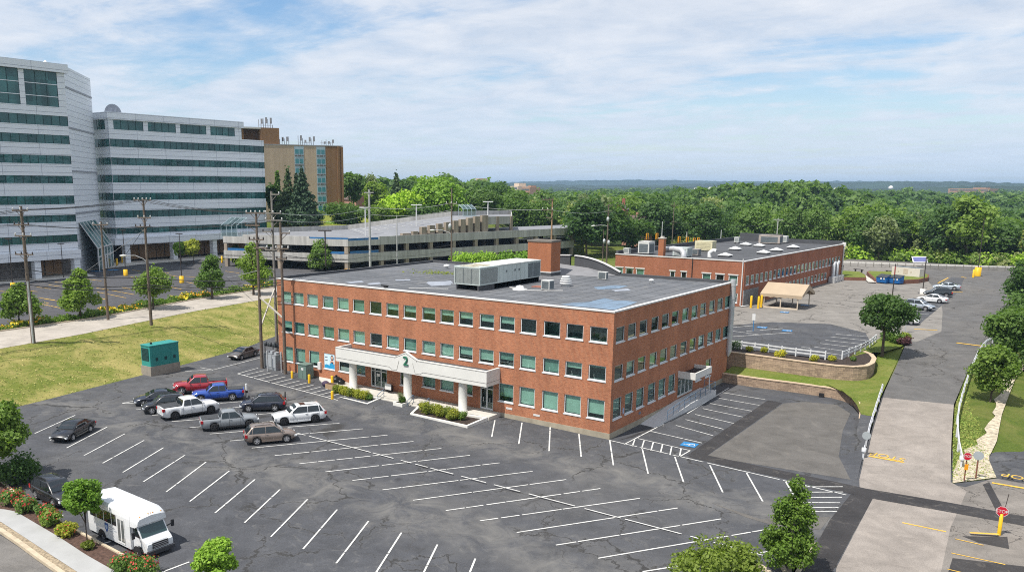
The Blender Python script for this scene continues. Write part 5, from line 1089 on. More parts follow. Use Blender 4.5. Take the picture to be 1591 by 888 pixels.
# glazed stair shelters on the deck
def shelter(c, s, label, rz):
    T = thing('stair_shelter', label, 'shelter', c, rz); mb = MB(); w, d, h = s
    for x in np.linspace(-w/2, w/2, 4):
        mb.beam((x, -d/2, 0), (x, -d/2, h*.62), .07, .07); mb.beam((x, d/2, 0), (x, d/2, h), .07, .07); mb.beam((x, -d/2, h*.62), (x, d/2, h), .07, .07)
    for z, y in ((h*.62, -d/2), (h, d/2), (.1, -d/2)): mb.beam((-w/2, y, z), (w/2, y, z), .07, .07)
    mb.build('frame', plain('pale_blue_frame', (.42, .5, .54), .5), T, False); g = MB(); g.quad((-w/2, -d/2, .1), (w/2, -d/2, .1), (w/2, -d/2, h*.62), (-w/2, -d/2, h*.62)); g.quad((-w/2, -d/2, h*.62), (w/2, -d/2, h*.62), (w/2, d/2, h), (-w/2, d/2, h)); g.build('pane', GLASS_C, T, False)
shelter((*far(364, 355, 197)[:2], 9.46), (4.2, 4.0, 4.2), 'white framed glass stair shelter on the left end of the deck beside the wing', R(17))
shelter((*far(726, 333, 222)[:2], 13.1), (3.6, 3.0, 3.0), 'glass stair shelter at the top of the deck ramp', R(60))
# ---------------------------------------------------------------- houses and far buildings
def house(c, w, d, h, rz, wallm, roofm, label, name='brick_house', windows=True, chimney=True):
    T = thing(name, label, 'house', c, rz); mb = MB(); mb.obox((0, 0, -3), w, d, h+3); mb.add([(-w/2, -d/2, h), (w/2, -d/2, h), (0, -d/2, h+w*.42), (-w/2, d/2, h), (w/2, d/2, h), (0, d/2, h+w*.42)], [(0, 1, 2), (4, 3, 5)]); mb.build('wall', wallm, T, False)
    mb = MB(); o = .4; e = h+w*.42+.12
    for s in (-1, 1): mb.add([(s*(w/2+o), -d/2-o, h-.25), (0, -d/2-o, e), (0, d/2+o, e), (s*(w/2+o), d/2+o, h-.25), (s*(w/2+o), -d/2-o, h-.43), (0, -d/2-o, e-.18), (0, d/2+o, e-.18), (s*(w/2+o), d/2+o, h-.43)], [(0, 1, 2, 3) if s < 0 else (3, 2, 1, 0), (4, 7, 6, 5), (0, 4, 5, 1), (2, 6, 7, 3), (0, 3, 7, 4)])
    r_ = mb.build('roof', roofm, T, False)
    if chimney: mb = MB(); mb.obox((w*.25, d*.2, h), .9, .9, w*.42+1); mb.build('chimney', wallm, r_, False)
    if windows:
        for x in (-w/4, w/4):
            for z in (1.2, h-1.8): mb = MB(); mb.obox((x, -d/2-.03, z), 1.0, .1, 1.4); mb.build('window', WHITE, T, False)
    return T
RT = plain('brown_shingle', (.12, .085, .075), .9, .2, .8); RT2 = plain('grey_shingle', (.16, .15, .15), .9, .2, .8); RED = plain('red_brick_far', (.27, .10, .07), .9, .15, .5); PINK = plain('pinkish_brick', (.38, .2, .15), .9, .15, .5)
house((*far(962, 322, 262)[:2], 9.4), 4.6, 6.4, 5.0, R(20), RED, RT2, 'red brick house with grey gabled roof among the trees beyond the brick building')
house((*far(991, 332, 258)[:2], 6.6), 5, 8, 3.6, R(60), PINK, RT, 'low brick house half hidden by trees right of the gabled one', windows=False)
house((*far(557, 326, 330)[:2], 12.5), 8, 12, 3.5, R(70), PINK, RT, 'pinkish low house between trees right of the tan tower', windows=False)
def block(u, v, dist, w, d, h, mat, label):
    p = far(u, v, dist); T = thing('distant_building', label, 'building', (p[0], p[1], p[2]-h), R(-YAW*0-30)); mb = MB(); mb.obox((0, 0, -15), w, d, h+15); mb.obox((w*.2, 0, h), w*.3, d*.5, h*.25); mb.build('wall', mat, T, False)
    mb = MB()
    for k in range(max(1, int(h/4))): mb.obox((0, -d/2-.1, h-3-k*4), w*.9, .3, 1.5)
    mb.build('window_band', plain('far_window', (.1, .12, .14), .4), T, False)
TF = plain('far_tan_wall', (.45, .36, .28), .9, .08); WF = plain('far_white_wall', (.72, .70, .68), .9, .05)
block(744, 284, 700, 24, 14, 14, TF, 'distant tan block above the treetops right of the bright green tree')
block(803, 289, 900, 36, 16, 12, plain('far_pale_wall', (.55, .45, .36), .9), 'distant pale low block on the horizon right of the tan block')
block(824, 291, 880, 20, 12, 7, plain('far_brown_wall', (.35, .22, .15), .9), 'small distant brown building on the horizon beside the pale block')
block(1104, 292, 1500, 60, 20, 6, WF, 'distant white building cluster on the blue hills')
block(1297, 293, 1700, 40, 14, 5, WF, 'tiny distant white building on the horizon right of the wooded knoll')
block(1512, 293, 1600, 70, 20, 6, plain('far_brown_wall', (.35, .22, .15), .9), 'distant low brown building on the right horizon')
c = far(1384, 293, 2300); T = thing('water_tower', 'tiny white water tower on the far right horizon', 'water tower', (c[0], c[1], c[2]-20)); mb = MB(); mb.lathe([(1.2, -10), (1.2, 16), (5, 19), (5.5, 23), (3, 26), (0, 27)], (0, 0, 0), 12); mb.build('tank', WF, T, False)
# ---------------------------------------------------------------- vehicles
TYRE = plain('tyre_rubber', (.018, .018, .019), .85, .15, 4); RIM = plain('alloy_rim', (.5, .5, .52), .3, .1, 4, .5, .6); RIMB = plain('black_rim', (.03, .03, .032), .35, .1)
CGL = dark_glass('car_glass', (.012, .017, .02), .03, .9); LAMP = plain('headlamp_lens', (.72, .74, .75), .15, .05); TAIL = plain('tail_lamp_red', (.40, .015, .02), .25, .1); AMBER = plain('amber_lens', (.8, .3, .03), .3, .1)
CHROME = plain('chrome_trim', (.62, .63, .65), .18, .03, 2, .5, .9); TRIM = plain('black_trim', (.022, .022, .024), .5, .2); COVER = plain('bed_cover_vinyl', (.05, .052, .055), .6, .2)
K = .9
SPEC = {  # length, width, height, wheelbase, front overhang, wheel radius, hood/deck profile (fraction of length from the nose), greenhouse: base front, roof front, roof rear, base rear (from the nose), belt
 'sedan': dict(L=4.85, W=1.86, H=1.46, wb=2.8, fo=.95, r=.335, top=[(0, .56), (.02, .66), (.06, .75), (.14, .85), (.25, .93), (.30, .95), (.84, 1.03), (.96, 1.02), (1.0, .84)], gh=(1.15, 2.2, 3.2, 4.45), belt=.95, gc=.17),
 'coupe': dict(L=4.5, W=1.78, H=1.43, wb=2.7, fo=.9, r=.33, top=[(0, .56), (.02, .66), (.06, .76), (.14, .86), (.25, .94), (.30, .96), (.8, 1.05), (.97, 1.03), (1.0, .84)], gh=(.95, 2.05, 2.95, 4.3), belt=.96, gc=.17),
 'suv': dict(L=4.6, W=1.8, H=1.70, wb=2.65, fo=.93, r=.36, top=[(0, .64), (.02, .78), (.06, .89), (.13, .97), (.24, 1.03), (.3, 1.04), (.97, 1.1), (1.0, .9)], gh=(1.08, 1.95, 3.95, 4.52), belt=1.03, gc=.14, rails=1),
 'bigsuv': dict(L=5.1, W=1.93, H=1.80, wb=3.04, fo=.92, r=.4, top=[(0, .72), (.02, .92), (.06, 1.0), (.14, 1.06), (.26, 1.1), (.3, 1.12), (.97, 1.16), (1.0, .9)], gh=(1.38, 2.3, 4.5, 5.02), belt=1.11, gc=.14, rails=1),
 'pickup': dict(L=5.8, W=2.02, H=1.92, wb=3.68, fo=.95, r=.42, top=[(0, .85), (.015, 1.06), (.05, 1.15), (.12, 1.19), (.25, 1.22), (.28, 1.24), (.66, 1.26), (.661, 1.30), (1.0, 1.32)], gh=(1.5, 2.3, 3.6, 3.84), belt=1.22, gc=.13, bed=3.9),
 'midpickup': dict(L=5.4, W=1.9, H=1.80, wb=3.24, fo=.93, r=.4, top=[(0, .8), (.015, .97), (.05, 1.05), (.12, 1.1), (.25, 1.13), (.28, 1.15), (.66, 1.17), (.661, 1.19), (1.0, 1.2)], gh=(1.42, 2.2, 3.4, 3.65), belt=1.13, gc=.13, bed=3.72),
}
def vehicle(kind, name, label, cat, paintm, wf, wr, f=atl, rim=RIM, cover=True, lower=None, group=None, sign=None):
    s = SPEC[kind]; L, W, H, wb, fo, r = s['L'], s['W'], s['H'], s['wb'], s['fo'], s['r']
    a, b = np.array(f(*wf)), np.array(f(*wr)); h = (a-b)[:2]; h /= np.linalg.norm(h); mid = (a+b)[:2]/2
    side = np.array([-h[1], h[0]]); sgn = 1 if side@(CAM[:2]-mid) < 0 else -1; c = mid+side*sgn*(W/2-.12)*K
    zc = (a[2]+b[2])/2
    T = thing(name, label, cat, (c[0], c[1], zc), math.atan2(h[1], h[0]), group)
    X = lambda d: (wb/2+fo-d)*K                             # distance from the nose -> local x (origin at mid wheelbase)
    xf, xr = fo, fo+wb; ra = r*1.13
    topz = lambda d: float(np.interp(d/L, [p[0] for p in s['top']], [p[1] for p in s['top']]))
    def hw(d):
        t = d/L; e = .24*max(0, (.15-t)/.15)**2+.15*max(0, (t-.87)/.13)**2; return W/2*(1-e)
    def zb(d):
        z = .24 if kind in ('sedan', 'coupe') else .32
        if d < .35: z += .12*(1-d/.35)
        if d > L-.35: z += .14*(1-(L-d)/.35)
        for c_ in (xf, xr):
            if abs(d-c_) < ra: z = max(z, r+math.sqrt(max(0, ra*ra-(d-c_)**2)))
        return z
    ds = sorted(set([0, .04, .12, .25, .4, L-.4, L-.25, L-.1, L-.03, L]+list(np.linspace(.5, L-.5, 22))+[c_+ra*math.sin(t) for c_ in (xf, xr) for t in np.linspace(-math.pi/2, math.pi/2, 11)]+[c_+e*ra*1.002 for c_ in (xf, xr) for e in (-1, 1)]))
    vs, n = [], 11
    for d in ds:
        w, zt, z0 = hw(d), topz(d), zb(d); z0 = min(z0, zt-.16); sh = zt-.10
        half = [(w*.90, z0), (w*.985, z0+(sh-z0)*.18), (w, z0+(sh-z0)*.55), (w*.985, sh), (w*.88, zt-.015), (0, zt+.03)]
        ring = [(-y, z) for y, z in half]+[(y, z) for y, z in half[-2::-1]]
        vs += [(X(d), y*K, z*K) for y, z in ring]
    mb = MB(); m = len(ds)
    mb.add(vs, [(i*n+k, i*n+k+1, (i+1)*n+k+1, (i+1)*n+k) for i in range(m-1) for k in range(n-1)], 0, True)
    mb.add(vs[:n], [tuple(range(n))], 0); mb.add(vs[-n:], [tuple(range(n-1, -1, -1))], 0)
    mb.add([vs[i*n] for i in range(m)]+[vs[i*n+n-1] for i in range(m)], [(i, i+1, m+i+1, m+i) for i in range(m-1)], 1)
    g0, g1, g2, g3 = s['gh']; be = s['belt']; wb_, wt_ = W/2*.93, W/2*(1-s['gc']-.06)
    # greenhouse shell: sections from windscreen foot to rear foot
    gs = [(g0, be-.03, be-.02), (g0+(g1-g0)*.5, be-.03, be+(H-be)*.56), (g1, be, H-.035), (g1+.25, be, H), ((g1+g2)/2, be, H+.01), (g2-.2, be, H-.01), (g2, be, H-.05), (g3, be-.02, be)]
    vs = []
    for d, zl, zu in gs:
        fr = (zu-be)/(H-be); fr = max(0, fr); w0, w1 = wb_, wb_+(wt_-wb_)*fr
        ring = [(-w0, zl), (-w1, max(zl+.002, zu-.05)), (-w1*.88, zu), (0, zu+.025*fr), (w1*.88, zu), (w1, max(zl+.002, zu-.05)), (w0, zl)]
        vs += [(X(d), y*K, z*K) for y, z in ring]
    q = len(gs); mb.add(vs, [(i*7+k, i*7+k+1, (i+1)*7+k+1, (i+1)*7+k) for i in range(q-1) for k in range(6)], 0, True)
    B = mb.build('body', [paintm, TRIM], T, False)
    P = lambda d, y, z: (X(d), y*K, z*K)
    def wpt(fr, inset=0.0): return wb_+(wt_-wb_)*fr
    def zfr(fr): return be+(H-be)*fr
    fscr = lambda fr: g0+(g1-g0)*fr; frea = lambda fr: g3-(g3-g2)*fr
    o = .012
    mb = MB(); a_, b_ = .1, .92
    mb.quad(P(fscr(a_)-o*2, -wpt(a_)*.9, zfr(a_)+o*1.5), P(fscr(a_)-o*2, wpt(a_)*.9, zfr(a_)+o*1.5), P(fscr(b_)-o*2, wpt(b_)*.86, zfr(b_)+o*1.5), P(fscr(b_)-o*2, -wpt(b_)*.86, zfr(b_)+o*1.5)); mb.build('windscreen', CGL, T, False)
    mb = MB(); a_, b_ = (.12, .86)
    mb.quad(P(frea(a_)+o*2, wpt(a_)*.86, zfr(a_)+o), P(frea(a_)+o*2, -wpt(a_)*.86, zfr(a_)+o), P(frea(b_)+o*2, -wpt(b_)*.82, zfr(b_)+o), P(frea(b_)+o*2, wpt(b_)*.82, zfr(b_)+o)); mb.build('rear_window', CGL, T, False)
    dm = g1+(g2-g1)*(.42 if 'pickup' not in kind else .5); cuts = [(fscr(.07)+.16, fscr(.88)+.10, dm-.03, dm-.03), (dm+.03, dm+.03, min(frea(.8)-.05, dm+1.05), min(frea(.12)-.12, dm+1.15))]
    if 'suv' in kind: cuts.append((dm+1.22, dm+1.14, frea(.8)-.16, frea(.12)-.2))
    for sg in (-1, 1):
        for (d0, d1, d2, d3) in cuts:
            lo, hi = .07, .88; mb = MB(); y0, y1 = (wpt(lo)+.016)*sg, (wpt(hi)+.016)*sg
            pts = [P(d0, y0, zfr(lo)), P(d1, y1, zfr(hi)), P(d2, y1, zfr(hi)), P(d3, y0, zfr(lo))]
            mb.poly(pts if sg < 0 else pts[::-1]); mb.build('side_window', CGL, T, False)
        y = W/2*sg
        mb = MB(); mb.ball(P(fscr(.25)+.1, y*1.04, be+.12), .1*K, 0, 8, (.7, 1.0, .75)); mb.build('mirror', paintm, T, False)
        for d in (dm-.25, dm+.85): mb = MB(); mb.beam(P(d, y*.995, be-.13), P(d+.2, y*.995, be-.13), .03, .03); mb.build('door_handle', paintm if kind != 'bigsuv' else CHROME, T, False)
        mb = MB()
        for d in (fscr(.3)+.1, dm, dm+1.12 if 'pickup' not in kind else s['bed']-.12): mb.beam(P(d, y*.998, zb(L*.5)+.12), P(d, y*.992, be-.03), .014, .012)
        mb.build('door_seam', TRIM, T, False)
        mb = MB(); mb.beam(P(xf+ra*1.05, y*.955, .3 if 'sedan' in kind or kind == 'coupe' else .36), P(xr-ra*1.05, y*.955, .3 if 'sedan' in kind or kind == 'coupe' else .36), .09, .14); mb.build('sill', lower or (TRIM if kind != 'sedan' and kind != 'coupe' else paintm), T, False)
        mb = MB(); mb.add([P(.03, sg*W/2*.56, topz(.1)-.26), P(.13, sg*W/2*.82, topz(.12)-.22), P(.34, sg*W/2*.93, topz(.3)-.13), P(.38, sg*W/2*.9, topz(.4)-.05), P(.13, sg*W/2*.72, topz(.12)-.06), P(.0, sg*W/2*.58, topz(.05)-.12)], [(0, 1, 4, 5), (1, 2, 3, 4)]); mb.obox(P(.12, sg*W/2*.70, topz(.12)-.25), .22*K, .36*K, .15*K); mb.build('headlight', LAMP, T, False)
        mb = MB(); mb.obox(P(L-.10, sg*W/2*.80, topz(L*.97)-.36), .22*K, .27*K, (.28 if kind not in ('sedan', 'coupe') else .16)*K); mb.build('tail_light', TAIL, T, False)
        for c_ in (xf, xr):
            yy = sg*(W/2-.115); w_ = MB(); k = 20; cx, cy, cz = P(c_, yy, r); R_ = r*K; h_ = .11*K
            prof = [(R_*.62, h_), (R_*.93, h_), (R_, h_*.7), (R_, -h_*.7), (R_*.93, -h_), (R_*.62, -h_)]
            vs = [(cx+p*math.cos(2*math.pi*i/k), cy+q_, cz+p*math.sin(2*math.pi*i/k)) for p, q_ in prof for i in range(k)]
            w_.add(vs, [(j*k+i, (j+1)*k+i, (j+1)*k+(i+1) % k, j*k+(i+1) % k) for j in range(5) for i in range(k)], 0, True)
            wh = w_.build('wheel', TYRE, T, False); m2 = MB(); yo = cy+sg*h_*.75
            m2.add([(cx+R_*.66*math.cos(2*math.pi*i/k), yo, cz+R_*.66*math.sin(2*math.pi*i/k)) for i in range(k)], [tuple(range(k))], 1)
            for i in range(5):
                t = 2*math.pi*i/5+.3; p0 = (cx, yo+sg*.015, cz); p1 = (cx+R_*.62*math.cos(t), yo+sg*.02, cz+R_*.62*math.sin(t)); m2.beam(p0, p1, .09*K, .09*K, 0)
            for i in range(k):
                t0, t1 = 2*math.pi*i/k, 2*math.pi*(i+1)/k; m2.add([(cx+e*R_*math.cos(t), yo+sg*.025, cz+e*R_*math.sin(t)) for e, t in ((.57, t0), (.66, t0), (.66, t1), (.57, t1))], [(0, 1, 2, 3)], 0)
            m2.build('rim', [rim, BLACK], wh, False)
        if s.get('rails'): mb = MB(); mb.path([P(g1+.2, sg*wt_*.8, H-.02), P(g1+.4, sg*wt_*.8, H+.07), P(g2-.4, sg*wt_*.8, H+.06), P(g2-.2, sg*wt_*.8, H-.03)], .025*K, 6); mb.build('roof_rail', TRIM if rim is RIMB or kind == 'suv' else CHROME, T, False)
    mb = MB(); mb.obox(P(.05, 0, topz(.1)-.30), .14*K, W*.5*K, .16*K); mb.obox(P(.06, 0, zb(.05)+.04), .16*K, W*.62*K, .16*K); mb.build('grille', TRIM, T, False)
    mb = MB(); mb.obox(P(L-.02, 0, zb(L)+.0), .1*K, W*.86*K, .15*K); mb.build('rear_bumper', CHROME if 'pickup' in kind else (TRIM if 'suv' in kind else paintm), T, False)
    mb = MB(); mb.obox(P(L+.005, 0, zb(L)+.3), .03*K, .32*K, .15*K); mb.build('number_plate', WHITE, T, False)
    if 'bed' in s:
        mb = MB(); d0, d1 = s['bed'], L-.1; z = topz(L*.9)
        mb.add([P(d0, -W/2*.84, z+.045), P(d1, -W/2*.84, z+.045), P(d1, W/2*.84, z+.045), P(d0, W/2*.84, z+.045)], [(0, 1, 2, 3)])
        mb.add([P(d0, sg*W/2*.84, z+.045) for sg in (-1, 1)]+[P(d0, sg*W/2*.84, z-.02) for sg in (1, -1)], [(0, 1, 2, 3)])
        mb.build('bed_cover', COVER, T, False)
    else:
        mb = MB(); mb.obox(P(g1+.55, 0, H+.012), .55*K, .8*K, .022*K); mb.build('sunroof', CGL, T, False) if kind in ('bigsuv',) else None
    return T
navy = paint('navy_paint', (.012, .016, .032)); blackp = paint('black_paint', (.010, .010, .013)); redp = paint('red_paint', (.30, .012, .022)); bluep = paint('bright_blue_paint', (.010, .055, .30)); whitep = paint('white_car_paint', (.64, .65, .66)); greyp = paint('cement_grey_paint', (.20, .215, .23)); tanp = paint('tan_bronze_paint', (.24, .19, .16), .4); brownp = paint('brown_grey_paint', (.13, .115, .105), .4); silverb = paint('blue_silver_paint', (.36, .40, .45), .5); dkgreen = paint('dark_slate_paint', (.012, .02, .026)); skyb = paint('pale_blue_silver', (.42, .47, .52), .5)
CARS = [
 ('coupe', 'parked_sedan', 'brown grey sedan alone by the grass bank near the transformers', 'car', brownp, Q(785, 170), Q(895, 140), {}),
 ('pickup', 'pickup_truck', 'red pickup truck with black bed cover', 'pickup truck', redp, Q(392, 400), Q(640, 385), {}),
 ('midpickup', 'pickup_truck', 'bright blue pickup truck beside the red pickup', 'pickup truck', bluep, Q(522, 452), Q(743, 440), {}),
 ('sedan', 'parked_sedan', 'dark navy sedan nosing out left of the white pickup', 'car', navy, Q(122, 478), Q(355, 458), {}),
 ('suv', 'parked_crossover', 'black crossover between the navy sedan and the white pickup', 'car', blackp, Q(188, 530), Q(395, 512), {}),
 ('pickup', 'pickup_truck', 'white pickup truck with black wheels and dark bed cover', 'pickup truck', whitep, Q(600, 527), Q(347, 568), {'rim': RIMB}),
 ('midpickup', 'pickup_truck', 'cement grey pickup truck with black wheels', 'pickup truck', greyp, Q(850, 622), Q(620, 643), {'rim': RIMB}),
 ('suv', 'parked_wagon', 'dark navy wagon behind the cement grey pickup', 'car', navy, Q(847, 515), Q(1020, 512), {}),
 ('bigsuv', 'parked_suv', 'large white sport utility vehicle with black wheels', 'suv', whitep, Q(1083, 605), Q(1290, 585), {'rim': RIMB, 'lower': whitep}),
 ('suv', 'parked_suv', 'tan sport utility vehicle nearest the camera in the parked cluster', 'suv', tanp, Q(1097, 718), Q(903, 735), {'lower': tanp}),
 ('sedan', 'parked_sedan', 'black sedan parked alone in the angled bays at the left', 'car', blackp, D_(497, 555), D_(622, 490), {}),
 ('suv', 'parked_suv', 'black sport utility vehicle behind the young tree by the rose bed', 'suv', blackp, Bus(450, 366), Bus(305, 290), {}),
]
for k_, n_, l_, c_, p_, a_, b_, kw in CARS: vehicle(k_, n_, l_, c_, p_, a_, b_, **kw)
upf = lambda u, v: at(u, v, 2.83)
for k_, n_, l_, c_, p_, a_, b_ in [
 ('sedan', 'parked_sedan', 'pale blue silver sedan farthest back in the upper lot row', 'car', skyb, (1455, 449.5), (1484.5, 451)),
 ('suv', 'parked_suv', 'dark sport utility vehicle with red tail lights in the upper lot row', 'suv', dkgreen, (1440, 460.5), (1474, 462)),
 ('sedan', 'parked_sedan', 'white sedan between the dark vehicle and the blue silver one', 'car', whitep, (1432.4, 468.5), (1459, 470.8)),
 ('suv', 'parked_suv', 'blue silver sport utility vehicle facing right in the upper lot row', 'suv', silverb, (1438.7, 482.9), (1410.8, 479.8)),
 ('sedan', 'parked_sedan', 'white car partly hidden behind the maple on the grass island', 'car', whitep, (1413, 504), (1385, 501.5))]: vehicle(k_, n_, l_, c_, p_, a_, b_, f=upf)
# ---- shuttle bus
def shuttle():
    s = np.array(atl(*Bus(855, 612))), np.array(atl(*Bus(1145, 762))); b, a = s; h = (a-b)[:2]; wb = float(np.linalg.norm(h)); h /= wb; side = np.array([-h[1], h[0]]); W = 2.05; c = (a+b)[:2]/2+side*(W/2-.1)
    T = thing('shuttle_bus', 'white shuttle bus with dark side windows parked by the rose bed', 'bus', (c[0], c[1], 0), math.atan2(h[1], h[0])); x0, x1 = -wb/2-1.55, wb/2-.62; xf = wb/2+.72; hw = W/2
    bp = paint('bus_white', (.66, .67, .68))
    mb = MB(); sec = [(-hw*.98, .38), (-hw, .9), (-hw, 2.15), (-hw*.96, 2.38), (-hw*.82, 2.52), (0, 2.6), (hw*.82, 2.52), (hw*.96, 2.38), (hw, 2.15), (hw, .9), (hw*.98, .38)]; n = len(sec)
    st_ = [(x0, .965, 0), (x0+.06, 1, 0), (x1-.02, 1, 0), (x1+.25, .99, -.03), (x1+.48, .93, -.14)]
    zz_ = lambda z, k, dz, x: z+dz*(z > 1.9)
    vs = [(x, y*k, zz_(z, k, dz, x)) for x, k, dz in st_[:3] for y, z in sec]
    mb.add(vs, [(i*n+k, (i+1)*n+k, (i+1)*n+k+1, i*n+k+1) for i in range(2) for k in range(n-1)], 0, False); mb.add(vs[:n], [tuple(range(n))]); mb.add(vs[-n:], [tuple(range(n-1, -1, -1))])
    cap = [(-hw, 1.78), (-hw, 2.15), (-hw*.96, 2.38), (-hw*.82, 2.52), (0, 2.6), (hw*.82, 2.52), (hw*.96, 2.38), (hw, 2.15), (hw, 1.78)]
    vs = [(x1, y, z) for y, z in cap]+[(x1+.42, y*.95, z-.10*(z > 1.9)) for y, z in cap]+[(x1+.62, y*.9, 1.9 if z < 1.9 else z-.26) for y, z in cap]; m = len(cap)
    mb.add(vs, [(i*m+k, (i+1)*m+k, (i+1)*m+k+1, i*m+k+1) for i in range(2) for k in range(m-1)], 0, True); mb.add(vs[2*m:], [tuple(range(m-1, -1, -1))]); mb.add([vs[0], vs[m-1], vs[m], vs[2*m-1], vs[2*m], vs[3*m-1]], [(0, 1, 3, 2), (2, 3, 5, 4)])
    mb.build('body', bp, T, False)
    mb = MB(); cw = .86
    vs = []
    pr = [(x1-.02, 1.8), (x1+.42, 1.82), (x1+.85, 1.18), (xf-.12, 1.0), (xf, .78), (xf, .42)]
    for y in (-cw, cw): vs += [(x, y*(.96 if z < 1.1 and x > x1+.9 else 1), z) for x, z in pr]+[(x1-.02, y, .38)]
    mb.add(vs, [(i, i+1, 7+i+1, 7+i) for i in range(5)]+[tuple(range(6, -1, -1)), tuple(range(7, 14))], 0); mb.build('cab', bp, T, False)
    mb = MB(); mb.quad((x1+.475, -.78, 1.76), (x1+.475, .78, 1.76), (x1+.84, .8, 1.22), (x1+.84, -.8, 1.22)); mb.build('windscreen', dark_glass('bus_screen', (.02, .05, .05), .05, .9), T, False)
    for sg in (-1, 1):
        mb = MB(); pts = [(x1+.04, sg*(cw+.012), 1.22), (x1+.78, sg*(cw+.012), 1.22), (x1+.42, sg*(cw+.012), 1.74), (x1+.04, sg*(cw+.012), 1.74)]; mb.poly(pts if sg < 0 else pts[::-1]); mb.build('cab_window', CGL, T, False)
        xs_ = [(x0+.35, x0+1.0), (x0+1.08, x0+1.85), (x0+1.93, x0+2.7), (x0+2.78, x0+3.25)] if sg < 0 else [(x0+.35+k*.85, x0+1.12+k*.85) for k in range(5)]
        for a_, b_ in xs_: mb = MB(); pts = [(a_, sg*(hw+.012), 1.42), (b_, sg*(hw+.012), 1.42), (b_, sg*(hw+.012), 2.1), (a_, sg*(hw+.012), 2.1)]; mb.poly(pts if sg < 0 else pts[::-1]); mb.build('side_window', CGL, T, False)
        mb = MB(); mb.obox((xf-.05, sg*.62, .78), .12, .34, .17); mb.build('headlight', LAMP, T, False)
        mb = MB(); mb.obox((x0-.01, sg*.85, .8), .06, .14, .4); mb.build('tail_light', TAIL, T, False)
        mb = MB(); mb.beam((x1+.55, sg*.88, 1.35), (x1+.72, sg*1.22, 1.5), .05, .05); mb.obox((x1+.7, sg*1.25, 1.3), .1, .16, .38); mb.build('mirror', TRIM, T, False)
        for x in (-wb/2, wb/2):
            r_ = .36; w_ = MB(); yy = sg*(hw-.16); k = 18; prof = [(r_*.6, .12), (r_*.95, .12), (r_, .08), (r_, -.08), (r_*.95, -.12), (r_*.6, -.12)]
            w_.add([(x+p*math.cos(2*math.pi*i/k), yy+q, r_+p*math.sin(2*math.pi*i/k)) for p, q in prof for i in range(k)], [(j*k+i, (j+1)*k+i, (j+1)*k+(i+1) % k, j*k+(i+1) % k) for j in range(5) for i in range(k)], 0, True); wh = w_.build('wheel', TYRE, T, False)
            m2 = MB(); yo = yy+sg*.09; m2.add([(x+r_*.64*math.cos(2*math.pi*i/k), yo, r_+r_*.64*math.sin(2*math.pi*i/k)) for i in range(k)], [tuple(range(k))]); m2.ball((x, yo, r_), .1, 0, 8); m2.build('rim', RIM, wh, False)
            m3 = MB(); m3.add([(x+r_*1.22*math.cos(t), sg*(hw+.006), r_*.95+r_*1.22*math.sin(t)) for t in np.linspace(0, math.pi, 16)]+[(x+r_*1.22, sg*(hw+.006), .36), (x-r_*1.22, sg*(hw+.006), .36)][::-1], [tuple(range(18))]); m3.build('wheel_arch', BLACK, T, False)
    dx = x0+3.36; mb = MB(); y = -(hw+.012)
    mb.quad((dx, y, .5), (dx+.78, y, .5), (dx+.78, y, 2.05), (dx, y, 2.05), 0)
    for a_, b_ in ((.06, .34), (.44, .72)): mb.quad((dx+a_, y-.006, .62), (dx+b_, y-.006, .62), (dx+b_, y-.006, 1.95), (dx+a_, y-.006, 1.95), 1)
    mb.build('folding_door', [WHITE, dark_glass('door_glass_grey', (.1, .11, .11), .1, .8)], T, False)
    mb = MB(); y = -(hw+.014); bx = x0+2.15
    sh = [(-.2, .28), (.2, .28), (.2, .02), (.12, -.16), (0, -.28), (-.12, -.16), (-.2, .02)]; mb.poly([(bx+p, y, 1.05+q) for p, q in sh][::-1], 0); mb.poly([(bx+p*.55, y-.003, 1.07+q*.5) for p, q in sh][::-1], 1)
    for k, (wd, zz) in enumerate(((.62, 1.18), (.78, 1.03), (.5, .9))): mb.quad((bx+.28, y, zz), (bx+.28+wd, y, zz), (bx+.28+wd, y, zz+.06), (bx+.28, y, zz+.06), 2)
    mb.build('side_emblem', [plain('emblem_blue', (.03, .09, .28), .4), plain('emblem_pale', (.35, .45, .6), .4), plain('emblem_grey', (.4, .43, .46), .5)], T, False)
    mb = MB(); mb.obox((xf, 0, .62), .06, 1.0, .34); mb.build('grille', TRIM, T, False)
    mb = MB()
    for z in (.66, .76, .86): mb.obox((xf+.035, 0, z), .03, .92, .045)
    mb.build('grille_bar', CHROME, T, False)
    mb = MB(); mb.obox((xf+.05, 0, .34), .16, 1.72, .22); mb.build('front_bumper', plain('dark_bumper', (.05, .05, .055), .5), T, False); mb = MB(); mb.obox((x0-.05, 0, .4), .12, 1.9, .2); mb.build('rear_bumper', plain('dark_bumper', (.05, .05, .055), .5), T, False)
    for k, yv in enumerate((-.75, -.16, 0, .16, .75)): mb = MB(); mb.ball((x1+.5, yv*.9, 2.42 if abs(yv) < .5 else 2.36), .045, 0, 6); mb.build('clearance_light', AMBER, T, False)
shuttle()
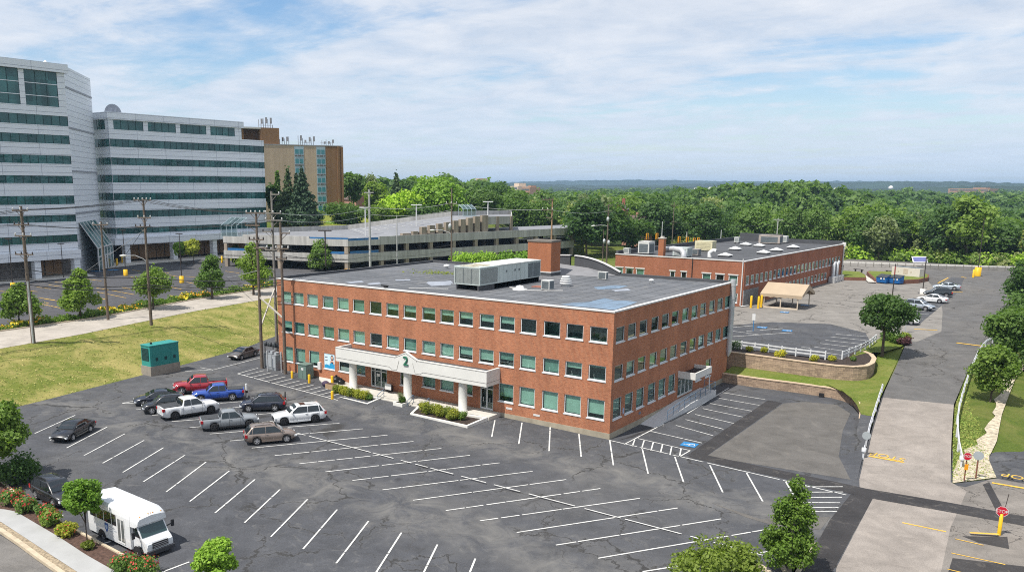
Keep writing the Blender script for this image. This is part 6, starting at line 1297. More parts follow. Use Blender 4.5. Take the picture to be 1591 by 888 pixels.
# ---------------------------------------------------------------- poles, cables, lamps
def pv(p):
    d = np.array(p)-CAM; return PPX+FPX*(d@RR)/(d@FF), PPY-FPX*(d@UU)/(d@FF)
def ztop(b, v):
    lo, hi = b[2], b[2]+60
    for _ in range(40):
        m_ = (lo+hi)/2
        if pv((b[0], b[1], m_))[1] > v: lo = m_
        else: hi = m_
    return lo
PORC = plain('porcelain_insulator', (.55, .54, .52), .3, .05); PORD = plain('dark_insulator', (.06, .05, .05), .4)
ARMD = np.array([.93, .37])
def utility(name, label, base, vtop, arms, mat=WOOD, r=.17, lamp=None, cans=(), conduit=False, brace=(), cat='utility pole', taper=.6):
    zt = ztop(base, vtop); T = thing(name, label, cat, base); mb = MB(); mb.tube((base[0], base[1], base[2]-.2), (base[0], base[1], zt), r, r*taper, 10); mb.build('shaft', mat, T)
    for (v, half, off, ins) in arms:
        z = ztop(base, v); c = np.array([base[0], base[1], z]); d = np.array([*ARMD, 0]); n_ = np.array([-ARMD[1], ARMD[0], 0])*-.16
        mb = MB(); a, b = c+d*(off-half)+n_, c+d*(off+half)+n_; mb.beam(a, b, .1, .13)
        for s in (-.55, .55):
            if abs(off+s*half) > .1: mb.beam(c+d*(off+s*half)+n_, c+np.array([0, 0, -.75]), .05, .05)
        o = mb.build('crossarm', WOOD if mat is WOOD_T else mat, T); m2 = MB()
        for k in range(ins):
            t = -1+2*k/max(1, ins-1) if ins > 1 else 1; p = c+d*(off+t*half*.94)+n_; m2.lathe([(.05, .05), (.09, .1), (.06, .16), (.09, .2), (.05, .3), (0, .32)], p, 8)
        if ins: m2.build('insulator', PORC if ins % 2 else PORD, o)
    for (v, dx) in cans:
        z = ztop(base, v); mb = MB(); mb.lathe([(0, -.45), (.27, -.45), (.28, .35), (.22, .42), (.05, .6), (0, .6)], (base[0]+ARMD[0]*dx, base[1]+ARMD[1]*dx-.1, z), 12); mb.build('transformer_can', plain('transformer_grey', (.42, .44, .45), .5), T)
    if conduit: mb = MB(); mb.tube((base[0]+.2, base[1]-.12, base[2]), (base[0]+.2, base[1]-.12, base[2]+7), .11, n=8); mb.build('conduit', GALV, T)
    for (p, q) in brace: mb = MB(); mb.beam(p, q, .14, .14); mb.build('brace', plain('bleached_timber', (.42, .39, .34), .8, .2, 2), T)
    if lamp:
        v0, (lu, lv), ln = lamp; z0 = ztop(base, v0); dist = math.hypot(base[0]-CAM[0], base[1]-CAM[1]); e = np.array(far(lu, lv, dist)); s_ = np.array([base[0], base[1], z0]); mid = (s_*.45+e*.55)+np.array([0, 0, .28*abs(e[2]-s_[2])+.15])
        mb = MB(); mb.path([s_, s_*.7+mid*.3+np.array([0, 0, .15]), mid, e], .05, 6); mb.build('lamp_arm', GALV, T)
        d = (e-mid)/np.linalg.norm(e-mid); mb = MB(); mb.path([e-d*.1, e+d*.25, e+d*.7], [.08, .17, .08], 8); mb.build('lamp_head', plain('lamp_head_pale', (.6, .6, .58), .4), T)
    return T, zt
B1 = at(52, 532, 3.2); B2_ = at(168, 495.5, 3.35); B3 = at(235, 502.6, 3.2); B4 = atl(407.4, 571.6); B5 = atl(431, 557); B6 = atl(443.5, 580.5)
utility('utility_pole', 'leftmost wooden utility pole with four cluttered crossarms and a grey conduit', B1, 320, [(327, 1.05, 0, 3), (349, 1.0, 0, 4), (366, 1.1, .1, 3), (395, 1.2, 0, 4)], r=.24, conduit=True, cans=())
utility('utility_pole', 'slim wooden pole with one crossarm rising from the flower bed', B2_, 344, [(349, 1.15, 0, 3)], r=.19)
utility('utility_pole', 'tall wooden utility pole with a curved street lamp arm at the edge of the bank', B3, 308, [(311, 1.25, 0, 5), (338, .95, .1, 3), (352, 1.1, -.2, 4)], r=.21, lamp=(407, (195, 397), 0))
mid45 = lambda u, v, t: tuple(np.array(B4)*(1-t)+np.array(B6)*t+np.array([0, 0, 0]))
T_, z4 = utility('utility_pole', 'wooden utility pole standing among the grey switchgear with a timber side brace', B4, 329, [(331, 1.15, 0, 5), (350, .9, -.4, 2), (372, .9, 0, 4), (385, .8, .5, 1)], r=.2,
        brace=[((B4[0], B4[1], ztop(B4, 461)), (B6[0]-.2, B6[1], ztop(B6, 493))), ((B4[0], B4[1], ztop(B4, 508)), (B5[0], B5[1], ztop(B5, 447)))])
utility('utility_pole', 'taller grey pole of the close pair at the left end of the brick building', B5, 297, [(302, .55, .5, 1), (331, 1.0, .2, 3), (342, 1.1, .25, 3), (360, .6, -.6, 2), (388, .8, -.2, 3)], mat=plain('grey_pole_wood', (.2, .185, .165), .9, .25, 3), r=.2)
utility('utility_pole', 'shorter dark pole of the close pair in front of the brick corner', B6, 345, [(362, .55, .6, 1), (386, .75, .2, 3), (402, .6, .1, 2)], r=.2)
GREYP = plain('pale_grey_pole', (.38, .38, .38), .7, .15, 2)
def farpole(u, vb, dist, zb): p = far(u, vb, dist); return (p[0], p[1], zb)
B7 = farpole(575, 400, 150, 3.2)
utility('utility_pole', 'pale grey pole with a single crossarm in front of the parking deck corner', B7, 294, [(299, .9, 0, 2), (322, .6, -.3, 2)], mat=GREYP, r=.24)
B8 = farpole(617, 400, 150, 3.2); utility('steel_pole', 'slim bare steel pole with a small box in front of the parking deck', B8, 335, [], mat=GREYP, r=.13, cat='pole')
B9 = farpole(701.5, 400, 150, 3.2); utility('utility_pole', 'brown pole with crossarm and a street lamp reaching left before the parking deck', B9, 292, [(316, .95, 0, 3)], r=.17, lamp=(364, (674, 357.5), 0), cans=((352, -.25),))
B10 = farpole(856, 400, 135, 3.0); utility('utility_pole', 'orange brown pole rising behind the roof chimney with arms reaching left', B10, 309, [(310, .9, -.75, 4), (326, .85, -.7, 3), (338, .5, -.4, 2)], mat=WOOD_T, r=.17)
B11 = farpole(942.5, 400, 185, 2.8); utility('utility_pole', 'wooden pole with grey transformers and a small lamp left of the rear brick building', B11, 317, [(319, .9, 0, 2), (328, .8, 0, 2)], r=.2, lamp=(352, (924, 350.5), 0), cans=((375, -.6), (377, .35), (341, 0)))
B12 = farpole(936.5, 400, 186, 2.8); utility('steel_pole', 'thin dark pole just left of the transformer pole', B12, 357, [], mat=WOOD, r=.12, cat='pole')
B13 = farpole(1043, 400, 250, 0.5); utility('utility_pole', 'distant thin pole with a crossarm against the wood above the traffic signals', B13, 314, [(319, .9, 0, 2), (345, .8, .2, 2)], r=.17)
B14 = farpole(1206, 380, 230, 0.0); utility('utility_pole', 'distant pale pole with a short top bar behind the rear brick building', B14, 339, [(341, 1.1, 0, 2)], mat=GREYP, r=.2)
for (u, vt, lb) in ((1026.5, 344, 'left of the two bare metal signal poles behind the rear brick building'), (1065, 360, 'right of the two bare metal signal poles behind the rear brick building'), (1118, 357, 'short metal pole behind the skylights of the rear roof')):
    utility('signal_pole', lb, farpole(u, 400, 215, 1.5), vt, [], mat=GALV, r=.16, cat='pole')
def pw(b, v, off=0.0): z = ztop(b, v); return np.array([b[0]+ARMD[0]*off, b[1]+ARMD[1]*off, z])
CAB = plain('cable_black', (.03, .03, .032), .6, .1)
def cable(p, q, sag, r=.028, label='thin dark power cable strung between utility poles', grp='overhead power cables', mat=CAB):
    p, q = np.array(p, float), np.array(q, float); pts = [p*(1-t)+q*t-np.array([0, 0, 4*sag*t*(1-t)]) for t in np.linspace(0, 1, 13)]
    single(MB().path(pts, r, 5), 'power_cable', mat, label, 'cable', grp)
ext = lambda a, b, k: a+(a-b)*k
for o in (-1.0, 0, 1.0):
    a, b, c = pw(B1, 326, o), pw(B3, 310, o), pw(B4, 330, o); cable(a, b, .25); cable(b, c, .4); cable(ext(a, b, 1.6), a, .5)
for o in (-.9, .9):
    a, b, c = pw(B1, 349, o), pw(B3, 352, o), pw(B5, 342, o); cable(a, b, .3); cable(b, c, .4); cable(ext(a, b, 1.6), a, .5)
for v1, v3, v5 in ((418, 430, 430), (434, 442, 438), (442, 446, 442)):
    a, b, c = pw(B1, v1), pw(B3, v3), pw(B6, v5); cable(a, b, .5, .045, 'thick black telephone cable slung low between the street poles', 'low telephone cables'); cable(b, c, .5, .045, 'thick black telephone cable slung low between the street poles', 'low telephone cables'); cable(ext(a, b, 1.4), a, .6, .045, 'thick black telephone cable slung low between the street poles', 'low telephone cables')
cable(pw(B3, 352, 0), pw(B2_, 433), .3, .03); cable(pw(B3, 354, .3), at(118, 432, 3.6), .05, .03, 'pale guy wire running down from the lamp pole towards the office lot', 'guy wires', GALV)
cable(pw(B4, 420), at(352, 431, 3.5), .05, .04, 'pale guy wire running down from the braced pole to the flower bed', 'guy wires', GALV)
for v in (386, 395, 402): cable(pw(B6, v), pw(B7, v+2), .7); cable(pw(B7, v+2), pw(B9, v-6), .5)
for v in (331, 342): cable(pw(B5, v, .6), pw(B7, v-9), .7, .024, mat=GALV); cable(pw(B7, v-9), pw(B9, v-16), .6, .024, mat=GALV)
cable(pw(B9, 316), pw(B10, 326, -.8), .4, .024, mat=GALV); cable(pw(B10, 326), pw(B11, 328), .5, .024, mat=GALV); cable(pw(B11, 328), pw(B13, 345), .6); cable(pw(B13, 345), pw(B14, 348), .9, .04); cable(pw(B14, 345), np.array(far(1620, 372, 240)), 1.0, .04); cable(pw(B11, 360), np.array(far(1090, 378, 215)), .3, .03)
for u, v, lb in ((1005.5, 368, 'first yellow traffic signal from the left above the rear roof'), (1020.5, 368, 'second yellow traffic signal from the left above the rear roof'), (1055, 373, 'large yellow traffic signal between the two bare metal poles'), (1067.5, 374, 'large yellow traffic signal just right of the right metal pole'), (1078.5, 375.5, 'smaller yellow traffic signal second from the right'), (1085, 375, 'rightmost small yellow traffic signal')):
    p = far(u, v, 215); T = thing('traffic_signal', lb, 'traffic signal', (p[0], p[1], p[2]-.6), R(35)); mb = MB(); mb.obox((0, 0, 0), .55, .5, 1.5); mb.build('housing', plain('signal_amber_yellow', (.75, .33, .015), .5), T, False)
    mb = MB(); mb.tube((0, 0, 1.5), (0, 0, 2.1), .04); mb.build('hanger', BLACK, T, False)
    for k in range(3): mb = MB(); mb.tube((0, -.25, .25+.5*k), (0, -.33, .25+.5*k), .17, n=10); mb.build('lens', BLACK, T, False)
LAMPS = [(21, 450, 371.5, 'leftmost slim lamp post on a yellow base in the office lot'), (99, 431, 379, 'lamp post with a low base in front of the boarded shopfront'), (195.5, 428, 358, 'lamp post on a yellow base near the office entrance'), (282.6, 439, 363.6, 'lamp post on a yellow base in front of the small yellowish trees')]
BRONZE = plain('dark_bronze', (.05, .04, .035), .5)
def lamp_post(b, vt, label, yel=True, head=.5):
    zt = ztop(b, vt); T = thing('lamp_post', label, 'lamp post', b); mb = MB(); mb.tube(b, (b[0], b[1], zt), .09, .06, 8); mb.build('shaft', BRONZE, T)
    mb = MB(); mb.obox((b[0], b[1], zt), head*2.2, head, .14, R(35)); mb.build('lamp_head', BRONZE, T)
    if yel: mb = MB(); mb.lathe([(.42, 0), (.42, 1.2), (0, 1.22)], b, 14); mb.build('base', YELLOW, T)
    return T
for i, (u, v, vt, lb) in enumerate(LAMPS): lamp_post(at(u, v, 3.48), vt, lb, i != 1)
for (u, v, d, vt, lb) in ((568, 368, 196, 323, 'white double headed lamp on the left half of the deck roof'), (647, 362, 205, 319, 'white lamp in the middle of the deck roof'), (758, 336, 220, 314, 'white lamp at the top of the deck ramp'), (505.5, 384, 170, 359, 'small dark lamp between the deck levels beside the big maple')):
    p = far(u, v, d); zb = 9.47 if v > 350 else 13.1; b = (p[0], p[1], zb if v < 380 else 5.0); zt = ztop(b, vt); T = thing('deck_lamp', lb, 'lamp post', b); mb = MB(); mb.tube(b, (b[0], b[1], zt), .13, n=8); mb.build('shaft', WHITE if v < 380 else BRONZE, T); mb = MB(); mb.obox((b[0], b[1], zt), 2.6, .5, .22, R(38)); mb.build('lamp_head', WHITE if v < 380 else BRONZE, T)
# ---------------------------------------------------------------- walls, fences, rails on the east side
STONE = brick_mat('split_face_stone', (.40, .295, .21), (.26, .19, .14), (.13, .10, .08), .18, .52, .19)
CAPS = plain('tan_cap_stone', (.50, .385, .27), .85, .15, 1.2, space='pos')
def retaining(label, pl, z0, z1, n=44):
    q = resample(pl, n); T = thing('retaining_wall', label, 'retaining wall', (q[n//2][0], q[n//2][1], 0)); mb, cp = MB(), MB()
    def off(i):
        d = q[min(i+1, n-1)]-q[max(i-1, 0)]; d = d/np.linalg.norm(d); return np.array([-d[1], d[0]])*.42
    for i in range(n-1):
        a, b = q[i], q[i+1]; ao, bo = a+off(i), b+off(i+1); za, zb = z1(i/(n-1)), z1((i+1)/(n-1)); l0, l1 = z0(i/(n-1)), z0((i+1)/(n-1))
        mb.add([(*a, l0), (*b, l1), (*b, zb), (*a, za), (*ao, l0), (*bo, l1), (*bo, zb), (*ao, za)], [(0, 1, 2, 3), (5, 4, 7, 6), (3, 2, 6, 7)])
        e = off(i)*-.12; f = off(i+1)*-.12
        cp.add([(*(a+e), za), (*(b+f), zb), (*(b+f), zb+.09), (*(a+e), za+.09), (*ao, za), (*bo, zb), (*bo, zb+.09), (*ao, za+.09)], [(0, 1, 2, 3), (5, 4, 7, 6), (3, 2, 6, 7)])
    for i, g in ((0, (0, 3, 7, 4)), (n-1, (0, 4, 7, 3))):
        a = q[i]; ao = a+off(i); t = i/(n-1); mb.add([(*a, z0(t)), (*a, z1(t)), (*ao, z1(t)), (*ao, z0(t))], [(0, 1, 2, 3)])
    mb.build('stone_face', STONE, T); cp.build('cap_course', CAPS, T); return T
retaining('lower tan stone retaining wall at the edge of the side car park', WL, lambda t: -.2, lambda t: .93 if t < .8 else .93-(t-.8)/.2*.42)
retaining('upper tan stone retaining wall under the mulch bed and white fence', WU, lambda t: .9, lambda t: 2.76)
VIN = plain('white_vinyl', (.60, .61, .62), .5, .05)
def fence(label, pts, posts, h=.95, rails=(.45, .8), name='rail_fence', mat=None, w=.13):
    mat = mat or VIN; T = thing(name, label, 'fence', pts[0]); q = resample(pts, posts)
    for z in rails:
        mb = MB()
        for a, b in zip(q, q[1:]): mb.beam((a[0], a[1], a[2]+z), (b[0], b[1], b[2]+z), .06, .14)
        mb.build('rail', mat, T)
    for p in q: mb = MB(); mb.obox(p, w, w, h, R(0)); mb.build('post', mat, T)
fence('white two rail fence along the front of the upper mulch bed', [(-1.5, 32.35, 2.8), (1.7, 32.2, 2.8), (5.25, 31.8, 2.8), (9.0, 31.75, 2.8)], 8)
fence('white two rail fence turning back along the right edge of the upper bays', [(10.35, 33.1, 2.8), (10.9, 37.5, 2.8), (11.15, 42.1, 2.8), (11.0, 46.5, 2.8)], 8)
def guardrail(label, pts, posts, h=.62, mat=GALV, depth=.3, ends=True, name='guard_rail', pm=None):
    T = thing(name, label, 'guard rail', pts[0]); q = resample(pts, max(posts, 14)); mb = MB()
    for a, b in zip(q, q[1:]):
        for z, o in ((h-.05, .0), (h-.16, .06), (h-.27, .0)): mb.beam((a[0]+o, a[1], a[2]+z), (b[0]+o, b[1], b[2]+z), .05, .12)
    if ends:
        mb.lathe([(.17, 0), (.17, depth), (0, depth)], (q[0][0], q[0][1], q[0][2]+h-.32), 10)
    mb.build('rail', mat, T)
    for p in resample(pts, posts): mb = MB(); mb.obox((p[0], p[1], p[2]-.1), .12, .15, h+.05); mb.build('post', pm or mat, T)
WRAIL = plain('white_guard_rail', (.55, .56, .58), .45, .06)
lr = [atd(u, v) for u, v in ((1341, 711), (1350, 672), (1360, 640), (1370, 609))]; guardrail('white guard rail down the left edge of the drive', lr, 7, .85, WRAIL)
rr = [atd(u, v) for u, v in ((1493, 724), (1486, 690), (1486, 660), (1490, 635), (1500, 601), (1509, 577), (1519, 555), (1526, 545), (1533, 537), (1542, 533))]; guardrail('white guard rail curving along the right edge of the drive', rr, 14, .85, WRAIL)
gr_ = [at(u, v, 2.8) for u, v in ((1285, 412), (1360, 414.5), (1450, 417.5), (1530, 420), (1600, 421.5))]; guardrail('long pale guard rail in front of the wood behind the upper lot', gr_, 26, 1.05, plain('pale_steel_rail', (.60, .58, .54), .5), ends=False, pm=plain('rail_post_dark', (.16, .15, .13), .8))
# ---------------------------------------------------------------- signs
SGR = plain('sign_back_grey', (.33, .36, .37), .5); SRED = plain('stop_red', (.48, .012, .03), .4)
def roundsign(label, b, h, r, mat, n=24, post=GALV, pm=.05, yaw=0, name='round_sign', tilt=0):
    T = thing(name, label, 'sign', b, yaw); mb = MB(); mb.tube((0, 0, 0), (0, .03, h+r*.6), pm, n=8); mb.build('post', post, T, False)
    mb = MB(); off = math.pi/n if n == 8 else 0
    pts = [(r*math.cos(2*math.pi*k/n+off), -.07, h+r*math.sin(2*math.pi*k/n+off)) for k in range(n)]; pts2 = [(x, -.04, z) for x, _, z in pts]
    mb.add(pts+pts2, [tuple(range(n)), tuple(range(2*n-1, n-1, -1))]+[(k, n+k, n+(k+1) % n, (k+1) % n) for k in range(n)]); mb.build('panel', mat, T, False); return T
def stop_sign(label, b, h, r, yaw, bollard=True):
    T = roundsign(label, b, h, r, SRED, 8, plain('rusty_post', (.2, .08, .05), .7), .045, yaw, 'stop_sign')
    vs, fs = text_mesh('STOP', r*.82); mb = MB(); mb.add([(x*.92, -.078, h+y) for x, y, _ in vs], fs); mb.build('lettering', WHITE, T, False)
    mb = MB(); n = 8; 
    for k in range(8):
        p = []
        for e, kk in ((1.0, k), (1.0, k+1), (.93, k+1), (.93, k)): a = 2*math.pi*kk/8+math.pi/8; p.append((e*r*math.cos(a), -.074, h+e*r*math.sin(a)))
        mb.poly(p)
    mb.build('border', WHITE, T, False)
    if bollard: mb = MB(); mb.lathe([(.105, 0), (.105, 1.35), (0, 1.38)], (0, 0, 0), 14); mb.build('bollard', YELLOW, T, False); mb = MB(); mb.tube((.12, 0, h+.2), (.22, 0, h+1.15), .02, n=6); mb.build('whip_marker', BRONZE, T, False)
    else: mb = MB(); mb.obox((0, -.09, h-1.0), .24, .03, .42); mb.build('yellow_plate', plain('sign_amber', (.75, .30, .01), .5), T, False)
    return T
yawc = lambda b: math.atan2(CAM[0]-b[0], -(CAM[1]-b[1]))*1
b = at(1552, 830, .02); stop_sign('red stop sign fixed to a yellow bollard at the bottom right', b, ztop(b, 793.5)-b[2], .34, R(8))
b = at(1498, 746, .12); stop_sign('small red stop sign with an orange plate on the white stone verge', b, ztop(b, 708)-b[2], .30, R(24), False)
b = at(1516, 742, .12); roundsign('grey backed round sign right of the small stop sign', b, ztop(b, 707)-b[2], .33, SGR, post=plain('rusty_post', (.2, .08, .05)), yaw=R(5))
b = atd(1343, 708); roundsign('grey backed round sign beside the left guard rail of the drive', b, ztop(b, 676)-b[2], .31, SGR, yaw=R(15))
b = at(1406, 517, 2.83); T = roundsign('pale round sign standing on the grass island beside the maple', b, ztop(b, 486.5)-b[2], .42, plain('sign_pale_face', (.62, .62, .6), .5), yaw=R(20))
b = at(1391.5, 531, 2.83); T = thing('marker_post', 'white marker post with a blue plate behind the maple trunk', 'post', b); mb = MB(); mb.obox(b, .22, .22, 1.9); mb.build('post', WHITE, T); mb = MB(); mb.obox((b[0]-.35, b[1], b[2]+.4), .5, .06, .35); mb.build('blue_plate', LINE_B, T)
b = at(1170, 514, 2.81); T = thing('parking_sign', 'small white and blue sign on a post in the upper lot', 'sign', b); mb = MB(); mb.tube(b, (b[0], b[1], b[2]+2.2), .05); mb.build('post', LINE_B, T); mb = MB(); mb.obox((b[0], b[1]-.06, b[2]+1.4), .4, .04, .8); mb.build('panel', WHITE, T)
# ---------------------------------------------------------------- yard equipment
TEALP = plain('teal_enclosure', (.035, .26, .235), .45, .1, .8); TEALD = plain('teal_grille', (.012, .05, .05), .6)
gx, gy0, gy1, gz_ = -48.4, -11.45, -7.75, .68
T = thing('generator', 'teal generator enclosure on a concrete plinth at the foot of the bank', 'generator', (-49.3, -9.6, gz_))
mb = MB(); mb.box(-50.2, gx, gy0, gy1, gz_-.2, gz_+.95); mb.build('plinth', plain('plinth_concrete', (.27, .24, .2), .9, .2, 1, space='pos'), T)
mb = MB(); mb.box(-50.1, gx-.06, gy0+.06, gy1-.06, gz_+.95, gz_+3.15); mb.box(-50.15, gx, gy0, gy1, gz_+3.15, gz_+3.24); mb.build('enclosure', TEALP, T)
mb = MB(); mb.box(-49.95, gx-.3, gy0+.02, gy0+.055, gz_+1.55, gz_+2.9)
for k in range(9): mb.box(-49.95, gx-.3, gy0+.0, gy0+.03, gz_+1.6+k*.14, gz_+1.64+k*.14)
mb.build('radiator_grille', TEALD, T)
for k in range(3):
    y = gy0+.35+k*1.1; mb = MB(); mb.box(gx-.055, gx-.04, y, y+1.0, gz_+1.05, gz_+3.05); d_ = mb.build('access_door', plain('teal_door', (.03, .225, .205), .45, .1, .8), T); mb = MB(); mb.box(gx-.04, gx-.015, y+.35, y+.65, gz_+1.5, gz_+1.85); mb.build('vent', TEALD, d_)
mb = MB(); mb.tube((-49.3, gy0+.8, gz_+3.24), (-49.3, gy0+.8, gz_+3.45), .12); mb.build('exhaust', BLACK, T)
def onl(u, v): return atl(u, v)
a, b2, c = onl(463.3, 586.7), onl(478.5, 588.6), onl(491, 585); T = thing('pad_transformer', 'green grey pad transformer box between two yellow bollards by the wall', 'transformer', (*((np.array(a)+np.array(c))/2)[:2], a[2]), 0)
mb = MB(); X0, X1, Y0, Y1 = min(a[0], b2[0]), b2[0]+.1, b2[1], c[1]+.1
X0 = a[0]; mb.box(X0, b2[0]+.05, min(a[1], b2[1]), -.55, a[2]-.1, a[2]+1.5); mb.box(X0-.05, b2[0]+.1, min(a[1], b2[1])-.05, -.5, a[2]+1.5, a[2]+1.58)
mb.build('cabinet', plain('transformer_green', (.13, .19, .165), .5, .1, 1), T); mb = MB(); xm = (X0+b2[0])/2; ym = min(a[1], b2[1]); mb.box(xm-.1, xm+.25, ym-.012, ym-.001, a[2]+.95, a[2]+1.2); mb.build('warning_label', WHITE, T)
mb = MB(); mb.box(X0+.0, X0+.03, ym-.013, ym-.001, a[2]+.1, a[2]+1.4); mb.box(b2[0]-.55, b2[0]-.53, ym-.013, ym-.001, a[2]+.1, a[2]+1.4); mb.build('door_seam', BLACK, T)
mb = MB(); FS.box(mb, 6.35, 6.75, .0, .22, 1.35, 2.15); single(mb, 'meter_box', COPING, 'small pale meter box fixed to the brick wall above the green transformer', 'meter box')
SWG = plain('switchgear_grey', (.22, .235, .25), .5, .12, 1)
for i, (u, v, w, h, lb) in enumerate(((419, 570, .75, 1.7, 'left of the three tall grey switch cabinets between the poles'), (425, 572, .7, 1.8, 'middle one of the three tall grey switch cabinets between the poles'), (431, 574, .7, 1.75, 'right of the three tall grey switch cabinets between the poles'))):
    b = onl(u, v); T = thing('switch_cabinet', lb, 'switch cabinet', b); mb = MB(); mb.obox(b, w, 1.0, h); mb.build('cabinet', SWG, T); mb = MB(); mb.obox((b[0], b[1]-.51, b[2]+.3), w*.75, .02, h*.75); mb.obox((b[0], b[1], b[2]+h), w*.5, .5, .25); mb.build('cover_plate', plain('cover_pale', (.33, .35, .37), .5), T)
b = onl(429, 566); T = thing('cable_rack', 'dark steel rack with cans and drooping cables above the grey cabinets', 'cable rack', b); mb = MB()
for dx in (-1.6, -.2, 1.3): mb.tube((b[0]+dx, b[1]-.2, b[2]), (b[0]+dx, b[1]-.2, b[2]+2.35), .06, n=6)
mb.beam((b[0]-1.7, b[1]-.2, b[2]+2.1), (b[0]+1.4, b[1]-.2, b[2]+2.1), .1, .1); mb.build('frame', plain('dark_rack', (.07, .07, .075), .6), T)
mb = MB()
for k in range(7): mb.lathe([(.12, 0), (.2, .1), (.2, .4), (.08, .5), (0, .52)], (b[0]-1.4+k*.42, b[1]-.25+.1*(k % 2), b[2]+2.1), 8)
mb.build('can', plain('dark_can', (.06, .065, .07), .5), T)
for x0, x1 in ((414, 418), (436.5, 438.5)):
    b = onl((x0+x1)/2, 578 if x0 > 430 else 576); single(MB().tube(b, (b[0], b[1], b[2]+2.3), .08, n=8), 'steel_post', GALV, 'grey steel post just right of the switch cabinets' if x0 > 430 else 'grey steel post just left of the switch cabinets', 'post')
for u, v, vt, lb in ((454, 586.8, 576, 'yellow bollard left of the green transformer'), (480.6, 594.5, 581, 'yellow bollard at the front corner of the green transformer'), (516.3, 600, 583, 'yellow bollard beside the black bags'), (516.3, 619.5, 606.5, 'yellow bollard at the corner of the left planter')):
    b = onl(u, v); h = ztop(b, vt)-b[2]; single(MB().lathe([(.14, 0), (.14, h-.08), (.1, h-.02), (0, h)], b, 14), 'bollard', YELLOW, lb, 'bollard', 'yellow steel bollards')
BAG = plain('black_bin_bag', (.014, .014, .015), .3, .2)
for u, v, r, lb in ((522.5, 595.5, .52, 'larger black rubbish bag beside the yellow bollard'), (530, 598, .42, 'smaller black rubbish bag right of the larger one')):
    b = onl(u, v); mb = MB(); mb.ball((b[0], b[1], b[2]+r*.75), r, 0, 14, (1, 1, .8)); vs = np.array(mb.v); vs += rng.normal(0, .03, vs.shape); mb.v = [tuple(p) for p in vs]; mb.tube((b[0], b[1], b[2]+r*1.4), (b[0]+.05, b[1], b[2]+r*1.75), .09, .13, 6); single(mb, 'rubbish_bag', BAG, lb, 'rubbish bag')
b = onl(515, 603.5); T = thing('planter_box', 'tan box with brown contents at the foot of the yellow bollard', 'planter box', b); mb = MB(); mb.obox((b[0], b[1], b[2]), 1.1, .7, .5); mb.build('box', plain('tan_box', (.36, .25, .15), .8), T); mb = MB(); mb.obox((b[0], b[1], b[2]+.5), .95, .55, .04); mb.build('soil', MULCH2, T)
b = onl(506, 600); mb = MB(); mb.ball((b[0], b[1], b[2]+.3), .42, 0, 12, (1, .9, .75)); single(mb, 'sack', plain('plum_sack', (.06, .04, .075), .7), 'plum coloured sack left of the tan box', 'sack')
b = onl(443.5+.0, 618); 
b = atl(443.5, 627.5); single(MB().lathe([(.09, 0), (.07, 1.2), (0, 1.25)], b, 8), 'delineator', plain('dark_delineator', (.04, .035, .035), .7), 'thin dark marker post right of the navy wagon', 'marker post')
b = atl(383.5, 616.5); T = thing('delineator', 'white and dark marker post right of the blue pickup', 'marker post', b); mb = MB(); mb.tube(b, (b[0], b[1], b[2]+1.35), .12, n=8); mb.build('post', WHITE, T); mb = MB(); mb.tube((b[0], b[1], b[2]+.45), (b[0], b[1], b[2]+.7), .125, n=8); mb.build('band', BRONZE, T)
# upper lot: dumpsters, planted kerb walls, utility box, solar light
DB = plain('dumpster_blue', (.012, .11, .33), .5, .12, 1); DLID = plain('dumpster_lid', (.045, .05, .06), .6)
d8 = lambda x, y: (1290+x/8.374, 390+y/8.374)
for x, y, lb in ((690, 415, 'left of the two blue dumpsters with dark lids'), (860, 425, 'right of the two blue dumpsters with dark lids')):
    b = at(*d8(x, y), 2.83); T = thing('dumpster', lb, 'dumpster', b, R(-20)); mb = MB(); mb.add([(-.95, -.7, .15), (.95, -.7, .15), (.95, .6, .15), (-.95, .6, .15), (-1, -.85, 1.15), (1, -.85, 1.15), (1, .7, 1.55), (-1, .7, 1.55)], [(0, 3, 2, 1), (0, 1, 5, 4), (1, 2, 6, 5), (2, 3, 7, 6), (3, 0, 4, 7), (4, 5, 6, 7)]); mb.build('bin_body', DB, T, False)
    for s in (-1, 1): mb = MB(); mb.add([(s*.02, -.92, 1.17), (s*1.02, -.92, 1.17), (s*1.02, .75, 1.62), (s*.02, .75, 1.62), (s*.02, -.92, 1.22), (s*1.02, -.92, 1.22), (s*1.02, .75, 1.67), (s*.02, .75, 1.67)], [(4, 5, 6, 7) if s > 0 else (7, 6, 5, 4), (0, 1, 5, 4), (1, 2, 6, 5), (2, 3, 7, 6)]); mb.build('lid', DLID, T, False)
    mb = MB(); mb.add([(-.2, -.84, .75), (.12, -.84, .75), (.12, -.86, 1.08), (-.2, -.86, 1.08)], [(0, 1, 2, 3)]); mb.add([(.4, -.845, .75), (.68, -.845, .75), (.68, -.865, 1.05), (.4, -.865, 1.05)], [(0, 1, 2, 3)]); mb.build('decal', WHITE, T, False)
    for s in (-1, 1): mb = MB(); mb.obox((s*1.02, -.1, .7), .1, .9, .15); mb.build('fork_pocket', DB, T, False)
KB = brick_mat('kerb_wall_brick', (.21, .08, .05), (.16, .06, .04), (.22, .16, .12), .12)
def island(label, px, z, h):
    q = [at(*d8(x, y), z)[:2] for x, y in px]; c = np.mean(np.array(q), 0); T = thing('grass_island', label, 'planted island', (*c, z)); mb = MB(); mb.prism(q, z-.2, z+h); mb.build('brick_wall', KB, T)
    mb = MB(); ins = [tuple(np.array(p)*.96+c*.04) for p in q]; mb.poly([(*p, z+h+.03) for p in ins]) ; mb.build('grass_top', GRASS2, T)
island('left brick edged grass island beside the rear brick building', [(70, 372), (300, 378), (465, 382), (455, 345), (380, 300), (180, 288), (60, 300)], 2.83, .55)
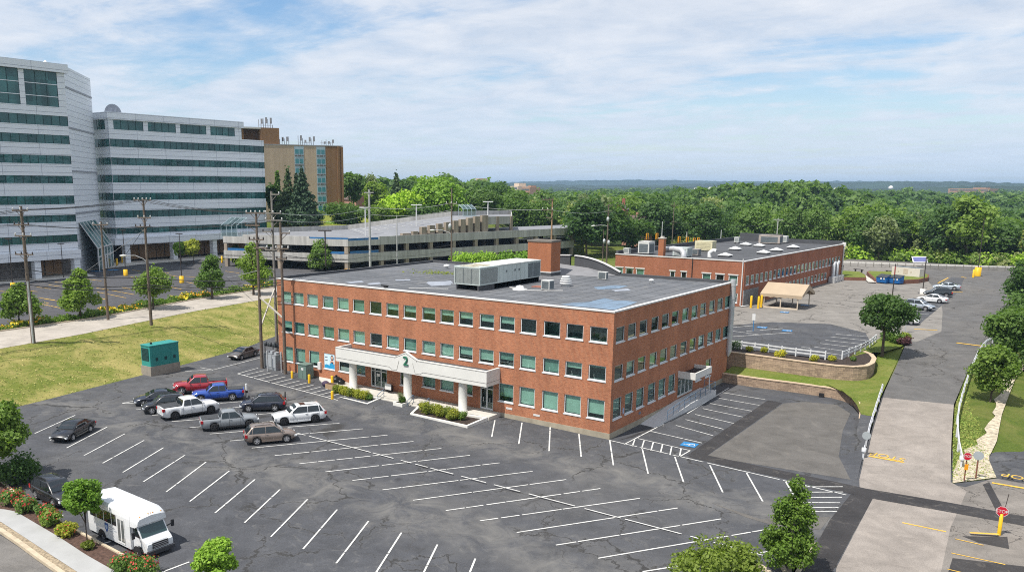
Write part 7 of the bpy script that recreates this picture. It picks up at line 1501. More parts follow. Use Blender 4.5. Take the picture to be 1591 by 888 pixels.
island('right brick edged grass island behind the blue dumpsters', [(575, 408), (800, 420), (960, 425), (1150, 415), (1270, 390), (1280, 350), (1200, 325), (900, 312), (500, 300), (470, 310)], 2.83, .7)
mb = MB(); mb.add([at(*d8(x, y), 3.0) for x, y in ((410, 320), (460, 310), (600, 405), (495, 400))], [(0, 1, 2, 3)]); structure(mb, 'island_path', CONC)
b = at(*d8(1010, 318), 3.55); T = thing('utility_housing', 'low pale utility housing with a dark top on the right grass island', 'utility housing', b, R(-20)); mb = MB(); mb.obox((0, 0, 0), 5.6, 2.0, 1.6); mb.build('housing', plain('pale_beige_housing', (.58, .53, .47), .7, .06, .6), T, False); mb = MB(); mb.obox((0, .1, 1.6), 4.9, 1.6, .1); mb.build('top_cover', LOUV_D, T, False); mb = MB()
for x in (-1.4, 1.1): mb.obox((x, -1.01, .7), .22, .03, .28)
mb.obox((0, -1.01, .4), .9, .02, 1.0); mb.build('access_panel', plain('panel_tan', (.48, .4, .32), .7), T, False)
b = at(1433, 457, 2.83); zt = ztop(b, 399); T = thing('solar_lamp', 'tall pole with a white framed solar panel on a concrete footing', 'solar lamp', b); mb = MB(); mb.tube(b, (b[0], b[1], zt), .08, n=8); mb.build('pole', BRONZE, T); mb = MB(); mb.lathe([(.42, 0), (.42, .9), (0, .92)], b, 12); mb.build('footing', CONC_W, T)
mb = MB(); e = far(1429, 403, math.hypot(b[0]-CAM[0], b[1]-CAM[1])); dx, dy, dz = np.array([.82, .57, 0]), np.array([.2, -.3, .93]), 0
pc = np.array(e); u_, w_ = np.array([.82, .57, 0])*1.25, np.array([-.35, .5, .79])*.62; mb.add([pc-u_-w_, pc+u_-w_, pc+u_+w_, pc-u_+w_, pc-u_*.86-w_*.72-np.array([-.02, .03, -.01]), pc+u_*.86-w_*.72-np.array([-.02, .03, -.01]), pc+u_*.86+w_*.72-np.array([-.02, .03, -.01]), pc-u_*.86+w_*.72-np.array([-.02, .03, -.01])], [(0, 1, 2, 3)], 0); nn = np.cross(u_, w_); nn = nn/np.linalg.norm(nn)*.03
sp_ = mb.build('panel_frame', WHITE, T); mb = MB(); mb.add([pc-u_*.86-w_*.72+nn, pc+u_*.86-w_*.72+nn, pc+u_*.86+w_*.72+nn, pc-u_*.86+w_*.72+nn], [(0, 1, 2, 3)]); mb.build('solar_cells', plain('solar_cell_violet', (.14, .15, .33), .2), sp_)
b = at(1385.5, 468, 2.83); zt = ztop(b, 409.5); T = thing('lamp_post', 'slim dark lamp post in front of the dumpsters with a red sleeve near its top', 'lamp post', b); mb = MB(); mb.tube(b, (b[0], b[1], zt), .09, .07, 8); mb.build('shaft', BRONZE, T); mb = MB(); z_ = ztop(b, 426); mb.tube((b[0], b[1], z_), (b[0], b[1], ztop(b, 414)), .1, n=8); mb.build('red_sleeve', plain('faded_red', (.32, .08, .07), .6), T)
b = at(1518.5, 428.5, 2.83); T = lamp_post(b, 340, 'distant tall lamp post on a big yellow base at the back of the upper lot', False, .2); mb = MB(); mb.lathe([(.62, 0), (.62, 1.8), (0, 1.82)], b, 14); mb.build('base', YELLOW, T)
b = at(1512, 431, 2.83); single(MB().lathe([(.2, 0), (.2, 1.6), (0, 1.65)], b, 12), 'bollard', YELLOW, 'fat yellow bollard left of the big yellow drum', 'bollard')
b = at(*d8(157, 262), 2.9); single(MB().lathe([(.16, 0), (.16, 1.35), (0, 1.4)], b, 10), 'post', BLACK, 'short dark post at the left end of the left grass island', 'post')
for x, y, lb in ((365, 285, 'dark picnic bench behind the left grass island'), (775, 305, 'small brown bench behind the blue dumpsters')):
    b = at(*d8(x, y), 2.9); T = thing('bench', lb, 'bench', b, R(-20)); mb = MB(); mb.obox((0, 0, .75), 2.0, .7, .1); mb.build('bench_top', BRONZE, T, False)
    for s in (-.7, .7): mb = MB(); mb.obox((s, 0, 0), .1, .5, .75); mb.build('leg', BRONZE, T, False)
for u, v, lb in ((190, 408, 'yellow bollard in front of the office entrance'), (182, 412, 'shorter yellow bollard left of the office entrance lamp'), (334, 409, 'yellow bollard by the left leg of the parking deck'), (345, 408, 'yellow bollard nearest the parking deck column')):
    b = at(u, v, 3.5); single(MB().lathe([(.22, 0), (.22, 1.5), (0, 1.55)], b, 10), 'bollard', YELLOW, lb, 'bollard', 'yellow steel bollards')
for u, v, lb in ((55.5, 425.5, 'small white bin left on the office forecourt'), (87.5, 420, 'left of two small white bins by the boarded shopfront'), (94, 419.5, 'right of two small white bins by the boarded shopfront')):
    b = at(u, v, 3.52); single(MB().lathe([(.28, 0), (.32, .9), (0, 1.0)], b, 10), 'litter_bin', WHITE, lb, 'bin')
mb = MB(); b = at(1214, 618, .0); mb.obox((7.0, 26.25, 0), .35, .3, .35); o = None
b = at(158+1130/1, 618, 0) if False else (10.2, 26.35, .0); mb = MB(); mb.obox(b, .45, .3, .4); single(mb, 'drain_outlet', BLACK, 'dark drain outlet at the foot of the lower stone wall', 'drain')
# ---------------------------------------------------------------- vegetation
BARK = plain('bark_brown', (.10, .075, .055), .9, .3, 4); BARKP = plain('bark_pale', (.22, .19, .16), .9, .25, 4)
F_MAPLE = foliage('maple_leaves', (0.088, 0.160, 0.035), (0.145, 0.228, 0.05)); F_LIME = foliage('lime_leaves', (0.178, 0.310, 0.034), (0.269, 0.412, 0.056), .3); F_DARK = foliage('dark_leaves', (0.062, 0.120, 0.042), (0.114, 0.189, 0.058)); F_MID = foliage('mid_leaves', (0.095, 0.168, 0.044), (0.165, 0.250, 0.068)); F_YEL = foliage('yellowish_leaves', (0.217, 0.265, 0.031), (0.332, 0.349, 0.047), .3); F_SPR = foliage('spruce_needles', (0.033, 0.069, 0.036), (0.078, 0.124, 0.061), .08); F_BLUE = foliage('blue_spruce_needles', (0.121, 0.203, 0.181), (0.207, 0.309, 0.279), .08); F_OLIVE = foliage('olive_shrub_leaves', (0.173, 0.213, 0.036), (0.269, 0.289, 0.051)); F_GOLD = foliage('golden_shrub_leaves', (0.373, 0.358, 0.031), (0.475, 0.444, 0.047)); F_PURP = foliage('purple_shrub_leaves', (0.102, 0.045, 0.061), (0.165, 0.073, 0.093)); F_GREY = foliage('greyish_leaves', (0.173, 0.213, 0.102), (0.269, 0.309, 0.155)); F_SHADE = foliage('yard_tree_leaves', (0.062, 0.121, 0.031), (0.121, 0.196, 0.048))
F_LIND = foliage('linden_leaves', (0.115, 0.196, 0.025), (0.164, 0.246, 0.038), .3)
ROSE = plain('rose_petals', (.45, .05, .04), .6, .25, 6); LILY = plain('daylily_petals', (.68, .34, .012), .6, .25, 6); LILY2 = plain('yellow_petals', (.72, .55, .03), .6, .2, 6)
def quads(cen, nrm, size, g, asp=1.0):
    n = len(cen); a = g.normal(size=(n, 3)); u = np.cross(nrm, a); u /= np.linalg.norm(u, axis=1)[:, None]+1e-9; v = np.cross(nrm, u); s = (size*g.uniform(.6, 1.4, n))[:, None]
    u, v = u*s*asp, v*s/asp*.75; bend = nrm*s*.25
    return np.stack([cen-u-bend, cen-v, cen+u-bend, cen+v], 1).reshape(-1, 3)
def quad_mesh(name, V, mats, midx=None, extra=None):
    me = bpy.data.meshes.new(name); n4 = len(V)//4; ev = np.array(extra.v) if extra else np.zeros((0, 3)); ef = extra.f if extra else []
    nv = len(V)+len(ev); me.vertices.add(nv); me.vertices.foreach_set('co', np.concatenate([V, ev]).astype(np.float32).ravel())
    idx = list(range(len(V))); st = list(range(0, len(V), 4)); tot = [4]*n4
    for f in ef: st.append(len(idx)); tot.append(len(f)); idx += [i+len(V) for i in f]
    me.loops.add(len(idx)); me.loops.foreach_set('vertex_index', idx); me.polygons.add(len(st)); me.polygons.foreach_set('loop_start', st); me.polygons.foreach_set('loop_total', tot)
    for k in mats: me.materials.append(k)
    mi = np.zeros(len(st), np.int32)
    if midx is not None: mi[:n4] = midx
    if extra: mi[n4:] = len(mats)-1
    me.polygons.foreach_set('material_index', mi); me.update(calc_edges=True); return me
def cloud(lobes, n, size, g, inner=.6, up=.25):
    L = np.array(lobes); w = L[:, 3]*L[:, 4]+L[:, 4]*L[:, 5]; k = g.choice(len(L), n, p=w/w.sum()); d = g.normal(size=(n, 3)); d /= np.linalg.norm(d, axis=1)[:, None]
    rad = g.uniform(inner, 1.0, n)**.6; c = L[k, :3]+d*L[k, 3:6]*rad[:, None]+g.normal(0, .2, (n, 3))*L[k, 3:6]; nr = d+g.normal(0, .55, (n, 3))+np.array([0, 0, up]); nr /= np.linalg.norm(nr, axis=1)[:, None]
    return c, nr
def crown_lobes(kind, R_, z0, z1, g, m=26, lr=1.0):
    H_ = z1-z0; out = []
    if kind == 'round':
        for i in range(m):
            d = g.normal(size=3); d /= np.linalg.norm(d); d[2] = abs(d[2])*1.0 if g.random() < .72 else -abs(d[2])*.7; q = g.uniform(.5, .78); r = R_*g.uniform(.26, .44)*lr
            out.append((d[0]*R_*q, d[1]*R_*q, z0+H_*.46+d[2]*H_*.5*q, r, r, r*.8))
        out.append((0, 0, z0+H_*.5, R_*.55*lr, R_*.55*lr, H_*.35*lr))
    elif kind == 'egg':
        for i in range(m):
            t = g.uniform(0, 1)**1.15; pr = R_*(1.0-.78*t)*min(1, .55+t*2.6); a = g.uniform(0, 2*math.pi); q = g.uniform(.35, .85); r = R_*g.uniform(.20, .34)*(1-.4*t)
            out.append((math.cos(a)*pr*q, math.sin(a)*pr*q, z0+H_*(.08+.86*t), r, r, r*.85))
        out.append((0, 0, z0+H_*.94, R_*.18, R_*.18, H_*.08)); out.append((0, 0, z0+H_*.45, R_*.45, R_*.45, H_*.38))
    elif kind == 'spruce':
        for i in range(m*2):
            t = (i+.5)/(m*2); pr = R_*(1-t)**.9*g.uniform(.75, 1.1); a = i*2.4+g.uniform(-.3, .3); r = max(.35, pr*.42)
            out.append((math.cos(a)*pr*.66, math.sin(a)*pr*.66, z0+H_*t-pr*.12, r, r, max(.28, r*.45)))
        out.append((0, 0, z0+H_*.55, R_*.22, R_*.22, H_*.45))
    return out
def trunk_mb(h, r, lobes, g, n=5):
    mb = MB(); mb.path([(0, 0, -.3), (g.normal(0, .05)*h*.2, g.normal(0, .05)*h*.2, h*.45), (0, 0, h*.85)], [r*1.25, r*.8, r*.25], 7)
    L = [l for l in lobes]; g.shuffle(L)
    for l in L[:n]:
        z = min(h*.7, max(h*.25, l[2]-.35*h)); mb.path([(0, 0, z), ((l[0])*.5, (l[1])*.5, (z+l[2])*.5+.05*h), (l[0], l[1], l[2])], [r*.5, r*.32, r*.1], 5, caps=False)
    return mb
def tree(name, label, base, vtop, halfw_px, kind, mat, n=5000, leaf=.17, z0f=.25, bark=None, cat='tree', group=None, seed=None, r=None, m=26, lr=1.0):
    global _sd; _sd += 1; g = np.random.default_rng(seed or _sd); h = ztop(base, vtop)-base[2]; depth = float((np.array(base)-CAM)@FF); R_ = halfw_px*depth/FPX
    T = thing(name, label, cat, base, g.uniform(0, 6.28), group); lobes = crown_lobes(kind, R_, h*z0f, h, g, m, lr)
    if kind == 'round':
        top = max(l[2]+l[5] for l in lobes); sc_ = h/top; lobes = [(l[0], l[1], l[2]*sc_, *l[3:]) for l in lobes]
    c, nr = cloud(lobes, n, leaf, g, up=.35 if kind != 'spruce' else .1); me = quad_mesh('crown', quads(c, nr, leaf, g), [mat]); o = bpy.data.objects.new('crown', me); COL.objects.link(o); o.parent = T
    trunk_mb(h, r or max(.07, R_*.05), lobes, g).build('trunk', bark or BARK, T, False); return T
_sd = 100
def shrub(name, label, base, r, h, mat, n=700, leaf=.09, group=None, flowers=None, nf=60, fs=.09):
    global _sd; _sd += 1; g = np.random.default_rng(_sd); lob = [(0, 0, h*.45, r*.7, r*.7, h*.5)]+[(r*.6*math.cos(a), r*.6*math.sin(a), h*g.uniform(.35, .72), r*.42, r*.42, h*.30) for a in g.uniform(0, 6.28, 9)]
    c, nr = cloud(lob, n, leaf, g); V = quads(c, nr, leaf, g); mats = [mat]; mi = np.zeros(n, np.int32)
    if flowers is not None:
        d = g.normal(size=(nf, 3)); d[:, 2] = abs(d[:, 2])+.2; d /= np.linalg.norm(d, axis=1)[:, None]; cf = np.array([0, 0, h*.5])+d*np.array([r*1.03, r*1.03, h*.56]); cf += g.normal(0, .05, cf.shape); V = np.concatenate([V, quads(cf, d, fs, g)]); mats = [mat, flowers]; mi = np.concatenate([mi, np.ones(nf, np.int32)])
    o = bpy.data.objects.new(name, quad_mesh(name, V, mats, mi)); COL.objects.link(o); o.location = base; o.rotation_euler.z = g.uniform(0, 6); return tag(o, label, 'shrub', group)
# foreground
tree('maple_tree', 'big leafy maple at the left edge of the photo beyond the rose bed', atl(-6, 752), 622, 55, 'round', F_MAPLE, 12000, .13, .18, m=44, lr=.72)
shrub('dark_shrub', 'dark spreading shrub at the foot of the left edge maple', atl(26, 750), 1.7, 1.9, F_DARK, 2200, .10)
tree('young_maple', 'young bright green maple standing in the red mulch beside the shuttle bus', atl(135.5, 845), 742, 33, 'round', F_LIME, 8000, .08, .30, m=30, lr=.72)
tree('young_maple', 'lime green treetop poking up at the bottom edge right of the bus', atl(338, 930), 838, 37, 'round', F_LIME, 8000, .08, .25, m=30, lr=.72)
tree('linden_tree', 'tall irregular green tree at the tip of the bottom right mulch bed', atl(1226, 893), 742, 56, 'egg', F_LIND, 11000, .075, .12, BARKP, m=34)
tree('linden_tree', 'broad thin leafed tree at the bottom edge left of the tall one', atl(1108, 975), 836, 80, 'round', foliage('sparse_olive_leaves', (.13, .18, .032), (.19, .25, .05)), 6500, .08, .3, BARKP, m=46, lr=.58)
tree('maple_tree', 'dark green maple with a bare trunk on the grass island by the upper lot', at(1371, 549, 2.8), 456, 43, 'round', F_SHADE, 8000, .15, .24, m=44, lr=.72)
dz_ = lambda u, v, z: at(u, v, z)
tree('yard_tree', 'small dark green tree on the verge right of the drive', at(1537, 636, .55), 537, 33, 'round', F_SHADE, 6500, .13, .16, m=30)
tree('yard_tree', 'broad dark tree at the right edge behind the small verge tree', at(1566, 585, .7), 478, 40, 'round', F_SHADE, 7500, .17, .1, m=30)
tree('yard_tree', 'deep green tree at the right edge beside the upper lane', at(1594, 560, .6), 455, 50, 'round', F_SHADE, 8000, .19, .08, m=30)
tree('yard_tree', 'farthest dark tree at the right edge in front of the guard rail', at(1598, 500, 1.0), 402, 40, 'round', F_SHADE, 6500, .24, .08, m=28)
tree('yard_tree', 'dark tree cut by the right edge above the stone verge', at(1630, 610, 0), 500, 48, 'round', F_SHADE, 6000, .2, .08, m=28)
for i, (x, y, r, h, fl) in enumerate(((105, 330, .95, 1.25, 90), (210, 385, .95, 1.2, 75), (370, 430, .75, 1.0, 40), (412, 500, .85, 1.1, 60), (548, 590, .75, .9, 12), (725, 695, .45, .5, 0), (1025, 868, .95, 1.15, 60), (1190, 905, 1.0, 1.2, 80))):
    lb = ['rose bush full of red blooms at the left end of the rose bed', 'second red rose bush from the left in the red mulch', 'small rose bush with few blooms behind the kerb of the black vehicle', 'red rose bush in front of the small one in the red mulch', 'fading rose bush with hardly any blooms left of the young maple', 'low green plant at the foot of the young maple', 'red rose bush just right of the shuttle bus wheel at the bottom edge', 'rightmost red rose bush at the bottom edge'][i]
    shrub('rose_bush' if fl else 'low_plant', lb, atl(*Bus(x, y), .1), r*.82, h*.85, F_MID if fl > 20 else F_OLIVE, 1100, .075, 'rose bushes in the red mulch', ROSE if fl else None, max(fl, 1), .06)
for i, x in enumerate(np.linspace(-28.3, -24.5, 7)): shrub('clipped_shrub', 'rounded olive shrub in the left entrance planter', (x, -3.5+.12*math.sin(i*2), .25), .52, .95, F_OLIVE, 900, .06, 'olive shrubs in the left planter')
shrub('clipped_shrub', 'bright green shrub at the right end of the left entrance planter', (-24.0, -3.4, .25), .45, .6, F_MAPLE, 600, .06)
for i, x in enumerate(np.linspace(-17.0, -13.4, 6)): shrub('clipped_shrub', 'rounded olive shrub in the right entrance planter', (x, -3.65-.15*(i % 2), .28), .58, 1.05, F_OLIVE, 950, .06, 'olive shrubs in the right planter')
shrub('clipped_shrub', 'bright green shrub at the right end of the right entrance planter', (-12.75, -3.45, .28), .5, .75, F_MAPLE, 700, .06)
shrub('clipped_shrub', 'low yellow green shrub at the front of the right entrance planter', (-13.5, -4.2, .28), .48, .7, F_OLIVE, 700, .06)
g = np.random.default_rng(5); mb = MB()
for k in range(60): a = g.uniform(0, 6.28); q = g.uniform(.1, .45); mb.path([(-20.4, -2.9, .5), (-20.4+q*.5*math.cos(a), -2.9+q*.5*math.sin(a), 1.0), (-20.4+q*1.1*math.cos(a), -2.9+q*1.1*math.sin(a), 1.2+g.uniform(0, .35))], [.02, .015, .006], 4)
single(mb, 'ornamental_grass', F_GREY, 'tuft of ornamental grass in the small square planter', 'grass clump')
shrub('clipped_shrub', 'small green shrub in the small square planter', (-20.3, -2.9, .5), .38, .6, F_MAPLE, 500, .06)
for i, (x, y, r, lb) in enumerate(((190, 252, .42, 'golden shrub at the left of the upper mulch bed'), (315, 262, .42, 'second golden shrub from the left in the upper mulch bed'), (453, 300, .6, 'largest golden shrub in the upper mulch bed'), (748, 337, .48, 'golden shrub by the right end of the long white fence'), (902, 336, .42, 'golden shrub between the two white fences'), (1085, 335, .3, 'tiny green plant at the right end of the upper mulch bed'), (75, 235, .75, 'dark shrub in the building shadow at the left of the upper mulch bed'))):
    shrub('mulch_bed_shrub', lb, at(*Z(x, y), 2.8), r, r*1.5, F_GOLD if i < 5 else (F_MID if i == 5 else F_DARK), 600, .06)
for u, v, r, h, mt, lb in ((1393, 533, 1.0, 1.3, F_MAPLE, 'green shrub under the maple on the grass island'), (1404, 535, .8, 1.0, F_PURP, 'purple leaved shrub right of the maple trunk'), (1407, 528, .55, .9, F_YEL, 'small yellow green shrub behind the purple one'), (1380, 528, 1.0, 1.1, F_MID, 'round green shrub left of the marker post on the island'),
                       (1234, 445, 1.3, 2.0, F_LIME, 'bright shrub growing against the rear building wall behind the carport'), (1256, 442, 1.5, 2.6, F_LIME, 'taller bright shrub against the rear building wall'), (1278, 437, 1.2, 1.2, F_YEL, 'low yellowish shrub at the far end of the rear building wall')):
    shrub('garden_shrub', lb, at(u, v, 2.82), r, h, mt, 900, .1)
# street-side trees
for (u, v, vt, hw, kd, mt, lb) in ((30.6, 505, 441, 40, 'egg', F_MAPLE, 'leftmost tree in the flower bed behind the leaning grey conduit pole'), (125, 493, 418, 38, 'egg', F_MAPLE, 'pear shaped tree in the flower bed left of the slim pole'), (238, 478, 413, 30, 'round', F_SHADE, 'dark round tree in the flower bed behind the lamp pole'), (330, 462, 398, 32, 'egg', F_MAPLE, 'pyramid shaped tree in the flower bed right of the lamp pole'), (394, 456, 376, 34, 'egg', F_MAPLE, 'tree in the flower bed behind the braced pole')):
    tree('street_tree', lb, at(u, v, 3.45), vt, hw, kd, mt, 4200, .17, .2, m=28)
tree('small_tree', 'small green tree beside the yellow one in the office lot', at(282, 408, 3.5), 375, 12, 'round', F_LIME, 1800, .22, .25)
tree('small_tree', 'small yellowish tree in the office lot island', at(301, 409, 3.5), 371, 15, 'round', F_YEL, 2200, .22, .25)
tree('small_tree', 'young green tree at the left corner of the parking deck', at(368, 412, 3.5), 380, 15, 'egg', F_MID, 1500, .22, .2)
tree('maple_tree', 'pyramid maple standing before the corner of the parking deck', at(501, 420, 3.5), 371, 29, 'egg', F_MAPLE, 4500, .22, .12, m=30)
g = np.random.default_rng(9); n = 16000; t = g.uniform(0, 1, n); a = resample(RD_F, 200); b = resample(BED_F, 200); i = (t*199).astype(int); s = g.uniform(.06, .94, n)[:, None]; P2 = a[i]*(1-s)+b[i]*s; dens = .45+.35*np.sin(t*60)+.25*np.sin(t*23+1)
clump = .75+.45*np.sin(P2[:, 1]*1.9)+.3*np.sin(P2[:, 1]*.7+2); zc = 3.42+g.uniform(0, 1, n)*np.clip(clump, .25, 1.2)*.75; c = np.stack([P2[:, 0]+g.normal(0, .15, n), P2[:, 1]+g.normal(0, .15, n), zc], 1); nr = g.normal(size=(n, 3))+np.array([0, 0, .6]); nr /= np.linalg.norm(nr, axis=1)[:, None]
fl = (zc > 3.42+np.clip(clump, .25, 1.2)*.45) & (g.random(n) < np.clip(.15+.5*np.sin(P2[:, 1]*.42+.5)+.2*np.sin(P2[:, 1]*1.3), 0, .75)); mi = np.where(fl, np.where(np.sin(P2[:, 1]*.9) > .1, 2, 1), 0)
o = bpy.data.objects.new('daylily_bed', quad_mesh('daylily_bed', quads(c, nr, .16, g, 1.15), [F_MAPLE, LILY, LILY2], mi)); COL.objects.link(o); tag(o, 'yellow and orange daylilies with green leaves along the side street', 'flower bed', kind='stuff')
for u, v, d, w, lb in ((735, 409, 163, 26, 'left of two bright green hedges between the roof and the parking deck'), (800, 406, 166, 27, 'right of two bright green hedges between the roof and the parking deck')):
    p = far(u, v, d); g = np.random.default_rng(int(u)); lob = [(g.uniform(-1, 1)*w*d/FPX*1.05, g.normal(0, .8), 2.7+g.uniform(-.2, .9), 1.6, 1.3, 1.3) for k in range(24)]; cc, nr = cloud(lob, 6000, .22, g); o = bpy.data.objects.new('hedge', quad_mesh('hedge', quads(cc, nr, .2, g), [F_LIME])); COL.objects.link(o); o.location = (p[0], p[1], 3.4); o.rotation_euler.z = R(38); tag(o, lb, 'hedge')
g = np.random.default_rng(12); n = 170; c = np.array([-31.3, 16.3, 10.66])+g.normal(0, 1, (n, 3))*np.array([1.6, .9, .05]); c[:, 2] = 10.65+abs(g.normal(0, .09, n)); nr = g.normal(0, .4, (n, 3))+np.array([0, 0, 1]); nr /= np.linalg.norm(nr, axis=1)[:, None]
o = bpy.data.objects.new('roof_weeds', quad_mesh('roof_weeds', quads(c, nr, .12, g), [F_OLIVE])); COL.objects.link(o); tag(o, 'patch of weeds growing on the grey roof left of the air handler', 'weeds', kind='stuff')
# hillside behind the deck
def hill(u, vb, vt, d, hw, kd, mt, lb, n=3000, leaf=.42, nm='hill_tree', z0=.12, zb=None):
    p = far(u, vb, d); tree(nm, lb, (p[0], p[1], p[2] if zb is None else zb), vt, hw, kd, mt, n, leaf, z0, m=30)
hill(433, 345, 266, 240, 14, 'spruce', F_MID, 'yellow green conifer at the left end of the spruce group', 2500, .35, 'conifer', .03)
hill(449, 345, 263, 236, 25, 'spruce', F_SPR, 'left dark spruce in front of the tan tower', 4200, .36, 'spruce_tree', .03)
hill(462, 345, 273, 232, 18, 'spruce', F_SPR, 'middle smaller spruce in front of the tan tower', 3000, .36, 'spruce_tree', .03)
hill(471, 346, 262, 228, 31, 'spruce', F_SPR, 'widest dark spruce in front of the tan tower windows', 5500, .36, 'spruce_tree', .03)
hill(422, 345, 285, 240, 10, 'round', F_SHADE, 'dark tree squeezed between the white wing and the spruces', 2200, .4)
for u, v, r, h, mt, lb in ((472, 350, 6.5, 5.0, F_MID, 'wide green thicket at the foot of the spruces'), (529, 339, 5.0, 4.8, F_MAPLE, 'round green bush at the foot of the tan tower'), (537, 350, 4.0, 3.0, F_DARK, 'dark round bush on the meadow behind the deck parapet'), (560, 340, 4.5, 3.6, F_DARK, 'dark bush at the right of the meadow'), (520, 352, 2.5, 1.5, F_LIME, 'low bright bush against the deck parapet')):
    p = far(u, v, 245); shrub('hillside_bush', lb, p, r, h, mt, 1500, .35)
mb = MB(); mb.poly([far(u, v, d) for u, v, d in ((425, 356, 232), (600, 354, 236), (612, 338, 262), (520, 331, 275), (425, 334, 262))]); structure(mb, 'meadow', MEADOW)
hill(550, 334, 267, 300, 20, 'round', F_MID, 'tall loose tree right of the tan tower', 3600, .5)
hill(583, 338, 282, 285, 22, 'round', F_MAPLE, 'mid green rounded tree left of the pale grey pole', 3600, .5)
hill(616, 338, 269, 320, 22, 'spruce', F_SPR, 'dark ragged conifer rising left of the big lime tree', 2600, .5, 'conifer', .1)
hill(640, 338, 278, 330, 22, 'round', F_DARK, 'dark tree behind the left side of the big lime tree', 3000, .55)
hill(682, 345, 276, 262, 46, 'round', F_LIME, 'very large lime green spreading tree behind the parking deck', 9500, .5, z0=.1)
hill(625, 345, 297, 255, 32, 'round', F_LIME, 'lower lime green tree at the left of the very large one', 5200, .45, z0=.05)
hill(590, 350, 318, 248, 20, 'round', F_MAPLE, 'bright bushy tree at the right end of the meadow', 3000, .42, z0=.05)
hill(655, 345, 318, 250, 26, 'round', F_MAPLE, 'bushy tree just behind the sloping deck parapet', 3200, .42, z0=.02)
hill(695, 300, 270, 360, 32, 'round', F_DARK, 'dark treetops behind the very large lime tree', 3400, .6, z0=.05, zb=10)
hill(740, 345, 290, 290, 26, 'round', F_MID, 'dark green tree right of the very large lime tree', 3200, .5, z0=.05)
# wood beyond the guard rail: 8 shared tree shapes, each tree its own object
BASE = []
for k in range(9):
    g = np.random.default_rng(40+k); Rr = 4.6+.4*(k % 3); H_ = 12.5+(k % 4)*1.2; lob = crown_lobes('round', Rr, 2.0, H_, g, 30); c, nr = cloud(lob, 2900, .5, g, .55, .35)
    mb = trunk_mb(H_*.8, .22, lob, g, 3); me = quad_mesh('woodland_tree', quads(c, nr, .36, g), [[F_MID, F_DARK, F_MAPLE, F_MID, F_SHADE, F_MID, F_GREY, F_DARK, F_MID][k], BARK], None, mb); BASE.append((me, H_))
g = np.random.default_rng(77); cand = []
d = 178.0
while d < 345:
    az = R(-50)
    while az < R(13):
        cand.append((d+g.uniform(-4, 4), az+g.uniform(-.4, .4)*9.2/d)); az += 9.2/d
    d += 8.6
pts = []
for dd, az in cand:
    x, y = CAM[0]+dd*math.sin(az), CAM[1]+dd*math.cos(az); u = pv((x, y, 5))[0]
    if u < 520 or u > 1640: continue
    if u < 900 and dd < (285+max(0, (700-u))*.35 if u < 760 else 264): continue
    if 520 < u < 760 and dd < 340: continue
    if 900 <= u < 1000 and (dd < 215 or (938 < u < 1003 and 244 < dd < 284)): continue
    gl_y = 171+2.5
    if y < gl_y and x > -70: continue
    pts.append((dd, x, y, u))
pts.sort(); pts = pts[:262]; LBL = ['leafy tree in the dense wood behind the upper lot', 'dark leafy tree in the dense wood behind the upper lot', 'bright leafy tree in the dense wood behind the upper lot']
for i, (dd, x, y, u) in enumerate(pts):
    k = int(g.integers(0, 9)); me, H_ = BASE[k]; o = bpy.data.objects.new('woodland_tree', me); COL.objects.link(o); zg_ = float(hz(x, y))-.6; s_ = g.choice([.72, .85, .95, 1.05, 1.2, 1.38])*g.uniform(.9, 1.1); zs = g.uniform(.82, 1.1)*(.78 if dd < 215 else 1.0)/s_**.55
    o.location = (x, y, zg_); o.rotation_euler = (0, 0, g.uniform(0, 6.28)); o.scale = (s_, s_, s_*zs); tag(o, LBL[[0, 1, 2, 0, 1, 0, 0, 1, 0][k]], 'tree', 'trees of the dense wood')
far_d = pts[-1][0]
V = []; MI = []
for k in range(420):
    x = g.uniform(-80, 40); y = 174+abs(g.normal(0, 4)); r_ = g.uniform(1.2, 2.6); h_ = g.uniform(1.6, 4.2); c, nr = cloud([(0, 0, h_*.5, r_, r_, h_*.5)], 110, .4, g); V.append(quads(c+np.array([x, y, max(-2.0, float(hz(x, y)))-.3]), nr, .38, g)); MI.append(np.full(110, int(g.integers(0, 4)), np.int32))
o = bpy.data.objects.new('scrub', quad_mesh('scrub', np.concatenate(V), [F_MID, F_MAPLE, F_GREY, F_LIME], np.concatenate(MI))); COL.objects.link(o); tag(o, 'tangled bright scrub along the foot of the wood behind the guard rail', 'scrub', kind='stuff')
# one blue spruce and a dead tree
tree('blue_spruce', 'bluish spruce at the edge of the wood behind the guard rail', (*far(1366, 405, 250)[:2], 0.5), 371, 22, 'spruce', F_BLUE, 4200, .33, .02)
tree('dead_tree', 'pale half bare tree at the edge of the wood left of the solar panel', (*far(1421, 405, 243)[:2], 0.0), 372, 15, 'egg', F_GREY, 900, .3, .1, BARKP)
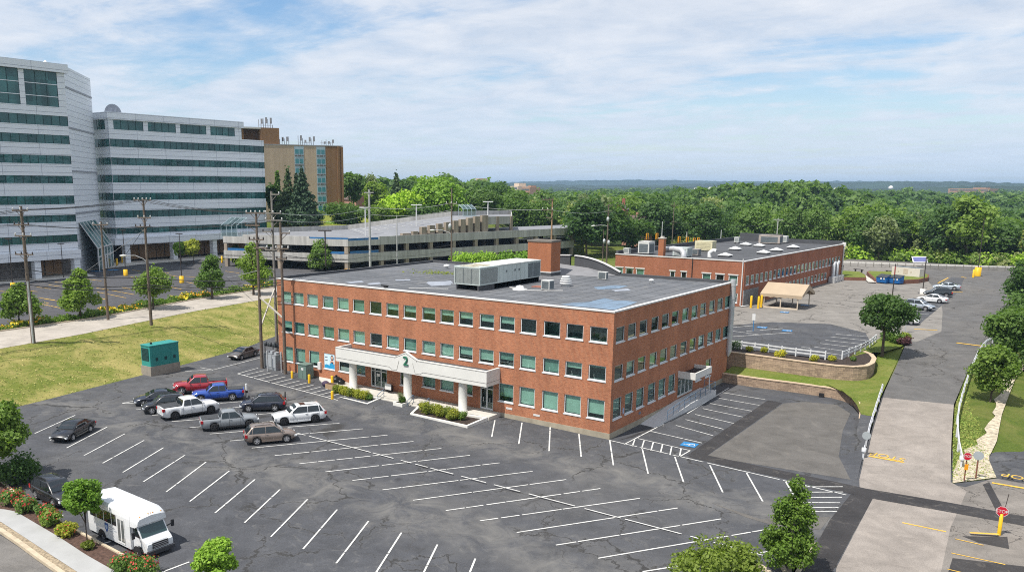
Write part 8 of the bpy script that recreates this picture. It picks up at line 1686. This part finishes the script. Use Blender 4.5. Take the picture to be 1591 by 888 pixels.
# the rest of the wood as one mass
g = np.random.default_rng(78); lowV = []
for k in range(5):
    gg = np.random.default_rng(90+k); lob = crown_lobes('round', 5.2, 2.0, 12.5, gg, 16); c, nr = cloud(lob, 190, 1.2, gg, .7, .45); lowV.append(quads(c, nr, 1.25, gg).reshape(-1, 4, 3))
VV = []; MI = []; dd = far_d-10
while dd < 1700:
    step = 9.5 if dd < 700 else 14+dd*.006; az = R(-62)
    while az < R(18):
        x, y = CAM[0]+(dd+g.uniform(-5, 5))*math.sin(az), CAM[1]+(dd+g.uniform(-5, 5))*math.cos(az); u = pv((x, y, 10))[0]; az += step/dd
        if (u < 900 and dd < 360) or math.hypot(x-CAM[0], y-CAM[1]) < far_d-4 and u > 760 or u < 300 or u > 1750: continue
        q = lowV[int(g.integers(0, 5))]; a = g.uniform(0, 6.28); s_ = g.uniform(.75, 1.2)*(1 if dd < 700 else 1.35); ca, sa = math.cos(a)*s_, math.sin(a)*s_
        if dd > 800: q = q[::2]
        w = np.empty_like(q); w[..., 0] = x+q[..., 0]*ca-q[..., 1]*sa; w[..., 1] = y+q[..., 0]*sa+q[..., 1]*ca; w[..., 2] = float(hz(x, y))-.6+q[..., 2]*s_*g.uniform(.8, 1.1)*(1 if dd < 700 else .8); VV.append(w); MI.append(np.full(len(w), int(g.integers(0, 3)), np.int32))
    dd += step
V = np.concatenate(VV).reshape(-1, 3); o = bpy.data.objects.new('far_woods', quad_mesh('far_woods', V, [F_MID, F_DARK, F_SHADE], np.concatenate(MI))); COL.objects.link(o); tag(o, 'unbroken mass of green woodland stretching to the horizon', 'woodland', kind='stuff')
# blue hills and the air between
HILL = plain('hill_forest', (.020, .040, .022), .95, .45, .006, space='pos')
for (d, zb, amp, fr, sd) in ((2300, 22, 7, 7, 1), (3600, 33, 12, 5, 2), (6200, 52, 18, 4, 3)):
    g = np.random.default_rng(sd); azs = np.linspace(R(-75), R(30), 420); prof = zb+amp*(np.sin(azs*fr+sd)*.5+np.sin(azs*fr*2.7+sd*2)*.3+np.sin(azs*fr*6.1)*.2)+g.normal(0, 1.1*d/3000, 420); vs = []
    for k, (dr_, hf_) in enumerate(((-500, -.4), (-350, .35), (-200, .7), (-80, .92), (0, 1.0), (250, .6))):
        for a, z in zip(azs, prof): vs.append((CAM[0]+(d+dr_)*math.sin(a), CAM[1]+(d+dr_)*math.cos(a), z*hf_+(g.normal(0, .8) if 0 < k else 0)))
    mb = MB(); mb.add(vs, [(k*420+i, k*420+i+1, (k+1)*420+i+1, (k+1)*420+i) for k in range(5) for i in range(419)], 0, False); structure(mb, 'hills', HILL)
hm = bpy.data.materials.new('haze_air'); hm.use_nodes = True; hn = hm.node_tree; hn.nodes.clear(); ho = hn.nodes.new('ShaderNodeOutputMaterial'); pvn = hn.nodes.new('ShaderNodeVolumePrincipled'); pvn.inputs['Color'].default_value = (.40, .58, .80, 1); pvn.inputs['Density'].default_value = 1.35e-4; pvn.inputs['Anisotropy'].default_value = 0.0; hn.links.new(pvn.outputs[0], ho.inputs['Volume'])
mb = MB(); mb.box(-9600, 9600, -700, 12600, -40, 75); hzb = mb.build('haze', hm); tag(hzb, 'thin summer haze over the whole place', 'haze', kind='stuff')

def tufts(name, label, mat, A, B, n, size, zoff):
    g = np.random.default_rng(len(name)); a, b = resample(A, 120), resample(B, 120); i = g.integers(0, 119, n); f = g.random(n)[:, None]; t = g.random(n)[:, None]
    p = (a[i]*(1-f)+a[i+1]*f)*(1-t)+(b[i]*(1-f)+b[i+1]*f)*t
    if zoff: p[:, 2] = a[i, 2]+(b[i, 2]-a[i, 2])*(t[:, 0]*(.75+.25*t[:, 0]))
    p[:, 2] += g.uniform(.02, .09, n); nr = g.normal(0, .45, (n, 3))+np.array([0, -.3, .8]); nr /= np.linalg.norm(nr, axis=1)[:, None]
    o = bpy.data.objects.new(name, quad_mesh(name, quads(p, nr, size, g, .8), mat, g.integers(0, len(mat), n))); COL.objects.link(o); tag(o, label, 'grass', kind='stuff')
G1 = plain('grass_blade_green', (.16, .22, .04), .8, .3, 1.0, space='pos'); G2 = plain('grass_blade_dry', (.42, .36, .14), .8, .3, 1.0, space='pos'); G3 = plain('grass_blade_olive', (.26, .27, .065), .8, .3, 1.0, space='pos')
tufts('bank_grass', 'dry yellow green grass tufts on the bank', [G1, G2, G3, G3], P3(LOT_L, lambda p: zlot(p[0])), P3(RD_N, 3.18), 9000, .07, True)
tufts('verge_grass', 'grass tufts on the verge right of the drive', [G1, G3, G1], dre, ro, 7000, .07, False)
